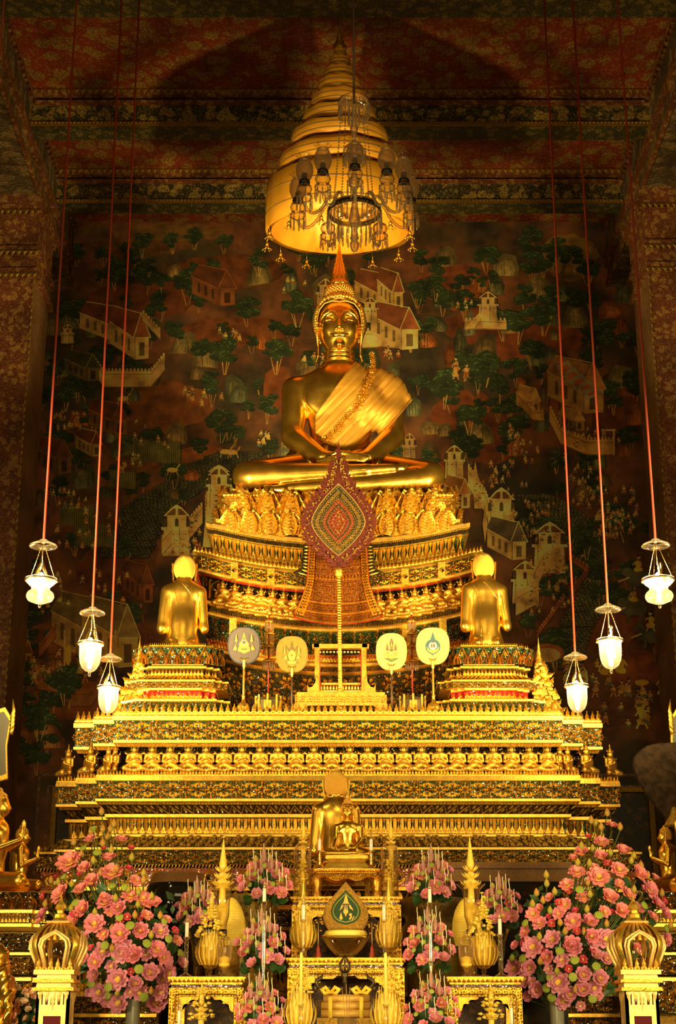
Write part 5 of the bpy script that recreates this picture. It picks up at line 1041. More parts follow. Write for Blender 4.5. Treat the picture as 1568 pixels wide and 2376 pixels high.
for k in range(6): a = k*PI/3; tas.add(*tube([(0, 0, -.13), (.03*math.cos(a), .03*math.sin(a), -.19), (.06*math.cos(a), .06*math.sin(a), -.215)], [.006, .008, .004], 4)); tas.add(*ball((.065*math.cos(a), .065*math.sin(a), -.22), (.014, .014, .014), 5, 4))
tm = tas.mesh('tassel', [GOLDR])
for k in range(13):
    a = 2*PI*k/13+.12; o = bpy.data.objects.new('tassel', tm); COL.objects.link(o); o.parent = um; o.matrix_parent_inverse = parent_inv(um); r = 170*su
    o.location = (uc[0]+r*math.cos(a), uc[1]+r*math.sin(a), UL(540)); o.scale = (1.05,)*3

um.location = uc0; um.rotation_euler = (.17, 0, 0)

# ---------------------------------------------------------------- crystal chandelier in front of it
CY = 14.6; cs = 1/ppm(450, CY); CX = pt(822, 470, CY)[0]; Cz = lambda py: zat(py, CY); ch = empty('crystal_chandelier', (CX, CY, Cz(470)), 'crystal chandelier with smoked glass globes and hanging prisms in front of the tiered umbrella', 'chandelier')
def C(n, mb, ms): return mb.build(n, ms, ch)
drop = OCT[0]*A(.010, .010, .012), OCT[1]
def prisms(c, r, n, ln, ph=0.):
    mb = MB(); V = np.array([(0, 0, 0), (.006, 0, -.012), (0, .006, -.012), (-.006, 0, -.012), (0, -.006, -.012), (.011, 0, -ln*.78), (0, .007, -ln*.78), (-.011, 0, -ln*.78), (0, -.007, -ln*.78), (0, 0, -ln)]); Fq = [np.array([[0, 1, 2], [0, 2, 3], [0, 3, 4], [0, 4, 1], [9, 6, 5], [9, 7, 6], [9, 8, 7], [9, 5, 8]]), np.array([[1, 5, 6, 2], [2, 6, 7, 3], [3, 7, 8, 4], [4, 8, 5, 1]])]
    T = [(c[0]+r*math.cos(2*PI*k/n+ph), c[1]+r*math.sin(2*PI*k/n+ph), c[2]-.022) for k in range(n)]; mb.add(*many((V, Fq), T)); mb.add(*many(ball((0, 0, 0), .011, 6, 5), np.array(T)+A(0, 0, .014))); return mb
cc = lambda py: (CX, CY, Cz(py))
C('top_dish', MB().add(*lathe([(.0, .05), (.06, .045), (.14, .01), (.175, -.02), (.17, -.045), (.13, -.03), (.05, .0)], 40, cc(232))), [GLASS]); C('prism_ring', prisms(cc(244), .165, 26, .14), [PRISM]); C('prism_ring', prisms(cc(250), .06, 10, .2), [PRISM])
st = []; z0, z1 = Cz(250), Cz(560)
for i, r in enumerate([.02, .035, .02, .03, .045, .03, .018, .03, .05, .03, .02, .028, .02, .035, .06, .045, .02, .03, .02, .04, .05, .06, .05, .03, .04, .02]): st.append((r, (z0-.0)+(z1-z0)*i/25))
C('stem', MB().add(*lathe([(r, z) for r, z in st], 16, (CX, CY, 0))), [PRISM]); C('middle_dish', MB().add(*lathe([(.02, .05), (.06, .04), (.10, .01), (.12, -.03), (.125, -.05), (.115, -.045)], 32, cc(345))), [GLASS]); C('prism_ring', prisms(cc(356), .115, 18, .12), [PRISM])
C('ring_dish', MB().add(*lathe([(.10, .03), (.27, .05), (.285, .02), (.28, -.01), (.24, -.05), (.12, -.10), (.03, -.13)], 48, cc(492))), [GLASS]); C('ring_band', MB().add(*lathe([(.272, -.03), (.285, -.02), (.285, .02), (.272, .03)], 48, cc(492))), [BLACKM])
C('prism_ring', prisms(cc(494), .285, 34, .20), [PRISM]); C('prism_ring', prisms(cc(530), .17, 16, .13), [PRISM]); C('bottom_drop', MB().add(*lathe([(0, -.02), (.03, .0), (.045, .04), (.05, .09), (.03, .12), (.05, .15), (.03, .18)], 8, cc(582)), ), [PRISM])
for k in range(4):
    a = k*PI/2+.6; P0, P1 = A(CX+.16*math.cos(a), CY+.16*math.sin(a), Cz(250)), A(CX+.26*math.cos(a), CY+.26*math.sin(a), Cz(480)); n = 34; C('crystal_chain', MB().add(*many((OCT[0]*A(.012, .012, .018), OCT[1]), [P0+(P1-P0)*t+A(0, 0, -.25*t*(1-t)) for t in np.linspace(0, 1, n)])), [PRISM])
for ang, has in ((0, 1), (-33, 1), (33, 1), (-60, 1), (58, 1), (-97, 1), (97, 1), (-152, 0), (152, 0)):
    a = math.radians(ang)-PI/2; d = A(math.cos(a), math.sin(a), 0); r = .60; z = Cz(490); c = A(CX, CY, 0)
    ar = [c+d*.16+A(0, 0, z), c+d*.24+A(0, 0, z+.10), c+d*.32+A(0, 0, z+.08), c+d*.38+A(0, 0, z-.07), c+d*.48+A(0, 0, z-.17), c+d*.57+A(0, 0, z-.15), c+d*r+A(0, 0, z-.06)]
    P = np.array(ar); t = np.linspace(0, 6, 40); P = np.stack([np.interp(t, range(7), P[:, i]) for i in range(3)], -1); K = np.ones(7)/7; P[3:-3] = np.stack([np.convolve(P[:, i], K, 'valid') for i in range(3)], -1)
    arm = MB().add(*tube(P, .017+.003*np.sin(np.arange(40)*2.2), 8)).build('arm', [PRISM], ch); q = c+d*r+A(0, 0, z-.05)
    MB().add(*lathe([(.02, 0), (.075, .02), (.085, .05), (.06, .07), (.035, .08), (.07, .10), (.082, .135), (.07, .17), (.03, .19), (.045, .2)], 24, q)).build('crystal_cup', [GLASS], arm)
    prisms(q+A(0, 0, .04), .08, 9, .13, ang).build('prism_ring', [PRISM], arm)
    if has:
        MB().add(*lathe([(.05, .2), (.06, .21), (.055, .235), (.03, .25), (.03, .31), (.018, .33), (0, .33)], 16, q)).build('burner', [BLACKM], arm)
        MB().add(*lathe([(.045, .23), (.072, .27), (.092, .33), (.090, .40), (.070, .455), (.052, .48), (.05, .495)], 28, q)).build('globe', [GLOBE], arm)
        MB().add(*lathe([(.05, .495), (.062, .515), (.085, .53)], 36, q, lobes=6, lamp=.14)).build('ruffled_rim', [GLASS], arm)
C('suspension_cord', MB().add(*tube([A(CX, CY, Cz(240)), A(CX-.01, CY, ZT-.5), A(CX-.02, CY, ZT)], .014, 8)), [CORDD])
# ---------------------------------------------------------------- things on the throne's ledge
ZL = L.rows[0][0]                                       # height of the ledge behind the cresting
FANR = mat('dark_red_gilt_lacquer', (.075, .008, .002), .5, 0, var=.5, vscale=40); GR2 = mosaic('green_gold_inlay', (.012, .016, .006), (.09, .06, .015), 80, .4, .2); RR2 = mat('red_gold_inlay', (.14, .018, .004), .5, 0, var=.4, vscale=60)
YF = 20.85; fan = empty('flame_shaped_fan', pt(787, 1600, YF)*A(1, 1, 0)+A(0, 0, ZL), 'tall dark red flame shaped ceremonial fan on a gilt pole in front of the throne', 'ceremonial fan')
def slab(mb, pts, Y, d, mi=0, cx=785, rim=0):
    P = np.array([pt(cx+x, y, Y) for x, y in pts]); o = P[:, [0, 2]]; mb.add(*prism(o, Y, Y+d, rim), mi=mi)
hb = [(0, 1022), (3, 1040), (7, 1062), (12, 1085), (18, 1105), (26, 1122), (36, 1138), (48, 1152), (60, 1168), (70, 1185), (77, 1202), (79, 1218), (76, 1236), (66, 1254), (50, 1272), (32, 1288), (16, 1302), (0, 1320)]
MB_ = MB(); hn = len(hb)
for Yq, fl in ((YF, 0), (YF+.035, 1)):
    V = np.array([pt(785-x, y, YF) for x, y in hb]+[pt(785+x, y, YF) for x, y in hb]); V[:, 1] = Yq; j = np.arange(hn-1); Q = np.stack([j+1, j+1+hn, j+hn, j], -1); MB_.add(V, Q[:, ::-1] if fl else Q)
V = np.array([pt(785-x, y, YF) for x, y in hb]+[pt(785+x, y, YF) for x, y in hb[-2:0:-1]]); n_ = len(V); W = V.copy(); W[:, 1] += .035; j = np.arange(n_); MB_.add(np.vstack([V, W]), np.stack([j, (j+1) % n_, (j+1) % n_+n_, j+n_], -1))
hp = np.array(hb, float); cd = np.concatenate([[0], np.cumsum(np.linalg.norm(np.diff(hp, axis=0), axis=1))])
for k in range(24):                                     # flame tongues licking up and outwards along both edges
    t = .16+.80*k/23; c = A(np.interp(t*cd[-1], cd, hp[:, 0]), np.interp(t*cd[-1], cd, hp[:, 1])); up = c[1] < 1236; ln_ = (15+9*math.sin(k*2.1)**2)*(1 if up else .72)
    d = A(.42+.25*t, -1.) if up else A(1., .10+.5*(t-.8)); d /= np.linalg.norm(d); q_ = A(d[1], -d[0])*5.2
    for sx in (-1, 1):
        poly = [c-q_-d*6, c-q_*1.1+d*ln_*.35, c-q_*.35+d*ln_*.75, c+d*ln_+A(1.5, 0), c+q_*.5+d*ln_*.6, c+q_*1.1+d*ln_*.2, c+q_-d*6]; P = np.array([pt(785+sx*p[0], p[1], YF) for p in poly])[:, [0, 2]]; MB_.add(*prism(P, YF-.006-.0006*k, YF+.03, .006))
MB_.build('flame_border', [FANR], fan, smooth=False)
def tear(w, y0, y1, ym, n=18):
    L_ = []; 
    for t in np.linspace(0, 1, n): y = y0+(y1-y0)*t; s = (y-y0)/(ym-y0) if y < ym else (y1-y)/(y1-ym); L_.append((w*(1-(1-s)**1.55), y))
    return [(-x, y) for x, y in L_]+[(x, y) for x, y in L_[-2:0:-1]]
for k, (w_, ya, yb_, m_, nm) in enumerate(((63.5, 1121, 1290, BRAID, 'gilt_line'), (61, 1124, 1288, GR2, 'green_field'), (37.5, 1156, 1264, GOLDD, 'gilt_line'), (36, 1158, 1262, RR2, 'red_field'), (28, 1170, 1252, GR2, 'green_field'), (24, 1176, 1247, RR2, 'red_field'))):
    b = MB(); slab(b, tear(w_, ya, yb_, 1212), YF-.008*(k+1), .008); b.build(nm, [m_], fan, smooth=False)
orn = MB(); rr = random.Random(5); s1 = 1/ppm(1212, YF)
def bit(px, py, Y, r, k, mi=0):
    m = Mo(1.).flower((.5, .5), .5, k, a0=rr.random()*3) if r > 4 else Mo(1.).petal((.5, .5), -.5, .5, rr.random()*6, .3, .2); c = pt(px, py, Y); tile(orn, lambda s, t: np.stack([c[0]+(s-.5)*r*2*s1, c[1]+0*s, c[2]+(t-.5)*r*2*s1*1.08], -1), m, 1, .010)
for w_, y0, y1, k, off, sz in ((50, 1142, 1274, 44, .050, 4.6), (58, 1130, 1282, 60, .05, 2), (42, 1152, 1268, 48, .05, 2), (32, 1166, 1257, 36, .06, 2.2), (14, 1190, 1236, 12, .07, 3), (24, 1176, 1247, 26, .065, 1.8)):
    T = np.array(tear(w_, y0, y1, 1212, 30)); d = np.concatenate([[0], np.cumsum(np.linalg.norm(np.diff(T, axis=0), axis=1))])
    for i in range(k): q_ = d[-1]*i/k; bit(785+np.interp(q_, d, T[:, 0]), np.interp(q_, d, T[:, 1]), YF-off, sz, 6)
for i in range(16): y_ = 1186+i*3.3; bit(785+rr.uniform(-1, 1)*max(2, 15-abs(y_-1212)*.45), y_, YF-.055, rr.uniform(2.4, 4.2), 6)
for i in range(230):
    y_ = rr.uniform(1060, 1300); w_ = np.interp(y_, [p[1] for p in hb], [p[0] for p in hb]); x_ = rr.choice((-1, 1))*w_*rr.uniform(.35, 1.08)
    if poly_d(np.array([abs(x_)]), np.array([y_]), np.array(tear(65, 1119, 1292, 1212), float))[0] > 2: bit(785+x_, y_, YF-.016, rr.uniform(2.2, 3.4), 5)
for x, y in [(h_[0]*.93, h_[1]) for h_ in hb[3:-1]]:
    for s in (-1, 1): bit(785+s*x, y, YF-.012, rr.uniform(2.2, 3.6), 5)
orn.build('gilt_inlay', [GOLDD, REDL], fan, smooth=False)
pole = MB(); pb, pt_ = pt(790, 1600, YF), pt(786, 1318, YF+.02); pb[2] = ZL; pole.add(*tube([pb, pt_], .029, 12)); 
for k in range(60):
    t = k/60; c = pb+(pt_-pb)*t; pole.add(*lathe([(.029, -.012), (.034, 0), (.029, .012)], 10, c))
pole.add(*lathe([(.03, -.06), (.06, -.03), (.05, .0), (.065, .03), (.04, .07)], 14, pt(786, 1330, YF))); pole.build('pole', [GOLDR], fan)
# ---- howdah shaped seat
YH2 = 20.72; how = empty('gilt_seat_frame', pt(791, 1650, YH2)*A(1, 1, 0)+A(0, 0, ZL), 'gilded open seat with arms and balustrade in the middle of the throne ledge', 'seat'); Xf = lambda px, py=1570, Y=YH2: pt(px, py, Y)[0]; Zf = lambda py, Y=YH2: zat(py, Y)
def slabx(mb, x0, x1, y0, y1, Y, d, mi=0): mb.add(*box(Xf(x0, (y0+y1)/2, Y), Xf(x1, (y0+y1)/2, Y), Y, Y+d, Zf(y1, Y), Zf(y0, Y)), mi=mi)
def carved(mb, x0, x1, y0, y1, Y, mo, H=.012, mi0=0):
    a, b, c, d = Xf(x0, y1, Y), Xf(x1, y1, Y), Zf(y1, Y), Zf(y0, Y); n = max(1, int(round((b-a)/((d-c)*mo.asp)))); tile(mb, lambda s, t: np.stack([a+(b-a)*s, Y+0*s, c+(d-c)*t], -1), mo, n, (d-c)*H*8, mi0)
b = MB(); slabx(b, 684, 897, 1612, 1633, YH2, .62); carved(b, 686, 895, 1614, 1631, YH2-.003, ARA[0]); slabx(b, 688, 893, 1606, 1612, YH2-.02, .64); slabx(b, 682, 899, 1633, 1637, YH2-.01, .63); b.build('seat_frame', [GOLDM, GEM], how, smooth=False)
for x0, s in ((682, 1), (899, -1)):
    for Yl in (YH2, YH2+.5):
        o = [(Xf(x0), Zf(1634)), (Xf(x0+s*38), Zf(1634)), (Xf(x0+s*26), Zf(1642)), (Xf(x0+s*20), Zf(1650)), (Xf(x0+s*16), ZL), (Xf(x0), ZL)]; l = MB(); l.add(*prism(o if s < 0 else o[::-1], Yl, Yl+.1, .01)); l.build('leg', [GOLDM], how, smooth=False)
for x0 in (730, 838):
    for Yq in (YH2+.12, YH2+.5): b = MB(); slabx(b, x0, x0+12, 1500, 1606, Yq, .06); slabx(b, x0+(11 if x0 < 780 else -1), x0+(13 if x0 < 780 else 1), 1508, 1600, Yq-.004, .07, 1); b.build('post', [GOLDM, REDL], how, smooth=False)
for Yq, nm in ((YH2+.10, 'top_rail'), (YH2+.52, 'top_rail')): b = MB(); slabx(b, 724, 856, 1494, 1504, Yq, .09); b.add(*many(ball((0, 0, 0), .016, 8, 6), [(Xf(742+k*8.2), Yq+.02, Zf(1508)) for k in range(12)])); b.build(nm, [GOLDM], how, smooth=False)
for x0 in (728, 840): b = MB(); slabx(b, x0, x0+12, 1494, 1502, YH2+.1, .5); b.build('side_rail', [GOLDM], how, smooth=False)
b = MB(); slabx(b, 736, 846, 1583, 1589, YH2+.13, .05); slabx(b, 736, 846, 1600, 1606, YH2+.13, .05); b.add(*many(lathe([(.008, -.05), (.018, -.02), (.01, 0), (.018, .02), (.008, .05)], 8), [(Xf(745+k*7.2), YH2+.155, Zf(1594.5)) for k in range(14)])); b.build('balustrade', [GOLDM], how, smooth=True)
for x0, s in ((712, 1), (872, -1)):
    o = [(Xf(x0), Zf(1606)), (Xf(x0+s*28), Zf(1606)), (Xf(x0+s*27), Zf(1570)), (Xf(x0+s*21), Zf(1562)), (Xf(x0+s*20), Zf(1578)), (Xf(x0+s*12), Zf(1590)), (Xf(x0+s*4), Zf(1592)), (Xf(x0), Zf(1586))]
    b = MB(); b.add(*prism(o if s < 0 else o[::-1], YH2+.1, YH2+.16, .01)); b.build('arm', [GOLDM], how, smooth=False)
# ---- round fans with crests
def disc_fan(px, py, rx, ry, face, rim, crest, pole_m, label, pot, Y=20.66):
    base = pt(px, py, Y)*A(1, 1, 0)+A(0, 0, ZL); rt = empty('round_fan', base, label, 'fan'); n = 40
    def sup(kx, ky, e=2.5): return [(px+rx*kx*np.sign(math.cos(t))*abs(math.cos(t))**(2/e)*(1-.06*(math.sin(t) < 0)*abs(math.sin(t))), py-ry*ky*np.sign(math.sin(t))*abs(math.sin(t))**(2/e)) for t in [2*PI*i/n for i in range(n)]]
    b = MB(); P = np.array([pt(x, y, Y) for x, y in sup(1, 1)])[:, [0, 2]]; b.add(*prism(P, Y, Y+.03)); b.build('rim', [rim], rt, smooth=False)
    b = MB(); P = np.array([pt(x, y, Y) for x, y in sup(.93, .94)])[:, [0, 2]]; b.add(*prism(P, Y-.006, Y)); b.build('face', [face], rt, smooth=False)
    b = MB(); ms = []
    for i, (m_, pts) in enumerate(crest):
        if m_ not in ms: ms.append(m_)
        P = np.array([pt(px+x*rx/45, py+y*ry/50, Y) for x, y in pts])[:, [0, 2]]; Yc = Y-.008-.0015*i; V = np.vstack([np.stack([P[:, 0], np.full(len(P), Yc), P[:, 1]], -1), [[P[:, 0].mean(), Yc-.003, P[:, 1].mean()]]]); a = np.arange(len(P)); b.add(V, np.stack([a, (a+1) % len(P), np.full(len(P), len(P))], -1), mi=ms.index(m_))
    b.build('crest', ms, rt, smooth=False)
    b = MB(); s_ = 1/ppm(py, Y); c = pt(px, py+ry*.86, Y-.015); b.add(*lathe([(.010, -.10), (.022, -.07), (.02, 0), (.03, .02), (.012, .04)], 10, c)); b.add(*tube([c+A(-.05, 0, .06), c+A(-.03, 0, .02), c+A(0, 0, .01), c+A(.03, 0, .02), c+A(.05, 0, .06)], [.003, .009, .012, .009, .003], 6)); b.build('socket', [GOLDM], rt)
    b = MB(); b.add(*tube([c+A(0, .01, -.05), A(c[0], c[1]+.01, ZL+.03)], .013, 8)); b.build('handle', [pole_m], rt)
    if pot: MB().add(*lathe([(.0, 0), (.07, 0), (.055, .02), (.085, .06), (.09, .10), (.06, .15), (.025, .18), (.02, .24), (.03, .26), (.0, .27)], 20, (c[0], c[1]+.01, ZL+.05), lobes=10, lamp=.04)).build('gourd_base', [GOLDR], rt)
    else: MB().add(*lathe([(0, 0), (.06, 0), (.055, .03), (.03, .05), (.028, .12), (.0, .13)], 16, (c[0], c[1]+.01, ZL))).build('foot', [BLACKM], rt)
    return rt
F_GR = mat('grey_velvet', (.13, .10, .085), .8, var=.1); F_BL = mat('navy_rim', (.05, .05, .07), .6); F_OL = mat('olive_silk', (.24, .18, .02), .6, var=.1); F_CR = mat('cream_silk', (.62, .42, .13), .6, var=.06); F_CR2 = mat('cream_rim', (.75, .48, .12), .6)
EGO = mat('embroidery_gold', (.75, .42, .08), .5, .3); EOR = mat('embroidery_orange', (.75, .28, .06), .6); EGN = mat('embroidery_green', (.10, .14, .04), .6); EBR = mat('embroidery_brown', (.16, .09, .04), .6); EBL = mat('embroidery_blue', (.05, .12, .14), .6); EWH = mat('embroidery_white', (.85, .7, .45), .6)
def circ(x, y, r, n=14, ry=None): return [(x+r*math.cos(2*PI*i/n), y-(ry or r)*math.sin(2*PI*i/n)) for i in range(n)]
def umb(x, y, k, m): return [(m, [(x-4*k, y+14*k), (x+4*k, y+14*k), (x+2.4*k, y+8*k), (x-2.4*k, y+8*k)]), (m, [(x-2.8*k, y+8*k), (x+2.8*k, y+8*k), (x, y-8*k)]), (m, [(x-.5, y+14*k), (x+.5, y+14*k), (x+.5, y+24*k), (x-.5, y+24*k)])]
crestA = [(EGO, [(-6, -14), (0, -36), (6, -14), (14, -4), (10, 6), (-10, 6), (-14, -4)]), (EGN, [(-4, -12), (0, -26), (4, -12), (0, -8)]), (EOR, [(-14, 2), (14, 2), (18, 14), (0, 22), (-18, 14)]), (EGN, [(-9, 8), (9, 8), (7, 13), (-7, 13)]), (EWH, circ(0, -8, 7)), (EBR, circ(0, -8, 5)), (EOR, [(-30, 12), (-24, -2), (-18, 8), (-22, 14)]), (EOR, [(30, 12), (24, -2), (18, 8), (22, 14)])]+umb(-21, -24, 1, EGO)+umb(21, -24, 1, EGO)
crestB = [(EBR, [(-18, 24), (-16, 26), (18, -22), (16, -24)]), (EBR, [(18, 24), (16, 26), (-18, -22), (-16, -24)]), (EGO, circ(0, 4, 11, 16, 14)), (EOR, circ(0, 4, 7, 16, 9)), (EBR, circ(0, 4, 3)), (EBR, [(-6, -12), (6, -12), (2, -20), (0, -38), (-2, -20)]), (EGO, [(-15, 20), (15, 20), (10, 27), (-10, 27)]), (EGO, [(-24, 12), (-16, 2), (-12, 14)]), (EGO, [(24, 12), (16, 2), (12, 14)])]+umb(-20, -14, .9, EOR)+umb(20, -14, .9, EOR)
crestC = [(EBR, [(-4, -10), (-6, -24), (0, -38), (6, -24), (4, -10)]), (EGO, [(-3, -14), (0, -30), (3, -14)]), (EBR, circ(0, -4, 5)), (EOR, [(-12, 0), (0, 10), (12, 0), (8, 18), (0, 24), (-8, 18)]), (EGN, [(-22, 18), (-10, 18), (0, 22), (10, 18), (22, 18), (12, 24), (0, 29), (-12, 24)]), (EGO, [(-20, 2), (-12, 12), (-18, 18)]), (EGO, [(20, 2), (12, 12), (18, 18)])]+umb(-12, -16, 1, EBR)+umb(12, -16, 1, EBR)
crestD = [(EBL, [(-7, -16), (-3, -28), (0, -38), (3, -28), (7, -16)]), (EBL, circ(0, 2, 20, 22, 20)), (EGO, [(-17, 2), (-14, 14), (0, 21), (14, 14), (17, 2), (12, 11), (0, 16), (-12, 11)]), (EBL, circ(0, 0, 14)), (EWH, circ(0, 0, 11)), (EBR, circ(-3, 0, 3, 8, 6)), (EBR, circ(3, 0, 3, 8, 6)), (EBR, [(-5, -8), (5, -8), (0, -12)]), (EBL, [(-4, 22), (4, 22), (0, 27)])]
disc_fan(566, 1498, 38, 43, F_GR, F_BL, crestA, mat('orange_wood', (.55, .24, .04), .5), 'round grey fan with navy rim and gold crest, left of the olive fan', True)
disc_fan(677, 1518, 37, 42, F_OL, mat('olive_rim', (.25, .17, .03), .6), crestB, mat('dark_wood', (.08, .04, .02), .5), 'round olive green fan with a small gold crest', False)
disc_fan(908, 1512, 36, 43, F_CR, F_CR2, crestC, MT['dark_wood'], 'round cream fan with brown and orange crest, beside the gilt seat', False)
disc_fan(1004, 1499, 39, 43, F_CR, F_CR2, crestD, MT['orange_wood'], 'round cream fan with a dark blue drop shaped crest, furthest right', True)
# ---- small tiered parasols on drum stands
for px, side in ((622, 'left'), (957, 'right')):
    Yp = 20.95; b0 = pt(px, 1610, Yp)*A(1, 1, 0)+A(0, 0, ZL); rt = empty('crystal_parasol', b0, 'slim crystal fringed parasol with gilt tiers on the %s of the seat' % side, 'parasol')
    MB().add(*tube([A(b0[0], Yp, ZL+.20), A(b0[0], Yp, zat(1425, Yp))], .011, 8)).build('pole', [REDL], rt)
    for y, r in ((1534, .085), (1500, .075), (1470, .065), (1442, .055)):
        z = zat(y, Yp); t = MB().add(*lathe([(.0, .03), (r*.6, .025), (r, .008), (r*1.05, -.01), (r, -.02), (r*.9, -.01)], 20, (b0[0], Yp, z))).build('tier', [GOLDM], rt)
        prisms((b0[0], Yp, z), r*.95, 14, .11).build('crystal_fringe', [PRISM], t)
    MB().add(*lathe([(.02, 0), (.03, .03), (.01, .06), (.012, .09), (0, .18)], 10, (b0[0], Yp, zat(1426, Yp)))).build('finial', [GOLDM], rt)
    Yd = 20.78; d0 = pt(px, 1620, Yd)[0]; dr = empty('octagonal_drum_stand', (d0, Yd, ZL), 'low octagonal black and gold stand at the foot of the %s crystal parasol' % side, 'stand')
    MB().add(*lathe([(0, .0), (.20, 0), (.20, .03), (.17, .06), (.19, .09), (.165, .11), (.16, .26), (.175, .27), (.17, .29), (0, .29)], 8, (d0, Yd, ZL))).build('drum', [mat('black_gold_lacquer_'+side, (.10, .06, .015), .3, .4, var=.4, vscale=60)], dr, smooth=False)
    for k in range(8): a = k*PI/4; x, y = d0+.168*math.cos(a), Yd+.168*math.sin(a); MB().add(*box(x-.012, x+.012, y-.012, y+.012, ZL+.10, ZL+.33)).build('corner_post', [GOLDM], dr, smooth=False)
    pn = MB(); pn.add(*box(d0-.05, d0+.05, Yd-.17, Yd-.155, ZL+.13, ZL+.24)); tile(pn, lambda s, t: np.stack([d0-.045+.09*s, Yd-.171+0*s, ZL+.14+.09*t], -1), Mo(1.).flower((.5, .5), .4, 6), 1, .008); pn.build('panel', [GOLDM, GEM], dr, smooth=False)
# ---- flame gables beside the attendants' pedestals: slopes of carved flames with a spire
for s, cx in ((-1, 322), (1, 1251)):
    Yg = 20.8; g = empty('flame_gable', pt(cx, 1650, Yg), 'carved golden flame gable with small spire outside the %s attendant pedestal' % ('left' if s < 0 else 'right'), 'ornament')
    c = pt(cx, 1545, Yg); MB().add(*lathe([(.06, -.0), (.065, .03), (.045, .06), (.05, .09), (.03, .13), (.035, .16), (.018, .22), (.02, .24), (.006, .34), (0, .42)], 10, c)).build('spire', [GOLDR], g)
    wl = MB(); o = [pt(cx-s*10, 1545, Yg), pt(cx+s*6, 1545, Yg), pt(cx+s*26, 1600, Yg), pt(cx+s*58, 1652, Yg), pt(cx-s*14, 1656, Yg)]; o = np.array(o)[:, [0, 2]]; wl.add(*prism(o if s < 0 else o[::-1], Yg+.02, 21.3)); wl.build('gable_wall', [GOLDD], g, smooth=False)
    rr2 = random.Random(9+s); lf = LEAF.parts
    for k in range(46):
        t = rr2.random(); u_ = rr2.uniform(-.35, 1.); e0 = A(cx+s*(4+54*t**1.2), 1545+108*t); i0 = A(cx-s*12, 1545+108*t); p_ = i0+(e0-i0)*max(0, u_) if u_ > 0 else e0; sz = rr2.uniform(.07, .12); P = pt(p_[0], p_[1], Yg-.02*rr2.random()); an = s*(.3+.5*max(0, u_))+rr2.uniform(-.5, .5)
        m = MB()
        for V, Fq, mi in lf: v = np.stack([(V[:, 0]-.5)*.55*sz*1.6, -V[:, 2]*sz*1.4, V[:, 1]*sz*1.3], -1); m.add(rot(v, 'y', an)+P, Fq, mi=mi)
        m.build('flame_leaf', [GOLDR, GEM], g, smooth=False)
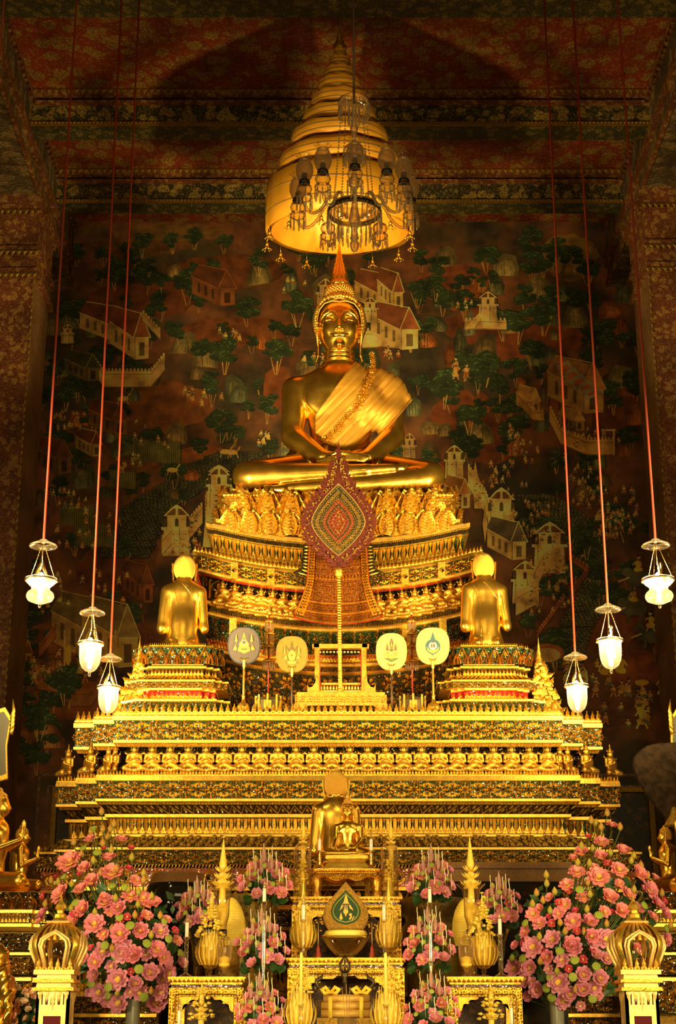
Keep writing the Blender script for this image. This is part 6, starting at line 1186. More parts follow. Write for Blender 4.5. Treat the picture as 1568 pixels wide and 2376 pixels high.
# ---------------------------------------------------------------- altar tables and offerings in front of the throne
ZD = .7                                                 # top of the dais
def tag_mesh(mb, name, mats, label, cat, group=None, smooth=True): return tag(mb.build(name, mats, smooth=smooth), label, cat, group)
RGEM = mosaic('purple_glass_strip', (.06, .01, .015), (.5, .35, .3), 90)
def table(px0, px1, ytop, Y, dep, hs, label, win=None, bottom=None, name='altar_table'):
    """carved gilt table: top slab, glass strip, apron with cut out, legs; hs = pixel rows of slab bottom, strip bottom, apron bottom"""
    a, b = pt(px0, ytop, Y), pt(px1, ytop, Y); x0, x1, zt = a[0], b[0], a[2]; rt = empty(name, ((x0+x1)/2, Y+dep/2, bottom or ZD), label, 'table')
    z1, z2, z3 = [zat(h, Y) for h in hs]; zb_ = bottom if bottom is not None else ZD; w = (x1-x0)
    m = MB(); m.add(*box(x0, x1, Y, Y+dep, z1+.02, zt)); m.add(*box(x0+.02, x1-.02, Y+.02, Y+dep-.02, z1-.0, z1+.02)); m.add(*box(x0-.01, x1+.01, Y-.01, Y+dep+.01, zt-.02, zt-.002))
    tile(m, lambda s, t: np.stack([x0+w*s, Y+0*s, z1+.02+(zt-.02-z1-.02)*t], -1), LEAF, max(3, int(w/.045)), .02); m.build('tabletop', [GOLDR, GEM], rt, smooth=False)
    MB().add(*box(x0+.03, x1-.03, Y+.03, Y+dep-.03, z2, z1)).build('glass_strip', [RGEM], rt, smooth=False)
    fw = w*.13; ap = MB(); ap.add(*box(x0+.01, x1-.01, Y+.01, Y+dep-.01, z3, z2)); h = z2-z3
    tile(ap, lambda s, t: np.stack([x0+.01+(w-.02)*s, Y+.008+0*s, z3+h*t], -1), ARA[0], max(3, int(w/(h+1e-6))), h*.12)
    for s in (0, 1):                                    # scalloped corner brackets
        xs = x0+fw if s == 0 else x1-fw; d = 1 if s == 0 else -1; o = [(xs, z3), (xs+d*w*.30, z3), (xs+d*w*.27, z3-.03), (xs+d*w*.18, z3-.03), (xs+d*w*.15, z3-.07), (xs+d*w*.07, z3-.08), (xs+d*w*.05, z3-.14), (xs, z3-.16)]
        ap.add(*prism(o if d < 0 else o[::-1], Y+.02, Y+.07, .008))
    ap.add(*tube([(x0+fw*.75, Y-.004, z3-.9), (x0+fw*.75, Y-.004, z3+.0), (x0+fw*.95, Y-.004, z3+.02), (x1-fw*.95, Y-.004, z3+.02), (x1-fw*.75, Y-.004, z3+.0), (x1-fw*.75, Y-.004, z3-.9)], .008, 6)) if z3-.9 > zb_ else None
    ap.build('apron', [GOLDR, GEM], rt, smooth=False)
    for sx in (0, 1):
        for sy in (0, 1):
            l = MB(); xa = x0+.01 if sx == 0 else x1-fw; ya = Y+.01 if sy == 0 else Y+dep-.12; l.add(*box(xa, xa+fw-.01, ya, ya+.11, zb_, z3))
            if sy == 0: hh = z3-zb_; tile(l, lambda s, t: np.stack([xa+(fw-.01)*s, ya-.002+0*s, zb_+hh*t], -1) if False else np.stack([xa+(fw-.01)*s, ya-.002+0*s, z3-.9*min(1, hh/.9)*(1-t)], -1), ARA[1], 1, .012, 0, 0, .18); [tile(l, lambda s, t, k=k: np.stack([xa+(fw-.01)*s, ya-.002+0*s, max(zb_, z3-(k+1)*fw)+min(fw, max(.01, z3-k*fw-zb_))*t], -1), ARA[k % 2], 1, .014) for k in range(int(min(hh, .8)/fw))]
            l.build('leg', [GOLDR, GEM], rt, smooth=False)
    if win: MB().add(*box(x0+fw, x1-fw, Y+dep-.06, Y+dep-.03, zb_+.02, z3)).build('back_panel', [win], rt, smooth=False)
    return rt, zt
PB = pattern_mat('dark_panel', (.06, .02, .01), (.4, .22, .04), (.2, .08, .02), 9, .4)
t1, zt1 = table(675, 932, 2080, 18.2, 1.0, (2093, 2099, 2112), 'upper carved gilt altar table behind the green drop shaped emblem', PB)
t2, zt2 = table(665, 940, 2222, 17.0, 1.0, (2238, 2246, 2264), 'lower carved gilt altar table in the middle with the bundle of scrolls inside', PB)
t3, zt3 = table(391, 567, 2266, 16.6, .9, (2284, 2292, 2312), 'carved gilt side table left of the middle with glass offering bowls on top', PB)
t4, zt4 = table(1038, 1212, 2266, 16.6, .9, (2284, 2292, 2312), 'carved gilt side table right of the middle with glass offering bowls on top', PB)
# small footed table with the seated statuette
Y = 18.45; tb = empty('small_footed_table', (pt(805, 2078, Y)[0], Y+.3, zt1), 'small gilt table with scalloped apron and red clawed feet under the statuette', 'table'); xa, xb = pt(728, 2014, Y)[0], pt(880, 2014, Y)[0]; z0, z1 = zat(2016, Y), zat(2043, Y)
m = MB(); m.add(*box(xa, xb, Y, Y+.6, z0-.04, z0)); tile(m, lambda s, t: np.stack([xa+(xb-xa)*s, Y+0*s, z0-.04+.04*t], -1), LEAF, 40, .016); m.build('tabletop', [GOLDR, GEM], tb, smooth=False)
m = MB(); m.add(*box(xa+.03, xb-.03, Y+.03, Y+.57, z0-.07, z0-.04)); tile(m, lambda s, t: np.stack([xa+.03+(xb-xa-.06)*s, Y+.028+0*s, z0-.07+.03*t], -1), BEAD, 34, .01); n = 30; xs = np.linspace(xa, xb, n); zz = z1+.018*np.cos(np.linspace(-1, 1, n)*PI*3)+.03*np.abs(np.linspace(-1, 1, n))
V = np.vstack([np.stack([xs, np.full(n, Y+.0), np.full(n, z0-.07)], -1), np.stack([xs, np.full(n, Y-.02), zz], -1), np.stack([xs, np.full(n, Y+.03), zz], -1)]); j = np.arange(n-1); m.add(V, [np.stack([j+n, j+n+1, j+1, j], -1), np.stack([j+2*n, j+2*n+1, j+n+1, j+n], -1)]); tile(m, lambda s, t: np.stack([xa+(xb-xa)*s, Y-.012-.006*(1-t), z1+.01+(z0-.07-z1-.01)*t], -1), ARA[0], 9, .012); m.build('apron', [GOLDR, GEM], tb, smooth=False)
for x in (xa+.03, xb-.03):
    for yy in (Y+.03, Y+.55): MB().add(*lathe([(0, 0), (.05, .0), (.06, .03), (.045, .07), (.04, .12), (.06, .17), (.055, .21), (.05, z1+.04-zt1)], 12, (x, yy, zt1), lobes=6, lamp=.1)).build('leg', [mat('red_gilt_leg', (.75, .34, .04), .4, .8, var=.5, vscale=30) if 'red_gilt_leg' not in MT else MT['red_gilt_leg']], tb)
Yb = 18.72; zt0 = z0; sb = empty('small_seated_statue', (pt(802, 2014, Yb)[0], Yb, zt0), 'small gilded seated statuette touching the ground with one hand on a moulded base', 'statue')
f2, b2, h2, tp2, e2, _, _ = buddha(True, .8); cen = pt(787, 1148, 22.0); kS = (128/ppm(1950, Yb))/(500/ppm(1105, 21.8))*.93
xb0 = pt(806, 1990, Yb)[0]; zbs = zat(1988, Yb)
for mb_, nm, mt in ((b2, 'body', GOLD), (h2, 'hair_curls', CURL), (tp2, 'head_flame', GOLD)):
    mb_.V = [(v-cen)*kS+A(xb0, Yb, zbs) for v in mb_.V]
    if nm == 'head_flame': mb_.V = [v-A(0, 0, 0)*kS for v in mb_.V]
    mb_.build(nm, [mt], sb)
m = MB(); hb = zbs-zt0
for r0, r1, a, b in ((.50, .50, 0, .12), (.46, .40, .12, .45), (.40, .36, .45, .62), (.36, .42, .62, .8), (.42, .44, .8, .92), (.42, .42, .92, 1.03)):
    k = .74; V = np.array([(sx*r*k*.78, sy*r*k*.42, z) for r, z in ((r0, a*hb), (r1, b*hb)) for sx, sy in ((-1, -1), (1, -1), (1, 1), (-1, 1))])+A(xb0-.01, Yb, zt0); m.add(V, BF)
m.build('moulded_base', [GOLDM], sb, smooth=False)
# bench that carries the kneeling attendant behind the statuette
xq = pt(779, 2030, 18.9)[0]; bq = empty('low_bench', (xq, 19.3, ZD), 'plain dark gilt bench behind the upper altar table carrying the middle attendant', 'bench'); zq = zat(2030, 18.9)-.02
MB().add(*box(xq-.42, xq+.42, 19.22, 19.72, zq-.08, zq-.0)).build('seat', [GOLDD], bq, smooth=False)
for x in (xq-.38, xq+.38):
    for y in (19.26, 19.68): MB().add(*box(x-.03, x+.03, y-.03, y+.03, ZD, zq-.08)).build('leg', [GOLDD], bq, smooth=False)

# ---------------------------------------------------------------- wax ornaments, candles, glass
WAXY = mat('yellow_wax', (.90, .62, .08), .45, 0, coat=.2, var=.08); WAXW = mat('white_wax', (.92, .78, .62), .4); WAXL = mat('lemon_wax', (.85, .68, .12), .4); WOOD = mat('dark_brown_wood', (.07, .035, .015), .45, var=.4, vscale=20)
def glass_stick(name, x, y, z, h, cand, ch_, cr, label, group=None, tip=True, mt=None):
    rt = empty(name, (x, y, z), label, 'candlestick', group)
    if h: MB().add(*lathe([(0, 0), (.07, 0), (.065, .012), (.03, .03), (.015, .05)]+[(.012+.014*abs(math.sin(i*1.3)), .05+(h-.05)*i/18) for i in range(19)]+[(.03, h), (.032, h+.02), (.0, h+.02)], 16, (x, y, z))).build('stick', [mt or GLASS], rt)
    MB().add(*lathe([(0, 0), (cr, 0), (cr*.95, ch_*.96), (cr*.4, ch_), (0, ch_)], 16, (x, y, z+h+.015))).build('candle', [cand], rt)
    if tip: MB().add(*lathe([(.012, 0), (.017, .03), (.012, .07), (.004, .11), (0, .12)], 10, (x, y, z+h+ch_+.01))).build('flame_bulb', [PRISM], rt)
    return rt
def cst(px, ytop, ymid, ybot, Y, r, label, cand=WAXW, tip=True, mt=None, zb_=None):
    s = 1/ppm(ymid, Y); x = pt(px, ymid, Y)[0]; z = zb_ if zb_ is not None else zat(ybot, Y); h = zat(ymid, Y)-z; return glass_stick('candlestick', x, Y, z, h, cand, zat(ytop, Y)-zat(ymid, Y), r*s, label, None, tip, mt)
cst(741, 1950, 1978, 2014, 18.5, 4.2, 'short white candle in a brass stick left of the statuette', mt=BRASS, zb_=zt0); cst(861, 1950, 1978, 2014, 18.5, 4.2, 'short white candle in a brass stick right of the statuette', mt=BRASS, zb_=zt0)
cst(704, 2102, 2138, 2222, 17.25, 4.4, 'white candle in a crystal stick left of the green emblem', zb_=zt2); cst(891, 2102, 2138, 2222, 17.25, 4.4, 'white candle in a crystal stick right of the green emblem', zb_=zt2)
cst(433, 2143, 2178, 2266, 16.7, 4.4, 'white candle in a crystal stick on the left side table', zb_=zt3); cst(1160, 2135, 2172, 2266, 16.7, 4.4, 'white candle in a crystal stick on the right side table', zb_=zt4)
cst(613, 2064, 2096, 2250, 16.3, 4.3, 'white candle between the two left lotus arrangements of the middle', zb_=ZD); cst(997, 2066, 2098, 2250, 16.3, 4.3, 'white candle between the two right lotus arrangements of the middle', zb_=ZD)
cst(415, 2348, 2385, 2400, 15.9, 4.3, 'white candle at the bottom before the left side table', zb_=ZD); cst(1187, 2342, 2380, 2400, 15.9, 4.3, 'white candle at the bottom before the right side table', zb_=ZD)
cst(698, 2213, 2335, 2376, 15.8, 3.9, 'tall yellow taper candle on the left before the lower table', WAXL, False, zb_=ZD); cst(895, 2213, 2335, 2376, 15.8, 3.9, 'tall yellow taper candle on the right before the lower table', WAXL, False, zb_=ZD)
def petals_bowl(x, y, z, r, h, n=16, rows=4, mt=None):
    """bud shaped heap of long wax petals"""
    mb = MB(); mb.add(*lathe([(0, .0), (r*.5, .02*h), (r*.82, h*.25), (r*.8, h*.6), (r*.45, h*.92), (0, h)], 20, (x, y, z)))
    for k in range(rows):
        for i in range(n):
            a = 2*PI*(i+.5*(k % 2))/n; w_ = 2.4*r/n; V = []
            for t in np.linspace(0, 1, 6):
                rr_ = r*(.45+.6*math.sin(PI*(.15+.6*t)))*(1-.17*k)+r*.12*t**3; zz = z+h*(.02+.16*k)+h*.62*t; ww = w_*math.sin(PI*(.18+.8*t))**.7*(1-.1*k)
                c_ = A(x+rr_*math.cos(a), y+rr_*math.sin(a), zz); tn = A(-math.sin(a), math.cos(a), 0)*ww*.5; nn = A(math.cos(a), math.sin(a), 0)*ww*.28; V += [c_-tn, c_+nn, c_+tn]
            j = np.arange(5)*3; mb.add(np.array(V), np.vstack([np.stack([j, j+1, j+4, j+3], -1), np.stack([j+1, j+2, j+5, j+4], -1)]))
    return mb
def spire(mb, x, y, z, h, r):
    pr = [(1, 0), (.9, .03), (.55, .06), (.8, .09), (.95, .13), (.5, .17), (.35, .2), (.62, .24), (.72, .27), (.30, .31), (.24, .34), (.42, .38), (.5, .42), (.47, .5), (.36, .6), (.27, .7), (.18, .82), (.08, .93), (0, 1)]
    mb.add(*lathe([(a*r, b*h) for a, b in pr], 16, (x, y, z)))
    for k, (zz, rr_) in enumerate(((.05, .9), (.2, .6), (.33, .45))):
        for i in range(8): a = i*PI/4; c = A(x+rr_*r*.7*math.cos(a), y+rr_*r*.7*math.sin(a), z+h*zz); mb.add(*tube([c, c+A(.5*r*math.cos(a), .5*r*math.sin(a), h*.05), c+A(.75*r*math.cos(a), .75*r*math.sin(a), h*.10)], [r*.14, r*.12, .001], 5))
    for i in range(5): mb.add(*ball((x+.012*math.cos(i*1.26), y+.012*math.sin(i*1.26), z+h*1.01), (.009, .009, .009), 5, 4))
    return mb
def blossoms(mb, x, y, z, r, h, n, seed=1, br=.016):
    rr_ = random.Random(seed)
    for i in range(n):
        t = rr_.random(); a = rr_.random()*2*PI; q = r*(1-t*.75); c = A(x+q*math.cos(a), y+q*math.sin(a), z+h*t); mb.add(*ball(c, (br, br, br*.8), 6, 4)); mb.add(*OCTs(c+A(math.cos(a), math.sin(a), 0)*br, br*.6))
    return mb
def OCTs(c, r): return OCT[0]*r+c, OCT[1]
def goblet(x, y, z, r, h, stem, rt, nm='glass_bowl'):
    return MB().add(*lathe([(0, 0), (r*.62, 0), (r*.6, .012), (.02, .03), (.018, stem*.5), (.032, stem*.6), (.018, stem*.8), (r*.4, stem), (r*.85, stem+h*.3), (r, stem+h*.8), (r*1.04, stem+h)], 28, (x, y, z))).build(nm, [GLASS], rt)
# domed glass cloches with wax spires inside
for px, side in ((701, 'left'), (904, 'right')):
    Yc = 18.55; x = pt(px, 2072, Yc)[0]; s = 1/ppm(2010, Yc); H_ = zat(1955, Yc)-zt1; rt = empty('glass_cloche', (x, Yc, zt1), 'tall glass dome with a yellow wax spire on the %s of the upper table' % side, 'cloche')
    MB().add(*lathe([(0, 0), (25*s, 0), (25*s, .02), (0, .02)], 28, (x, Yc, zt1))).build('base', [WOOD], rt); r = 20.5*s
    MB().add(*lathe([(r, .02), (r, H_-r*1.1), (r*.93, H_-r*.6), (r*.7, H_-r*.25), (r*.35, H_-r*.05), (0, H_)], 36, (x, Yc, zt1))).build('glass_dome', [GLASS], rt)
    m = MB(); m.add(*lathe([(0, 0), (r*.7, 0), (r*.6, .05), (r*.3, .08), (r*.35, .2), (.03, .25), (.02, H_*.45)], 14, (x, Yc, zt1+.02))); m.build('wax_foot', [WAXY], rt)
    blossoms(MB(), x, Yc, zt1+H_*.25, r*.75, H_*.45, 60, px).build('wax_flowers', [WAXY], rt)
    Ys = 18.95; sp = pt(px+3, 1970, Ys); o = spire(MB(), sp[0], Ys, sp[2]-.02, zat(1893, Ys)-sp[2], 11*s); stt = MB().add(*lathe([(.10, 0), (.09, .03), (.03, .06), (.03, zat(1972, Ys)-zt1)], 14, (sp[0], Ys, zt1))); o2 = empty('wax_spire', (sp[0], Ys, zt1), 'yellow wax spire rising behind the %s glass dome' % side, 'wax ornament'); o.build('spire', [WAXY], o2); stt.build('stand', [WAXY], o2)
    # wax lotus bowls before the upper table
    Yl = 17.45; x = pt(px+(2 if px < 780 else -2), 2170, Yl)[0]; rt = empty('wax_lotus_bowl', (x, Yl, zt2), 'bowl heaped with pale yellow wax petals %s of the green emblem' % side, 'wax ornament'); goblet(x, Yl, zt2, 30/ppm(2170, Yl), .16, .10, rt)
    petals_bowl(x, Yl, zt2+.12, 29/ppm(2170, Yl), zat(2122, Yl)-zt2-.12).build('wax_petals', [WAXY], rt); m = spire(MB(), x+.0, Yl, zat(2124, Yl), zat(2040, Yl)-zat(2124, Yl), 9/ppm(2100, Yl)); blossoms(m, x, Yl, zat(2130, Yl), .12, .16, 26, 3).build('wax_spire', [WAXY], rt)
    Yl = 16.1; x = pt(695 if px < 780 else 898, 2330, Yl)[0]; zz = zat(2376, Yl); rt = empty('wax_lotus_bowl', (x, Yl, ZD), 'large heap of yellow wax petals at the bottom %s of the scrolls' % side, 'wax ornament'); MB().add(*lathe([(0, 0), (.12, 0), (.03, .05), (.03, zz-ZD-.1), (.15, zz-ZD)], 20, (x, Yl, ZD))).build('pedestal_foot', [GLASS], rt)
    petals_bowl(x, Yl, zz-.05, 36/ppm(2330, Yl), zat(2298, Yl)-zz+.05, 18).build('wax_petals', [WAXY], rt); m = spire(MB(), x+.02, Yl, zat(2302, Yl), zat(2222, Yl)-zat(2302, Yl), 9/ppm(2250, Yl)); blossoms(m, x+.02, Yl, zat(2302, Yl), .10, .24, 34, 5).build('wax_spire', [WAXY], rt)
# green drop emblem set in dried flowers on a cut glass bowl
Ye = 17.5; xe = pt(802, 2150, Ye)[0]; se = 1/ppm(2110, Ye); em = empty('flower_emblem', (xe, Ye, zt2), 'green drop shaped emblem framed in golden dried flowers on a cut glass bowl', 'emblem')
def drop(w_, y0, y1, cx=802, n=16, fl=.6):
    R_ = []
    for t in np.linspace(0, 1, n): R_.append((w_*(math.sin(PI/2*t/.62)**1.15 if t < .62 else max(0, 1-((t-.62)/.38)**2)**.5), y0+(y1-y0)*t))
    return [(cx-x, y) for x, y in R_]+[(cx+x, y) for x, y in R_[-2:0:-1]]
def flat(pts, Y0_, Y1_, mt, nm, rt, bev=0): P = np.array([pt(x, y, Ye) for x, y in pts])[:, [0, 2]]; b = MB().add(*prism(P, Y0_, Y1_, bev)); return b.build(nm, [mt], rt, smooth=False)
STRAW = mat('dried_flowers', (.55, .29, .035), .8, var=.35, vscale=55, bump=.8, bscale=130); DKG = mat('dark_green_velvet', (.02, .05, .015), .8); OLV = mat('olive_cord', (.22, .25, .03), .6)
out = [(802, 2045), (814, 2060), (830, 2078), (844, 2095), (853, 2112), (855, 2128), (850, 2145), (842, 2158), (762, 2158), (754, 2145), (749, 2128), (751, 2112), (760, 2095), (774, 2078), (790, 2060)]
flat(out, Ye-.02, Ye+.12, STRAW, 'flower_field', em, .02); rr3 = random.Random(12); m = MB()
Pg = np.array(out, float)
for i in range(900):
    x_, y_ = rr3.uniform(748, 856), rr3.uniform(2046, 2158)
    if poly_d(np.array([x_]), np.array([y_]), Pg)[0] < -1: m.add(*ball(pt(x_, y_, Ye-.022), (.010, .008, .010), 5, 3))
m.build('flower_heads', [STRAW], em); flat(drop(34, 2066, 2146, fl=.7), Ye-.035, Ye-.02, DKG, 'drop_border', em); flat(drop(30.5, 2072, 2142), Ye-.042, Ye-.03, OLV, 'drop_cord', em); flat(drop(28, 2076, 2139), Ye-.048, Ye-.04, DKG, 'drop_field', em)
m = MB(); YE_ = Ye-.052
for pts in ([(801, 2078), (804, 2078), (808, 2094), (812, 2100), (793, 2100), (797, 2094)], [(793, 2098), (812, 2098), (810, 2101), (795, 2101)], [(792, 2101), (796, 2101), (794, 2108), (787, 2114), (790, 2108)], [(809, 2101), (813, 2101), (817, 2108), (820, 2114), (811, 2108)], circ(802, 2116, 6, 12, 6), [(799, 2121), (805, 2121), (802, 2128)], [(801, 2110), (803, 2110), (803, 2101), (801, 2101)], [(797.5, 2111), (799.5, 2111), (799, 2103), (798, 2103)], [(804.5, 2111), (806.5, 2111), (806, 2103), (805, 2103)], circ(791, 2131, 4), [(788, 2128), (794, 2128), (791, 2117)], circ(813, 2123, 3.5), [(809, 2133), (815, 2125), (817, 2129), (812, 2135)], [(816, 2134), (821, 2126), (822, 2128), (817, 2136)]):
    P = np.array([pt(x, y, Ye) for x, y in pts])[:, [0, 2]]; m.add(*prism(P, YE_, YE_+.008))
m.build('embroidered_marks', [EGO], em, smooth=False)
lc = MB(); lc.add(*lathe([(49*se, 0), (50*se, .03), (46*se, .06), (47*se, .055)], 40, (xe, Ye+.06, zat(2172, Ye)))); lc.build('lace_trim', [WAXL], em); zz = zat(2172, Ye)
MB().add(*lathe([(0, zt2-zz), (.14, zt2-zz), (.13, zt2-zz+.02), (.04, zt2-zz+.05), (.05, -.26), (.03, -.22), (.12, -.19), (38*se, -.13), (50*se, -.04), (55*se, .0), (56*se, .012)], 40, (xe, Ye+.06, zz), lobes=20, lamp=.01)).build('cut_glass_bowl', [GLASS], em)
# small flower sticks on red feet
for px in (738, 863): x = pt(px, 2215, 17.35)[0]; rt = empty('silver_flower_stick', (x, 17.35, zt2), 'thin silver flower stick on a red turned foot, %s of the emblem' % ('left' if px < 800 else 'right'), 'ornament'); MB().add(*lathe([(0, 0), (.045, 0), (.03, .03), (.035, .05), (.018, .08), (.022, .1), (.008, .14), (0, .15)], 14, (x, 17.35, zt2))).build('foot', [REDL], rt); m = MB().add(*tube([(x, 17.35, zt2+.1), (x, 17.35, zat(2140, 17.35))], .005, 6)); blossoms(m, x, 17.35, zat(2175, 17.35), .09, .22, 12, px, .012).build('sprigs', [GOLDM], rt)
# bronze trident candelabrum and scrolls
BRZ = mat('dark_bronze', (.10, .07, .03), .4, .8); Yn = 16.75; xn = pt(800, 2300, Yn)[0]; s = 1/ppm(2280, Yn); nb = empty('bronze_candelabrum', (xn, Yn, ZD), 'dark bronze candelabrum with serpent arms before the lower table', 'candelabrum'); zz = lambda y: zat(y, Yn)
MB().add(*tube([(xn, Yn, ZD), (xn, Yn, zz(2262))], .014, 8)).add(*lathe([(.0, 0), (.14, 0), (.12, .03), (.03, .08), (.012, .12)], 16, (xn, Yn, ZD))).build('shaft', [BRZ], nb)
m = MB(); 
for k in range(8): a = k*PI/4; m.add(*tube([(xn, Yn, zz(2262)), (xn+.05*math.cos(a), Yn+.05*math.sin(a), zz(2250)), (xn+.055*math.cos(a), Yn+.055*math.sin(a), zz(2235)), (xn, Yn, zz(2216))], [.01, .012, .01, .004], 6))
m.add(*lathe([(.012, -.1), (.03, -.07), (.02, -.03), (.04, 0), (.012, .04)], 12, (xn, Yn, zz(2262)))); m.build('openwork_bud', [BRZ], nb)
for sx in (-1, 1): P = [(xn, Yn, zz(2302)), (xn+sx*30*s, Yn, zz(2303)), (xn+sx*52*s, Yn, zz(2298)), (xn+sx*64*s, Yn, zz(2287)), (xn+sx*66*s, Yn, zz(2278)), (xn+sx*60*s, Yn, zz(2272)), (xn+sx*54*s, Yn, zz(2268)), (xn+sx*50*s, Yn, zz(2258))]; a_ = MB().add(*tube(P, [.012, .011, .013, .016, .02, .024, .018, .002], 8)); [a_.add(*tube([P[k], A(*P[k])+A(sx*.02, 0, .05)], [.012, .001], 5)) for k in (3, 4, 5)]; [a_.add(*lathe([(.01, 0), (.022, .03), (.02, .05)], 10, (xn+sx*q, Yn, zz(2302)))) for q in (.16, .3)]; a_.build('serpent_arm', [BRZ], nb)
SCR = mat('wrapped_scroll_silk', (.80, .48, .10), .4, .2, var=.1); YW = mat('yellow_ribbon', (.9, .62, .06), .4); 
Ysb = 16.35; shelf = tag_mesh(MB().add(*box(pt(735, 2370, Ysb)[0], pt(870, 2370, Ysb)[0], Ysb-.12, Ysb+.3, ZD, zat(2362, Ysb))), 'low_stand', [GOLDD], 'low dark gilt stand under the bundle of wrapped scrolls', 'stand', smooth=False)
for i, (dx, dy, row) in enumerate(((0, 0, 0), (0, .085, 0), (0, .17, 0), (0, .04, 1), (0, .125, 1), (0, .08, 2))):
    x0, x1 = pt(745, 2350, Ysb)[0]+.01*(i % 3), pt(860, 2350, Ysb)[0]-.012*(i % 2); z = zat(2362, Ysb)+.042+row*.072; o = MB().add(*tube([(x0, Ysb+dy-.06, z), (x1, Ysb+dy-.06, z)], .041, 14)).build('wrapped_scroll', [SCR]); tag(o, 'golden silk scroll, %s of the tied bundle' % ('front of the bottom layer', 'middle of the bottom layer', 'back of the bottom layer', 'front of the second layer', 'back of the second layer', 'single topmost one')[i], 'scroll', 'scrolls in the bundle')
for px in (766, 838):
    rb = MB(); x = pt(px, 2350, Ysb)[0]; z0_ = zat(2362, Ysb); rb.add(*box(x-.02, x+.02, Ysb-.108, Ysb-.103, z0_, z0_+.20)); rb.add(*box(x-.02, x+.02, Ysb-.1, Ysb+.12, z0_+.232, z0_+.238))
    for q in (-1, 1): rb.add(*tube([(x, Ysb-.05, z0_+.24), (x+q*.05, Ysb-.08, z0_+.29), (x+q*.085, Ysb-.08, z0_+.27), (x+q*.06, Ysb-.07, z0_+.235), (x, Ysb-.05, z0_+.24)], [.012, .022, .026, .02, .012], 8))
    tag_mesh(rb, 'ribbon', [YW], 'yellow satin ribbon bow tied around the %s end of the scroll bundle' % ('left' if px < 800 else 'right'), 'ribbon')
gx = pt(805, 2370, 15.7)[0]; gs = empty('incense_glass', (gx, 15.7, ZD), 'cut glass cup with three thin incense sticks at the bottom centre', 'incense holder'); MB().add(*lathe([(0, 0), (.08, 0), (.07, .02), (.02, .06), (.02, zat(2400, 15.7)-ZD-.1), (.07, zat(2400, 15.7)-ZD), (.09, zat(2368, 15.7)-ZD), (.11, zat(2362, 15.7)-ZD)], 24, (gx, 15.7, ZD), lobes=12, lamp=.05)).build('cup', [PRISM], gs)
for px, yt in ((793, 2290), (803, 2282), (812, 2290)): MB().add(*tube([(gx+(px-803)*.0012, 15.7, zat(2376, 15.7)), pt(px, yt, 15.7)], .004, 6)).build('incense_stick', [mat('incense_brown', (.35, .2, .05), .7) if 'incense_brown' not in MT else MT['incense_brown']], gs)
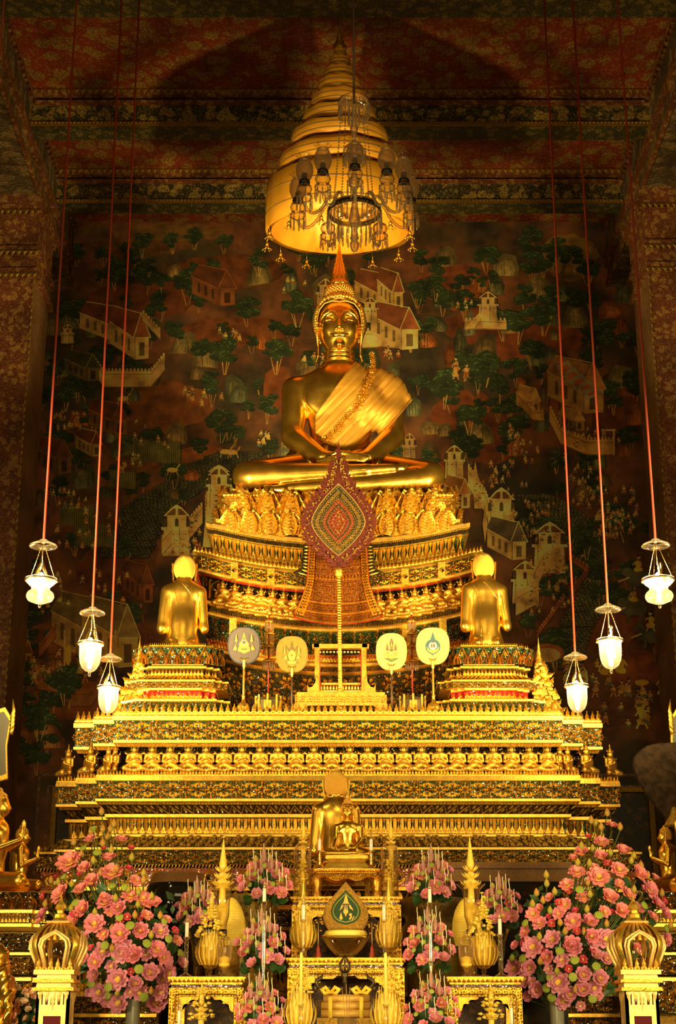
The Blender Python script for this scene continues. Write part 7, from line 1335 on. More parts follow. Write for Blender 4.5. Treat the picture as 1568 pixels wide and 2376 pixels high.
# on the side tables: hurricane vase with wax spire, wax bowl, covered jar; dome behind
for s, zt in ((-1, zt3), (1, zt4)):
    side = 'left' if s < 0 else 'right'; X = lambda d, Y, py=2200: pt(784+s*d, py, Y)[0]
    Yv = 17.2; x = X(271 if s < 0 else 312, Yv); zf = zt if Yv < 17.5 else ZD; h1 = lambda y: zat(y, Yv)-zf
    rt = empty('hurricane_vase', (x, Yv, zf), 'tall flared glass vase with a yellow wax spire on the %s side table' % side, 'vase'); r = 22/ppm(2100, Yv)
    MB().add(*lathe([(0, 0), (.09, 0), (.08, .03), (.03, .05), (.035, h1(2165)), (.05, h1(2155)), (r*.55, h1(2145)), (r*.78, h1(2125)), (r*.8, h1(2090)), (r*.95, h1(2065)), (r*1.5, h1(2053)), (r*1.55, h1(2051))], 36, (x, Yv, zf))).build('glass', [GLASS], rt)
    MB().add(*lathe([(0, h1(2150)), (r*.5, h1(2145)), (r*.72, h1(2125)), (r*.74, h1(2103)), (r*.3, h1(2098)), (.04, h1(2090)), (.03, h1(2060))], 24, (x, Yv, zf))).build('wax_fill', [WAXY], rt)
    yt_ = 1943 if s < 0 else 1938; spire(MB(), x, Yv, zat(2062, Yv), zat(yt_, Yv)-zat(2062, Yv), 18/ppm(2000, Yv)).build('wax_spire', [WAXY], rt); MB().add(*lathe([(0, h1(2172)), (.06, h1(2172)), (.06, h1(2157)), (0, h1(2157))], 20, (x, Yv, zf))).build('dark_collar', [BLACKM], rt)
    Yb_ = 16.95; x = X(296 if s < 0 else 337, Yb_); r = 32/ppm(2200, Yb_); rt = empty('wax_lotus_bowl', (x, Yb_, zt), 'glass bowl heaped with yellow wax lotus petals and blossoms on the %s side table' % side, 'wax ornament'); goblet(x, Yb_, zt, r, .2, .10, rt)
    petals_bowl(x, Yb_, zt+.12, r, zat(2165, Yb_)-zt-.12, 16).build('wax_petals', [WAXY], rt); m = blossoms(MB(), x+s*.0, Yb_, zat(2172, Yb_), .15, .24, 60, 7, .02); blossoms(m, x, Yb_, zat(2150, Yb_), .07, .34, 30, 9, .014); spire(m, x, Yb_, zat(2125, Yb_), zat(2072, Yb_)-zat(2125, Yb_), .04).build('wax_blossoms', [WAXY], rt)
    Yj = 16.72; x = X(263 if s < 0 else 297, Yj); r = 18/ppm(2220, Yj); rt = empty('covered_glass_jar', (x, Yj, zt), 'covered glass jar with knob lid on the %s side table' % side, 'jar'); hj = lambda y: max(.0, zat(y, Yj)-zt)
    MB().add(*lathe([(0, 0), (r*.6, 0), (r*.55, .015), (.02, .03), (.02, .06), (r*.5, .09), (r*.95, hj(2225)), (r, hj(2200)), (r*1.05, hj(2196))], 28, (x, Yj, zt))).build('jar', [PRISM], rt); MB().add(*lathe([(r*1.08, 0), (r*.95, .03), (r*.5, .09), (.02, .11), (.03, .13), (0, .15)], 28, (x, Yj, zt+hj(2195)))).build('lid', [GLASS], rt)
    MB().add(*lathe([(0, 0), (r*.7, .02), (r*.8, .1), (0, .12)], 20, (x, Yj, zt+.09))).build('contents', [WAXY], rt)
    Yo = 17.75; x = X(249 if s < 0 else 300, Yo); r = 34/ppm(2140, Yo); rt = empty('ribbed_wax_dome', (x, Yo, ZD), 'ribbed yellow wax dome partly hidden behind the %s glass vase' % side, 'wax ornament'); z_ = zat(2195, Yo); hh = zat(2082, Yo)-z_
    MB().add(*lathe([(r*(.8+.2*math.sin(t*4) if t < .3 else max(0, 1-((t-.3)/.7)**2.2)**.62)*(1+.012*math.cos(t*110)), z_+hh*t) for t in np.linspace(0, 1, 120)], 40, (x, Yo, 0))).build('dome', [WAXY], rt); MB().add(*lathe([(.2, 0), (.1, .1), (.1, z_-ZD-.15), (r*.6, z_-ZD)], 24, (x, Yo, ZD))).build('stand', [GOLDD], rt)
    # little wax tree under the side table window
    Yt = 16.4; x = X(317 if s < 0 else 355, Yt, 2350); m = MB(); spire(m, x, Yt, zat(2365, Yt), zat(2275, Yt)-zat(2365, Yt), .06); blossoms(m, x, Yt, zat(2366, Yt), .12, .3, 36, 11, .02); m.add(*lathe([(.12, 0), (.1, .03), (.02, .06), (.03, zat(2365, Yt)-ZD)], 16, (x, Yt, ZD))); tag_mesh(m, 'wax_flower_tree', [WAXY], 'small yellow wax flower tree in front of the %s side table' % side, 'wax ornament')
# patterned drums and the big dark things at the throne foot
YP = pattern_mat('yellow_flowered_brocade', (.55, .36, .05), (.03, .02, .01), (.12, .05, .01), 13, .42)
Yd = 18.9; x = pt(570, 2150, Yd)[0]; r = 72/ppm(2130, Yd); MBq = MB().add(*lathe([(r*.9, ZD), (r, zat(2190, Yd)), (r*1.02, zat(2110, Yd)), (r*.95, zat(2088, Yd)), (r*.8, zat(2076, Yd)), (0, zat(2074, Yd))], 48, (x, Yd+.1, 0))); tag_mesh(MBq, 'brocade_covered_drum', [YP], 'round drum covered in yellow brocade with dark flowers behind the left middle lotus', 'drum')
rt = empty('gilt_tiered_drum', (pt(1000, 2100, Yd)[0], Yd, ZD), 'round tiered gilt drum behind the right middle lotus arrangements', 'drum'); x = pt(1005, 2150, Yd)[0]; r = 76/ppm(2130, Yd)
MB().add(*lathe([(r*.8, ZD), (r*.8, zat(2190, Yd)), (r*.95, zat(2180, Yd)), (r*.95, zat(2150, Yd)), (r*.82, zat(2140, Yd)), (r*.85, zat(2128, Yd)), (r, zat(2120, Yd)), (r*1.03, zat(2100, Yd)), (r*.98, zat(2084, Yd)), (0, zat(2082, Yd))], 48, (x, Yd+.1, 0))).build('drum', [pattern_mat('gilt_scales', (.22, .13, .02), (.65, .42, .06), (.4, .25, .03), 14, .5, metal=.6)], rt)
BRW = mat('brown_woven_panel', (.20, .085, .015), .6, var=.25, vscale=45); LAC = mat('black_lacquer', (.012, .009, .006), .08, coat=.5)
a, b = pt(1040, 2045, 19.25), pt(1326, 2000, 19.25); bx = empty('low_cabinet', (a[0]+1, 19.4, ZD), 'long brown woven panel box lying across the right foot of the throne', 'cabinet'); MB().add(*box(a[0], b[0], 19.25, 19.7, a[2], b[2])).build('panel', [BRW], bx, smooth=False); MB().add(*box(a[0]+.1, b[0]-.1, 19.4, 19.65, ZD, a[2])).build('base', [LAC], bx, smooth=False); MB().add(*box(a[0]-.01, b[0]+.01, 19.24, 19.25, zat(2017, 19.25), zat(2015.5, 19.25))).build('seam', [LAC], bx, smooth=False)
c = pt(410, 2100, 18.9); bw = empty('black_lacquer_bowl', (c[0], 18.9, ZD), 'big glossy black bowl with a brown cover at the left foot of the throne', 'bowl'); r = 76/ppm(2090, 18.9); zz = lambda y: zat(y, 18.9)
MB().add(*lathe([(0, ZD), (r*.5, ZD), (r*.55, zz(2190)), (r*.8, zz(2150)), (r*1.0, zz(2120)), (r*1.03, zz(2085)), (r*.95, zz(2055)), (r*.86, zz(2048)), (0, zz(2048))], 48, (c[0], 19.0, 0))).build('bowl', [LAC], bw); MB().add(*lathe([(r*.9, zz(2050)), (r*.78, zz(2027)), (r*.7, zz(2024)), (0, zz(2024))], 48, (c[0], 19.0, 0))).build('cover', [BRW], bw)
# ---------------------------------------------------------------- lotus flowers
def petal_mat(name, c0, c1):
    m = mat(name, (1, 1, 1), .55, attr=True); return m
PET = petal_mat('lotus_petal_pink', 0, 0); YEL = mat('lotus_heart_yellow', (.95, .72, .10), .6, bump=.5, bscale=200); PODM = mat('seed_pod_green', (.30, .36, .04), .6, var=.2); PODS = mat('seed_cream', (.55, .58, .12), .5); STEM = mat('stem_green', (.09, .12, .02), .6); LEAFM = mat('lotus_leaf_green', (.035, .09, .02), .45, var=.3, vscale=12); BUDM = mat('bud_ochre', (1, 1, 1), .55, attr=True)
def lotus(seed, base, tip, opn=1.):
    rr_ = random.Random(seed); mb = MB(); base, tip = A(*base), A(*tip)
    for k, (n, tilt, ln, wd, z) in enumerate(((9, 1.28*opn, .98, .62, 0), (9, 1.05*opn, .88, .56, .03), (8, .8*opn, .74, .46, .05), (7, .6*opn, .56, .34, .06))):
        for i in range(n):
            a = 2*PI*(i+rr_.uniform(-.15, .15)+.5*(k % 2))/n; tl = tilt+rr_.uniform(-.12, .12); L_ = ln*rr_.uniform(.88, 1.08); V = []; C_ = []
            for t in np.linspace(0, 1, 6):
                w_ = wd*.5*math.sin(PI*(.08+.85*t))**.6; bend = tl*(.55+.6*t)-.35*t*t; r = .08+L_*t*math.sin(bend); zz = z+L_*t*math.cos(bend)*.9
                for u in (-1, -.5, 0, .5, 1): V.append((r-.05*abs(u)*w_, u*w_, zz+.22*u*u*w_)); C_.append((base+(tip-base)*min(1, (t**1.1)+.12*abs(u)))*rr_.uniform(.93, 1.05))
            V = rot(np.array(V), 'z', a); i_ = np.arange(5)[:, None]*5; j = np.arange(4); mb.add(V, np.stack([i_+j, i_+j+1, i_+j+6, i_+j+5], -1).reshape(-1, 4), vcol=C_)
    return mb.mesh('lotus_petals', [PET])
def heart(): mb = MB(); mb.add(*lathe([(0, .02), (.16, .06), (.38, .24), (.33, .32), (.16, .34), (0, .345)], 12)); mb.add(*many(ball((0, 0, 0), .04, 5, 3), [(.31*math.cos(a), .34*math.sin(a), .32) for a in np.arange(14)*.449])); return mb.mesh('lotus_heart', [YEL])
SAL, PNK, MAU, RED_ = ((.95, .58, .50), (.88, .24, .26)), ((.92, .52, .52), (.80, .20, .30)), ((.86, .48, .52), (.74, .24, .38)), ((.85, .22, .22), (.72, .05, .12))
LOT = {k: [lotus(i+ord(k[0]), *c, o) for i, o in enumerate((1., .8))] for k, c in (('salmon', SAL), ('pink', PNK), ('mauve', MAU), ('red', RED_))}
HEARTM = heart()
m = MB(); m.add(*lathe([(.05, -.5), (.15, -.35), (.36, -.1), (.46, .05), (.48, .1), (.44, .13), (0, .12)], 18)); m.add(*many(ball((0, 0, 0), .05, 5, 4), [(q*math.cos(a), q*math.sin(a), .13) for q, n in ((.33, 9), (.18, 5), (0, 1)) for a in np.arange(n)*2*PI/max(1, n)]), mi=1); PODMESH = m.mesh('seed_pod', [PODM, PODS])
def budmesh(cols): 
    m = MB(); pr = [(.04, -.5), (.22, -.4), (.36, -.15), (.36, .05), (.26, .3), (.10, .52), (0, .65)]; V, Fq = lathe(pr, 14, lobes=5, lamp=.06); t = (V[:, 2]+.5)/1.15; m.add(V, Fq, vcol=A(*cols[0])*(1-t[:, None])+A(*cols[1])*t[:, None]); return m.mesh('lotus_bud', [BUDM])
BUDS = [budmesh(((.22, .24, .03), (.62, .38, .04))), budmesh(((.35, .28, .03), (.62, .22, .05)))]
m = MB(); n = 26; rr_ = random.Random(2); V = [(0, 0, -.12)]+[(.5*math.cos(a)*(1-.35*(abs(a-PI) < .15)), .5*math.sin(a), .05*math.sin(a*5)) for a in np.linspace(0, 2*PI, n, endpoint=False)]; j = np.arange(n); m.add(np.array(V), np.stack([np.zeros(n, int), 1+j, 1+(j+1) % n], -1)); LEAFMESH = m.mesh('lotus_leaf', [LEAFM])
m = MB(); m.add(*tube([(0, 0, -.4), (0, .3, -1.2)], .02, 4)); m.add(*lathe([(0, -.5), (.10, -.42), (.17, -.15), (.13, .15), (.05, .38), (0, .5)], 8)); CONE = m.mesh('pink_cone', [mat('pink_cone_pink', (.95, .50, .40), .6, bump=.8, bscale=300)])
m = MB()
for i in range(13): m.add(*ball((.02*math.sin(i*.5), 0, -.5+i/13), (.035, .035, .045), 6, 4))
m.add(*tube([(0, 0, -.45), (0, .45, -1.1)], .008, 4)); SPRIG = m.mesh('bead_sprig', [mat('cream_buds', (.90, .74, .5), .5)])
FC = [0]
FL = []; SHORT = {'big lotus bouquet on the left': 'big left bouquet', 'big lotus bouquet on the right': 'big right bouquet'}
def fobj(nm, me, P, sc_, rx, rz, label, cat, group, extra=None, who=None):
    o = bpy.data.objects.new(nm, me); COL.objects.link(o); o.location = P; o.scale = (sc_,)*3 if not isinstance(sc_, tuple) else sc_; o.rotation_euler = (rx, 0, rz); tag(o, label, cat, group)
    if who: FL.append((o, np.array(P), who))
    if extra: e = bpy.data.objects.new('flower_heart', extra); COL.objects.link(e); e.parent = o
    return o
def bouquet(nm, where, flowers, pods, buds, leaves, cen, Yc, rad, vase, k0):
    """flowers: (px, py, diameter px); positions on a rounded mass of centre cen and radius rad (px)"""
    def put(px, py, back=0.):
        dx, dy = (px-cen[0])/rad[0], (py-cen[1])/rad[1]; q = max(0., 1-dx*dx-dy*dy)**.5; Y = Yc+.28-.5*q+back+R.uniform(-.04, .04); return pt(px, py, Y), Y, dx, dy
    st = MB(); v0 = pt(vase[0], vase[1], Yc+.1); g = 'flowers of the %s' % where
    for kind, lst in (('f', flowers), ('p', pods), ('b', buds), ('l', leaves)):
        for e in lst:
            px, py = e[0], e[1]; P, Y, dx, dy = put(px, py, {'f': 0, 'p': -.06, 'b': -.05, 'l': .05}[kind]); s = 1/ppm(py, Y)
            rz = max(-1.1, min(1.1, dx*.9))+R.uniform(-.25, .25); rx = 1.15+dy*.55+R.uniform(-.25, .25)
            if kind == 'f':
                d = e[2]; t = (py-(cen[1]-rad[1]))/(2*rad[1])+R.uniform(-.15, .15); c = 'red' if d < 20 else ('salmon' if t < .45 else ('pink' if t < .62 else 'mauve'))
                fobj('lotus_flower', R.choice(LOT[c]), P, d*.66*s, rx, rz, {'red': 'small deep pink lotus with yellow heart', 'salmon': 'open salmon pink lotus in the upper part', 'pink': 'open pink lotus in the middle part', 'mauve': 'open mauve pink lotus in the lower part'}[c]+' of the '+where, 'flower', {'red': 'small deep pink ', 'salmon': 'salmon ', 'pink': 'pink ', 'mauve': 'mauve '}[c]+g, HEARTM, ({'red': 'small deep pink lotus', 'salmon': 'salmon lotus', 'pink': 'pink lotus', 'mauve': 'mauve lotus'}[c], SHORT[where], True))
            elif kind == 'p': fobj('lotus_seed_pod', PODMESH, P, (e[2] if len(e) > 2 else 21)*1.02*s, rx, rz, 'round green lotus seed pod among the flowers of the '+where, 'seed pod', 'seed pods of the '+where, None, ('green seed pod', SHORT[where], True))
            elif kind == 'b': fobj('lotus_bud', R.choice(BUDS), P, 18*s, R.uniform(-.15, .4), rz*.5, 'closed ochre lotus bud of the '+where, 'flower bud', 'buds of the '+where, None, ('closed ochre lotus bud', SHORT[where], True))
            else: fobj('lotus_leaf', LEAFMESH, P, 26*s, 1.2+R.uniform(-.5, .5), rz, 'small dark green lotus leaf of the '+where, 'leaf', 'leaves of the '+where, None, ('dark green lotus leaf', SHORT[where], True))
            Pm = (P+v0)/2+A(0, .05, 0); st.add(*tube([P+A(0, .03, -.04), Pm+A(0, .08, .0), v0+A(R.uniform(-.03, .03), R.uniform(-.03, .03), 0)], .006, 4, False))
    o = st.build('flower_stems', [STEM]); tag(o, 'bundle of green stems holding the '+where, 'stems'); o['kind'] = 'stuff'
    # dark foliage deep inside so that gaps are green
    m = MB()
    for i in range(260):
        a = R.uniform(0, 2*PI); q = R.random()**.5*.82; px, py = cen[0]+rad[0]*q*math.cos(a), cen[1]+rad[1]*q*math.sin(a)
        if py < cen[1]-rad[1]*.35: continue
        P = pt(px, py, Yc+.25+R.uniform(-.1, .15)); s = R.uniform(.05, .09); V = np.array([(0, 0, -s), (s*.5, 0, 0), (0, .01, s), (-s*.5, 0, 0)]); V = rot(rot(V, 'y', R.uniform(0, 6)), 'x', R.uniform(-.7, .7)); m.add(V+P, np.array([[0, 1, 2, 3]]))
    o = m.build('foliage', [LEAFM], smooth=False); tag(o, 'dark green foliage deep inside the '+where, 'foliage'); o['kind'] = 'stuff'
Z1 = lambda L_, x0=0, y0=1900, k=3.484: [(x0+e[0]/k, y0+e[1]/k)+((e[2]/k,) if len(e) > 2 else ()) for e in L_]
LF = Z1([(575, 370, 180), (880, 340, 120), (690, 410, 110), (910, 460, 170), (745, 515, 120), (735, 185, 100), (980, 180, 90), (505, 620, 150), (665, 590, 120), (840, 640, 80), (855, 690, 130), (685, 740, 140), (365, 780, 110), (620, 830, 150), (765, 860, 150), (1095, 510, 90), (1055, 640, 120), (1155, 650, 110), (1255, 680, 90), (960, 730, 130), (1185, 790, 90), (1125, 800, 60), (1030, 795, 60), (970, 840, 60), (970, 935, 140), (1130, 910, 130), (1290, 920, 120), (840, 940, 90), (700, 970, 110), (660, 1110, 150), (835, 1080, 130), (770, 1155, 110), (985, 1085, 140), (1075, 1110, 150), (1260, 1065, 130), (1310, 1120, 110), (1180, 1100, 90), (905, 1195, 90), (1455, 1170, 100), (1205, 1245, 140), (960, 1295, 150), (1090, 1330, 120), (775, 1265, 110), (1310, 1305, 110), (1055, 1235, 60), (1285, 1220, 70), (805, 1400, 130), (1050, 1400, 80), (960, 1485, 140), (1255, 1490, 170), (1130, 1410, 110), (870, 1490, 90), (1410, 905, 60), (840, 250, 50), (1065, 250, 60), (1045, 410, 60), (655, 435, 60), (355, 625, 60), (545, 285, 50), (1350, 820, 70), (1430, 990, 80), (450, 480, 60), (330, 830, 70), (600, 775, 60), (745, 1050, 60), (1350, 1250, 120), (1190, 700, 100), (900, 760, 90), (1000, 1040, 120), (1290, 1400, 110), (730, 1400, 70), (1350, 1150, 80)])
LP = Z1([(515, 468, 65), (905, 545, 75), (1005, 552, 60), (612, 680, 75), (1052, 865, 80), (965, 795, 70), (1325, 830, 60), (1360, 968, 75), (1185, 1010, 75), (848, 1025, 75), (935, 1103, 80), (1460, 1085, 70), (1122, 1215, 80), (738, 1330, 75), (878, 1362, 75), (1162, 1440, 80), (868, 1430, 65), (755, 75, 70), (785, 275, 70), (672, 240, 65)])
LB = Z1([(920, 38), (830, 80), (893, 78), (735, 100), (870, 145), (830, 195), (900, 250), (755, 335), (940, 400), (1065, 310), (1160, 440), (1160, 490), (812, 435), (580, 525), (470, 510), (365, 685), (933, 640), (1120, 590), (1115, 690), (1035, 568), (1225, 625), (575, 720), (768, 755), (1090, 775), (1295, 780), (905, 885), (1222, 940), (905, 1045), (945, 1408), (1222, 1390), (595, 185), (660, 290), (415, 495), (820, -60)])
LL = Z1([(820, 565), (950, 680), (1072, 1005), (825, 1185), (985, 1205), (1365, 1195), (990, 1380), (1400, 1040), (1250, 1340), (870, 1130), (560, 560), (1240, 830)])
bouquet('b', 'big lotus bouquet on the left', LF, LP, LB, LL, (275, 2150), 17.3, (170, 215), (308, 2350), 0)
RF = Z1([(1050, 65, 90), (965, 205, 110), (860, 155, 55), (800, 285, 110), (948, 318, 110), (1135, 285, 130), (735, 330, 70), (1013, 368, 60), (1100, 425, 120), (905, 400, 70), (768, 450, 120), (940, 490, 160), (1250, 465, 150), (1390, 490, 80), (1108, 530, 70), (690, 550, 110), (700, 595, 60), (1345, 585, 130), (1300, 580, 70), (825, 650, 110), (1015, 660, 150), (1170, 625, 120), (1115, 760, 130), (1415, 710, 120), (1465, 670, 60), (1460, 775, 110), (1050, 768, 60), (985, 760, 90), (550, 650, 80), (620, 685, 60), (675, 705, 100), (470, 735, 80), (420, 780, 110), (550, 795, 60), (615, 775, 90), (755, 755, 60), (565, 850, 60), (735, 840, 130), (860, 850, 130), (465, 860, 110), (355, 920, 100), (575, 985, 130), (765, 920, 65), (880, 960, 120), (1000, 980, 140), (270, 1035, 75), (335, 1012, 55), (415, 1045, 150), (480, 1060, 60), (715, 1040, 150), (750, 1070, 110), (900, 1000, 110), (885, 1060, 60), (920, 1115, 100), (535, 1130, 120), (650, 1155, 110), (815, 1145, 65), (265, 1220, 130), (390, 1210, 130), (540, 1218, 70), (700, 1222, 65), (1005, 1140, 110), (815, 1270, 130), (945, 1300, 130), (405, 1325, 70), (350, 1310, 110), (615, 1325, 150), (455, 1385, 130), (810, 1390, 130), (705, 1430, 120), (650, 1480, 110), (790, 1515, 70), (600, 1530, 90), (905, 1380, 100), (930, 1440, 80), (1480, 980, 100), (1245, 745, 110), (1370, 800, 90), (380, 1440, 90), (1245, 1060, 90)], 1120, 1900, 3.5)
RP = Z1([(785, 578, 75), (942, 785, 80), (345, 848, 70), (325, 1135, 75), (625, 1075, 75), (745, 1145, 80), (920, 1200, 75), (730, 1285, 75), (548, 1285, 75), (518, 1375, 75), (560, 1450, 75), (890, 1460, 75), (1310, 705, 70), (1490, 890, 70), (1165, 412, 55), (240, 1130, 60)], 1120, 1900, 3.5)
RB = Z1([(515, 455), (518, 525), (583, 590), (435, 600), (488, 660), (403, 690), (545, 745), (920, 35), (960, 65), (1115, 65), (880, 10), (800, 220), (892, 245), (1035, 275), (865, 360), (1205, 340), (1225, 300), (1285, 375), (770, 355), (853, 512), (1228, 575), (870, 612), (1340, 460), (845, 735), (1005, 850), (627, 840), (668, 912), (820, 915), (458, 955), (600, 1235), (750, 1385), (1455, 600), (1525, 865), (465, 1155), (1010, -50)], 1120, 1900, 3.5)
RL = Z1([(945, 605), (1170, 520), (290, 968), (840, 985), (480, 1275), (1370, 665), (960, 1110), (1030, 520), (255, 1110), (650, 950)], 1120, 1900, 3.5)
bouquet('b', 'big lotus bouquet on the right', RF, RP, RB, RL, (1365, 2140), 17.3, (185, 225), (1292, 2350), 0)
CEL = mat('grey_celadon', (.30, .29, .22), .2, coat=.5)
for px, side in ((308, 'left'), (1292, 'right')):
    x = pt(px, 2350, 17.4)[0]; s = 1/ppm(2350, 17.4); tag_mesh(MB().add(*lathe([(0, ZD), (15*s, ZD), (16*s, ZD+.05), (15*s, ZD+.3), (17*s, zat(2320, 17.4)), (16*s, zat(2318, 17.4))], 28, (x, 17.4, 0))), 'tall_vase', [CEL], 'tall plain grey vase under the big lotus bouquet on the %s' % side, 'vase')
# smaller arrangements built up like cones with pink spires and white bud sprigs
for i, (cx, yt, yb_, hw, Ya, nm, foot) in enumerate(((613, 1960, 2094, 56, 18.0, 'upper lotus arrangement left of the statuette', ZD), (1001, 1960, 2092, 50, 18.0, 'upper lotus arrangement right of the statuette', ZD), (608, 2100, 2252, 58, 17.1, 'middle lotus arrangement left of the emblem', ZD), (993, 2095, 2252, 56, 17.1, 'middle lotus arrangement right of the emblem', ZD),
                                                     (603, 2250, 2400, 56, 16.2, 'lowest lotus arrangement beside the left wax heap', ZD), (1001, 2245, 2400, 60, 16.2, 'lowest lotus arrangement beside the right wax heap', ZD), (458, 2035, 2155, 48, 17.9, 'small lotus arrangement behind the left glass vase', ZD), (1158, 2025, 2150, 46, 17.9, 'small lotus arrangement behind the right glass vase', ZD))):
    H_ = yb_-yt; s = 1/ppm((yt+yb_)/2, Ya); g = ' of the '+nm; rr_ = random.Random(50+i)
    for (u, v, d) in ((-.78, .76, 27), (-.30, .88, 26), (.15, .80, 32), (.60, .84, 27), (.88, .70, 22), (-.88, .60, 20), (-.42, .60, 30), (.0, .66, 18), (.42, .58, 28), (.82, .48, 18), (-.55, .42, 22), (-.15, .45, 24), (.22, .40, 22), (.52, .36, 18), (-.3, .30, 15), (.1, .27, 14)):
        px, py = cx+u*hw+rr_.uniform(-4, 4), yt+v*H_+rr_.uniform(-4, 4); Y = Ya-.22*(1-u*u)**.5*(.4+.6*v)+rr_.uniform(-.03, .03); c = rr_.choice(('pink', 'salmon', 'mauve') if v < .7 else ('mauve', 'pink'))
        fobj('lotus_flower', rr_.choice(LOT[c]), pt(px, py, Y), d*.66*s, 1.2+rr_.uniform(-.3, .2), u*.8+rr_.uniform(-.3, .3), 'open %s lotus bloom' % c+g, 'flower', '%s blooms' % c+g, HEARTM, ('%s lotus' % c, nm, False))
    for (u, v) in ((-.2, .58), (.35, .68), (-.6, .70), (.7, .6), (.0, .36), (-.4, .5)): fobj('lotus_seed_pod', PODMESH, pt(cx+u*hw, yt+v*H_, Ya-.25), 13*s, 1.1, u, 'small green seed pod'+g, 'seed pod', 'pods'+g, None, ('green pod', nm, False))
    for (u, v) in ((.25, .22), (-.35, .25), (.5, .45), (-.7, .5)): fobj('lotus_bud', BUDS[0], pt(cx+u*hw, yt+v*H_, Ya-.2), 15*s, .1, 0, 'closed green lotus bud'+g, 'flower bud', 'buds'+g, None, ('green bud', nm, False))
    for (u, v, k) in ((-.02, .16, 34), (-.38, .34, 26), (.30, .30, 28), (-.12, .38, 26), (.52, .36, 22)): fobj('pink_cone', CONE, pt(cx+u*hw, yt+v*H_, Ya-.22), (k*s*1.1, k*s*1.1, k*s*1.2), 0, 0, 'pink pointed flower cone'+g, 'flower cone', 'pink cones'+g, None, ('pink cone', nm, False))
    for (u, v, k) in ((-.02, .03, 16), (-.45, .14, 26), (.33, .12, 26), (.50, .22, 30), (-.60, .42, 26), (.75, .42, 30), (-.15, .18, 26), (.18, .18, 28), (-.85, .60, 26), (.92, .62, 30), (.12, .55, 34), (.62, .52, 30), (-.25, .52, 30)): fobj('bead_sprig', SPRIG, pt(cx+u*hw, yt+v*H_, Ya-.30), (k*s*1.2, k*s*1.2, k*s), 0, rr_.uniform(-.1, .1), 'string of tiny cream buds'+g, 'bud sprig', 'bud sprigs'+g, None, ('cream sprig', nm, False))
    for k in range(7): a = k*.9; fobj('lotus_leaf', LEAFMESH, pt(cx+hw*.75*math.cos(a), yb_-6+5*math.sin(a*2), Ya-.05+.1*math.sin(a)), 24*s, 1.0+rr_.uniform(-.4, .4), a, 'dark green leaf at the foot'+g, 'leaf', 'leaves'+g, None, ('dark leaf', nm, False))
    m = MB()
    for k in range(90):
        v = rr_.uniform(.2, 1); u = rr_.uniform(-.8, .8)*v; m.add(*OCTs(pt(cx+u*hw, yt+v*H_, Ya+rr_.uniform(-.05, .1)), rr_.uniform(.02, .05)))
    m.add(*lathe([(.02, 0), (.14, H_*s*.2), (.08, H_*s*.75), (.0, H_*s*.72)], 12, pt(cx, yb_-4, Ya))); o = m.build('foliage', [LEAFM], smooth=False); tag(o, 'dark green core'+g, 'foliage', kind='stuff')
    x = pt(cx, yb_, Ya)[0]; zt_ = zat(yb_-4, Ya); tag_mesh(MB().add(*lathe([(0, foot), (.10, foot), (.09, foot+.03), (.035, foot+.06), (.03, zt_-.38), (.05, zt_-.34), (.06, zt_-.2), (.12, zt_-.03), (.15, zt_)], 24, (x, Ya, 0))), 'glass_flower_stand', [GLASS], 'tall glass stand carrying the '+nm, 'vase')

ORD = 'first second third fourth fifth sixth seventh eighth ninth tenth eleventh twelfth thirteenth fourteenth'.split()
def single_out():
    """labels by region of the bouquet and order from the left, so that each names one flower"""
    by = {}; px = {id(f[0]): proj(f[1][None]) for f in FL}
    for wn in {f[2][1] for f in FL}:
        fs = [f for f in FL if f[2][1] == wn]; xs = [px[id(f[0])][0][0] for f in fs]; ys = [px[id(f[0])][1][0] for f in fs]; x0, x1, y0, y1 = min(xs), max(xs), min(ys), max(ys)
        for f, x, y in zip(fs, xs, ys):
            reg = ''
            if f[2][2]: i = min(2, int((x-x0)/(x1-x0+1e-6)*3)); j = min(3, int((y-y0)/(y1-y0+1e-6)*4)); reg = ('top ', 'upper ', 'lower ', 'bottom ')[j]+('left', 'middle', 'right')[i]+' of the '
            by.setdefault((f[2][0], reg, wn), []).append((x, f[0]))
    for (kind, reg, wn), l in by.items():
        l.sort(key=lambda q: q[0])
        for i, (x, o) in enumerate(l): o['label'] = (kind+(', %s from left' % ORD[i] if len(l) > 1 else '')+' in the '+reg+wn) if i < 14 else o['label']
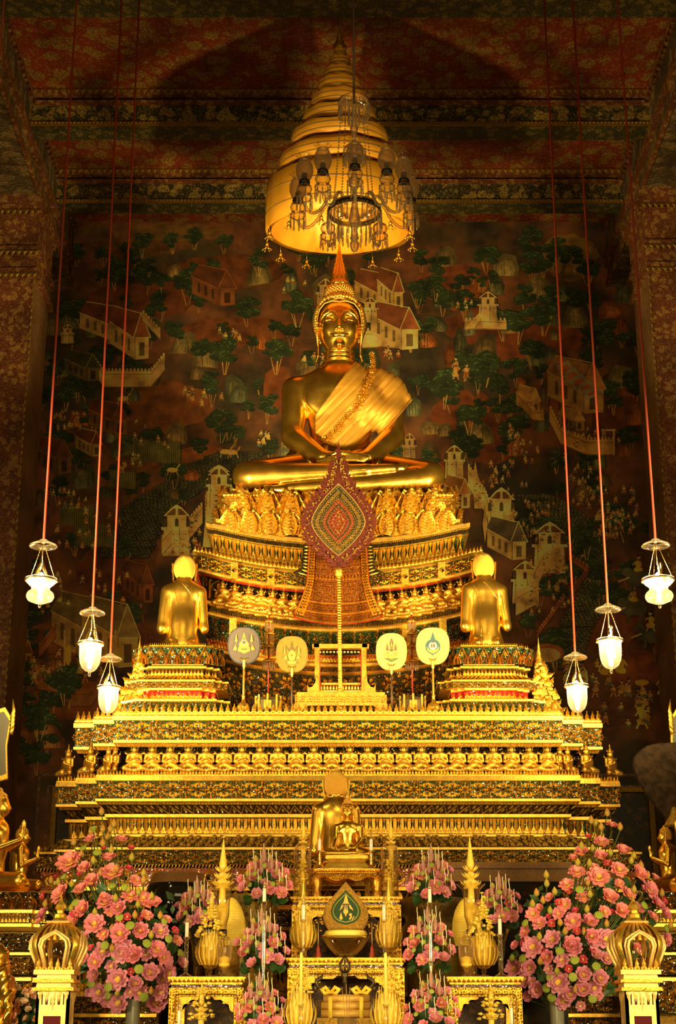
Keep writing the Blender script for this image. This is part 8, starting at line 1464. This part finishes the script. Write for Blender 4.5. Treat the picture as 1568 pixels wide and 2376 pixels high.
# ---------------------------------------------------------------- the two gilt lanterns in front
PALE = mat('pale_gilt', (.85, .55, .18), .45, .4, var=.15, vscale=15)
def lantern(px, side, Y=15.4):
    s = 1/ppm(2200, Y); cx = pt(px, 2250, Y)[0]; Z = lambda y: zat(y, Y); rt = empty('gilt_lantern', (cx, Y, ZD), 'ornate gilt pillar lantern with openwork crown and red glass in the %s foreground' % side, 'lantern')
    MB().add(*lathe([(0, Z(2126)), (22*s, Z(2140)), (15*s, Z(2130)), (14*s, Z(2122)), (8*s, Z(2119)), (9*s, Z(2113)), (14*s, Z(2108)), (11*s, Z(2100)), (5*s, Z(2092)), (2.5*s, Z(2084)), (0, Z(2072))], 8, (cx, Y, 0))).build('finial', [GOLDM], rt, smooth=False)
    MB().add(*lathe([(20*s, Z(2137)), (28*s, Z(2142)), (28*s, Z(2146)), (18*s, Z(2146))], 4, (cx, Y, 0), arc=None)).build('cap_plate', [PALE], rt, smooth=False) if False else MB().add(*box(cx-29*s, cx+29*s, Y-29*s, Y+29*s, Z(2143), Z(2138), 3*s)).build('cap_plate', [PALE], rt, smooth=False)
    def rad(t): return np.interp(t, [0, .12, .3, .5, .72, .9, 1], [26, 44, 56, 60, 52, 42, 38])*s   # from top down
    ribs = MB(); y0, y1 = 2143, 2250
    for k in range(24):
        a = 2*PI*k/24; P = []
        for t in np.linspace(0, 1, 14): r = rad(t); c = A(math.cos(a), math.sin(a)); m_ = max(abs(c)); r2 = r*(1+.10*(1/m_-1)); P.append((cx+r2*c[0], Y+r2*c[1], Z(y0+(y1-y0)*t)))
        near = abs(((a+PI/4) % (PI/2))-PI/4) < .4 and True
        w_ = 3.4*s; P = np.array(P)
        if near: P = P[:6]
        tn = A(-math.sin(a), math.cos(a), 0)*w_; V = np.vstack([P-tn, P+A(math.cos(a), math.sin(a), 0)*w_*.5, P+tn]); n = len(P); j = np.arange(n-1); ribs.add(V, np.vstack([np.stack([j, j+1, j+n+1, j+n], -1), np.stack([j+n, j+n+1, j+2*n+1, j+2*n], -1)]))
        ribs.add(V*1.0-A(math.cos(a), math.sin(a), 0)*.012, np.vstack([np.stack([j, j+1, j+n+1, j+n], -1), np.stack([j+n, j+n+1, j+2*n+1, j+2*n], -1)])[:, ::-1])
    for k in range(4):                                  # wider corner straps
        a = PI/4+k*PI/2; P = np.array([(cx+rad(t)*1.16*math.cos(a), Y+rad(t)*1.16*math.sin(a), Z(y0+(y1-y0)*t)) for t in np.linspace(0, 1, 14)]); tn = A(-math.sin(a), math.cos(a), 0)*9*s; V = np.vstack([P-tn, P+A(math.cos(a), math.sin(a), 0)*4*s, P+tn]); n = 14; j = np.arange(13); ribs.add(V, np.vstack([np.stack([j, j+1, j+n+1, j+n], -1), np.stack([j+n, j+n+1, j+2*n+1, j+2*n], -1)]))
    ribs.build('openwork_crown', [GOLDM], rt, smooth=True)
    for k in range(4):                                  # pointed arched openings
        a = -PI/2+k*PI/2; fr = MB(); pts = [(-20, 2250), (-24, 2225), (-29, 2200), (-26, 2186), (-14, 2176), (0, 2166), (14, 2176), (26, 2186), (29, 2200), (24, 2225), (20, 2250)]
        P = np.array([(x*s, -(rad((y-y0)/(y1-y0))+.01), Z(y)) for x, y in pts]); P = rot(P, 'z', a+PI/2)+A(cx, Y, 0); fr.add(*tube(P, 3.6*s, 8)); Q = np.array([(x*s*1.22, -(rad((y-y0)/(y1-y0))-.01), Z(y-4)) for x, y in pts]); fr.add(*tube(rot(Q, 'z', a+PI/2)+A(cx, Y, 0), 3.*s, 8)); fr.build('arch', [PALE], rt)
    MB().add(*lathe([(12*s, 0), (18*s, .06), (22*s, .16), (20*s, .25), (12*s, .34), (9*s, .42)], 24, (cx, Y, Z(2250)))).build('glass_chimney', [GLASS], rt)
    MB().add(*lathe([(27*s, 0), (33*s, .1), (36*s, .2), (34*s, .3), (10*s, .42)], 12, (cx, Y+.02, Z(2250)))).build('inner_shade', [mat('dark_maroon_'+side, (.10, .02, .02), .4)], rt) if False else None
    c = MB(); c.add(*box(cx-46*s, cx+46*s, Y-46*s, Y+46*s, Z(2262), Z(2252))); 
    for k in range(4):
        for q in (-36, -22, -8, 8, 22, 36): 
            for V, Fq, mi in LEAF.parts[:1]: v = np.stack([(V[:, 0]-.5)*.055+q*s, -V[:, 2]*.08-44*s, V[:, 1]*(.12 if abs(q) == 36 or abs(q) == 8 else .09)+Z(2254)], -1); c.add(rot(v, 'z', k*PI/2)+A(cx, Y, 0), Fq)
    c.build('leaf_collar', [GOLDM], rt, smooth=False)
    for y_a, y_b, r, mt, nm in ((2262, 2273, 40, PALE, 'upper_moulding'), (2273, 2281, 48, GOLDR, 'middle_moulding'), (2281, 2292, 40, PALE, 'lower_moulding'), (2292, 2300, 48, GOLDR, 'neck_moulding')): MB().add(*box(cx-r*s, cx+r*s, Y-r*s, Y+r*s, Z(y_b), Z(y_a), 2*s)).build(nm, [mt], rt, smooth=False)
    for k in range(4):                                  # pillar of four pierced panels
        p = MB(); r = 38*s; 
        def bx(x0, x1, ya, yb__): v, f_ = box(x0*s, x1*s, -r, -r+.03, Z(yb__) if yb__ < 2700 else ZD, Z(ya)); p.add(rot(v, 'z', k*PI/2)+A(cx, Y, 0), f_)
        bx(-38, 38, 2300, 2306); bx(-38, -26, 2306, 2800); bx(26, 38, 2306, 2800); bx(-26, 26, 2332, 2352)
        for q in (-20, -8, 8, 20): bx(q-3, q+3, 2306, 2332)
        bx(-2, 2, 2306, 2332)
        for q0 in (-26, 20): bx(q0, q0+6, 2352, 2800)
        bx(-20, 20, 2352, 2358)
        for q in (-30, -14, 0, 14, 30):
            for V, Fq, mi in LEAF.parts[:1]: v = np.stack([(V[:, 0]-.5)*.05+q*s, -V[:, 2]*.06-r-.002, Z(2301)-V[:, 1]*(.18 if q == 0 else .10)], -1); p.add(rot(v, 'z', k*PI/2)+A(cx, Y, 0), Fq[:, ::-1])
        p.build('pierced_panel', [PALE], rt, smooth=False)
    MB().add(*box(cx-35*s, cx+35*s, Y-35*s, Y+35*s, ZD, Z(2305))).build('red_glass_core', [mat('wine_glass_'+side, (.10, .012, .015), .1, coat=.6)], rt, smooth=False)
lantern(133, 'left'); lantern(1478, 'right')

# ---------------------------------------------------------------- praying statues at both edges
def prayer():
    f = Fig(); f.cap((0, 0, .12), (.02, 0, .55), .20, .17, .08, .8); f.cap((.02, 0, .60), (.02, 0, .78), .20, .21, .1, .75); f.cap((.02, -.2, .86), (.02, .2, .86), .085, .085, .08); f.cap((.02, 0, .85), (.05, 0, 1.02), .085, .07, .06)
    f.ell((.07, 0, 1.14), (.135, .125, .165), .05); f.ell((.15, 0, 1.08), (.06, .08, .09), .04); f.cap((.205, 0, 1.14), (.225, 0, 1.09), .01, .018, .02); f.ell((.195, 0, 1.045), (.02, .03, .012), .01)
    for s in (-1, 1):
        f.cap((.02, s*.24, .84), (.05, s*.27, .50), .075, .06, .05); f.cap((.05, s*.27, .50), (.36, s*.05, .66), .06, .042, .03); f.ell((.40, s*.022, .76), (.035, .02, .10), .02)
        for k in range(4): f.cap((.38+k*.018, s*.016, .82), (.39+k*.016, s*.012, .95-.02*abs(k-1.5)), .012, .008, .006)
        f.cap((.37, s*.03, .74), (.345, s*.02, .82), .012, .009, .008)
        f.cap((.0, s*.12, .12), (.42, s*.36, .11), .13, .10, .08); f.cap((.42, s*.36, .09), (.10, -s*.05, .08), .09, .06, .05)
        f.path([(.05, s*.13, 1.19), (.04, s*.15, 1.2), (.05, s*.148, 1.1), (.06, s*.135, 1.0), (.055, s*.14, .97)], [.01, .014, .012, .011, .008], .008)
    rt = bpy.data.objects.new('praying_statue', None); COL.objects.link(rt); rt.empty_display_size = .1; tag(rt, cat='statue'); V, Fq = f.mesh(.013); MB().add(V, Fq).build('body', [GOLD], rt)
    h = MB(); curls(h, (.055, 0, 1.16), (.145, .14, .165), 1500, .0085, lambda p: p[2] > -.6 and not (p[0] > .35 and p[2] < .6), 1.3); curls(h, (.04, 0, 1.33), (.06, .06, .05), 160, .008, lambda p: p[2] > -.4); h.add(*ball((.04, 0, 1.165), (.135, .132, .155), 20, 12)); h.add(*ball((.04, 0, 1.33), (.057, .057, .047), 14, 8)); h.build('hair_curls', [CURL], rt)
    MB().add(*tube([(.12, -.17, .72), (.19, -.02, .60), (.16, .12, .48), (.12, .2, .42)], .006, 6)).build('robe_hem', [GOLD], rt); return rt
pr = prayer(); zst = zat(2066, 18.6)
def seatpos(px, py, Y): p = pt(px, py, Y); return p
place(pr, seatpos(-27, 2066, 18.6), .12, .86, 'nearer gilded praying statue, cut by the left picture edge')
place(pr, seatpos(38, 2066, 19.9), .2, .58, 'farther gilded praying statue in half shade behind the left one')
place(pr, seatpos(1557, 2062, 19.8), PI-.15, .56, 'dark gilded praying statue at the right picture edge below the wooden fan')
place(pr, seatpos(1652, 2066, 18.6), PI-.1, .86, 'nearer gilded praying statue on the right with only its knee in view')
for i, (px, side) in enumerate(((-20, 'left'), (1600, 'right'))):
    Yp = 18.15; X0 = pt(px, 2068, Yp)[0]; zt_ = zat(2068, Yp); z_ = zt_; hw = (108/ppm(2068, Yp)) if i == 0 else 95/ppm(2068, Yp)
    rows = [(2068, 100, Yp), (2070, 104, Yp-.03), (2108, 98, Yp+.02), (2111, 98, Yp), (2118, 98, Yp), (2120, 92, Yp+.03), (2140, 92, Yp+.02), (2143, 100, Yp-.04), (2150, 100, Yp-.04), (2160, 104, Yp-.08), (2166, 106, Yp-.1), (2205, 106, Yp-.1), (2210, 110, Yp-.12), (2216, 110, Yp-.12), (2222, 104, Yp-.1), (2262, 104, Yp-.1), (2268, 112, Yp-.14), (2276, 112, Yp-.14), (2350, 112, Yp-.14), (2520, 112, Yp-.14)]
    P = Plinth(px-784, rows, .08, .07, Yp+2.6); rt = empty('lotus_pedestal', (P.cx, Yp+.8, ZD), 'broad gilded lotus petal pedestal at the %s edge carrying praying statues' % side, 'pedestal'); m = MB()
    for a, b in ((0, 1), (3, 4), (7, 9), (12, 13), (16, 17)): P.skin(m, a, b, 0)
    P.cap(m, 0, 0); m.build('moulding', [GOLDM], rt, smooth=False)
    for nm, k, mo, H in (('lotus_band', 1, OGE, .018), ('baluster_band', 5, BAL, .01), ('scroll_band', 10, ARA[0], .012), ('floral_band', 14, FRZ, .014), ('foot_band', 17, FRZ, .014)): band(nm, P, k, mo, DARKM, H, par=rt)
    core = MB(); q = P.cx; core.add(*box(q-.5, q+.5, Yp+.1, Yp+2.5, ZD, P.rows[0][0]-.01)); core.build('core', [GOLDD], rt, smooth=False)
# dark wooden leaf fan at the right edge
Yw = 18.9; o = [(1480, 1745), (1500, 1730), (1530, 1723), (1570, 1722), (1620, 1724), (1650, 1740), (1668, 1770), (1662, 1810), (1640, 1850), (1610, 1885), (1580, 1905), (1562, 1908), (1548, 1900), (1530, 1880), (1500, 1845), (1480, 1810), (1469, 1780), (1470, 1760)]
wf = empty('wooden_leaf_fan', pt(1568, 2068, Yw), 'big dark wooden leaf shaped fan at the right picture edge', 'fan'); P = np.array([pt(x, y, Yw) for x, y in o])[:, [0, 2]]; FW = mat('dark_grained_wood', (.03, .016, .007), .75, var=.5, vscale=14, bump=.3, bscale=60); FW.node_tree.nodes['Principled BSDF'].inputs['Specular IOR Level'].default_value = .1
MB().add(*prism(P[::-1], Yw, Yw+.05, .015)).build('leaf', [FW], wf, smooth=False); b0 = pt(1566, 1908, Yw); MB().add(*tube([b0+A(0, .02, .08), A(b0[0], Yw+.02, zat(2068, Yw))], .02, 8)).build('handle', [FW], wf); MB().add(*lathe([(.13, -.02), (.07, .1), (.03, .2)], 12, b0+A(0, .02, -.02))).build('socket', [GOLDD], wf)
# framed mirrors leaning at the edges
MIR = mat('grey_mirror', (.55, .5, .4), .12, .8)
for side, q, Y in (('left', [(-60, 1830), (18, 1808), (16, 1730), (27, 1665), (12, 1640), (-60, 1660)], 20.0), ('right', [(1640, 1800), (1559, 1780), (1556, 1720), (1556, 1665), (1570, 1640), (1640, 1650)], 20.0)):
    P = np.array([pt(x, y, Y) for x, y in q])[:, [0, 2]]; c = P[:, 0].mean(); rt = empty('gilt_framed_mirror', (c, Y, ZD), 'grey mirror in a gilt flame crested frame at the %s picture edge' % side, 'mirror'); ok = side == 'right'
    MB().add(*prism(P if ok else P[::-1], Y, Y+.04, .01)).build('frame', [GOLDR], rt, smooth=False); Pi = P.mean(0)+(P-P.mean(0))*.86; MB().add(*prism(Pi if ok else Pi[::-1], Y-.012, Y, .0)).build('mirror_glass', [MIR], rt, smooth=False)
    tip = pt(27 if side == 'left' else 1558, 1668, Y); m = MB()
    for k in range(5): m.add(*tube([tip+A(0, 0, -.05*k), tip+A(.02 if side == 'left' else -.02, 0, .10-.05*k), tip+A(.0, 0, .26-.09*k)], [.03, .025, .002], 6))
    m.build('flame_crest', [GOLDM], rt); MB().add(*tube([(c, Y+.03, ZD), (c, Y+.03, P[:, 1].min()+.1)], .04, 8)).build('stand', [GOLDD], rt)
# gold wrapped figure and pale flowers in the lower left corner
f = Fig(); x0 = pt(-18, 2376, 15.9)[0]; zz = lambda y: zat(y, 15.9); f.cap((x0, 15.9, ZD), (x0, 15.9, zz(2300)), .20, .19, .06, .8); f.cap((x0, 15.9, zz(2290)), (x0+.02, 15.88, zz(2215)), .19, .10, .08, .8); f.cap((x0+.1, 15.8, zz(2260)), (x0+.17, 15.74, zz(2330)), .07, .05, .04); f.ell((x0+.18, 15.72, zz(2345)), (.035, .03, .07), .02)
for k in range(4): f.cap((x0+.155+k*.017, 15.70, zz(2350)), (x0+.15+k*.016, 15.70, zz(2368)-.01*(k % 2)), .011, .008, .006)
sfg = empty('cloth_wrapped_statue', (x0, 15.9, ZD), 'gilded statue wrapped in shiny gold cloth in the lower left corner', 'statue')
V, Fq = f.mesh(.014, extra=lambda P, D: D-.010*np.sin(P[..., 2]*38+6*np.sin(P[..., 0]*9))*np.clip((P[..., 1] < 15.95)*1., 0, 1)); MB().add(V, Fq).build('body', [GOLD], sfg)
PALEF = mat('pale_rose_petal', (1, 1, 1), .6, attr=True); rose = {}
for k, (a_, b_) in enumerate((((.92, .66, .45), (.90, .55, .36)), ((.95, .80, .6), (.92, .70, .5)), ((.85, .42, .22), (.80, .36, .18)))):
    me = lotus(70+k, a_, b_, .72); me.name = 'rose_petals'; rose[k] = me
for i in range(26):
    px, py = R.uniform(22, 84), R.uniform(2288, 2372)
    if (px-55)**2/40**2+(py-2335)**2/52**2 > 1: continue
    P = pt(px, py, 15.95+R.uniform(-.06, .1)); fobj('pale_rose', rose[R.randrange(3)], P, 12/ppm(2330, 16), 1.1+R.uniform(-.4, .3), R.uniform(-.8, .8), 'pale peach artificial rose of the small bunch in the lower left corner', 'flower', 'pale roses in the corner', None, ('pale peach rose', 'small corner bunch', True))
m = MB()
for i in range(120): P = pt(R.uniform(28, 82), R.uniform(2300, 2420), 16.1+R.uniform(-.05, .1)); m.add(*OCTs(P, R.uniform(.03, .05)))
m.add(*tube([(pt(55, 2376, 16.1)[0], 16.1, ZD), pt(55, 2350, 16.1)], .05, 8)); tag(m.build('foliage', [LEAFM], smooth=False), 'dark green leaves and stem below the pale roses', 'foliage', kind='stuff')
single_out()
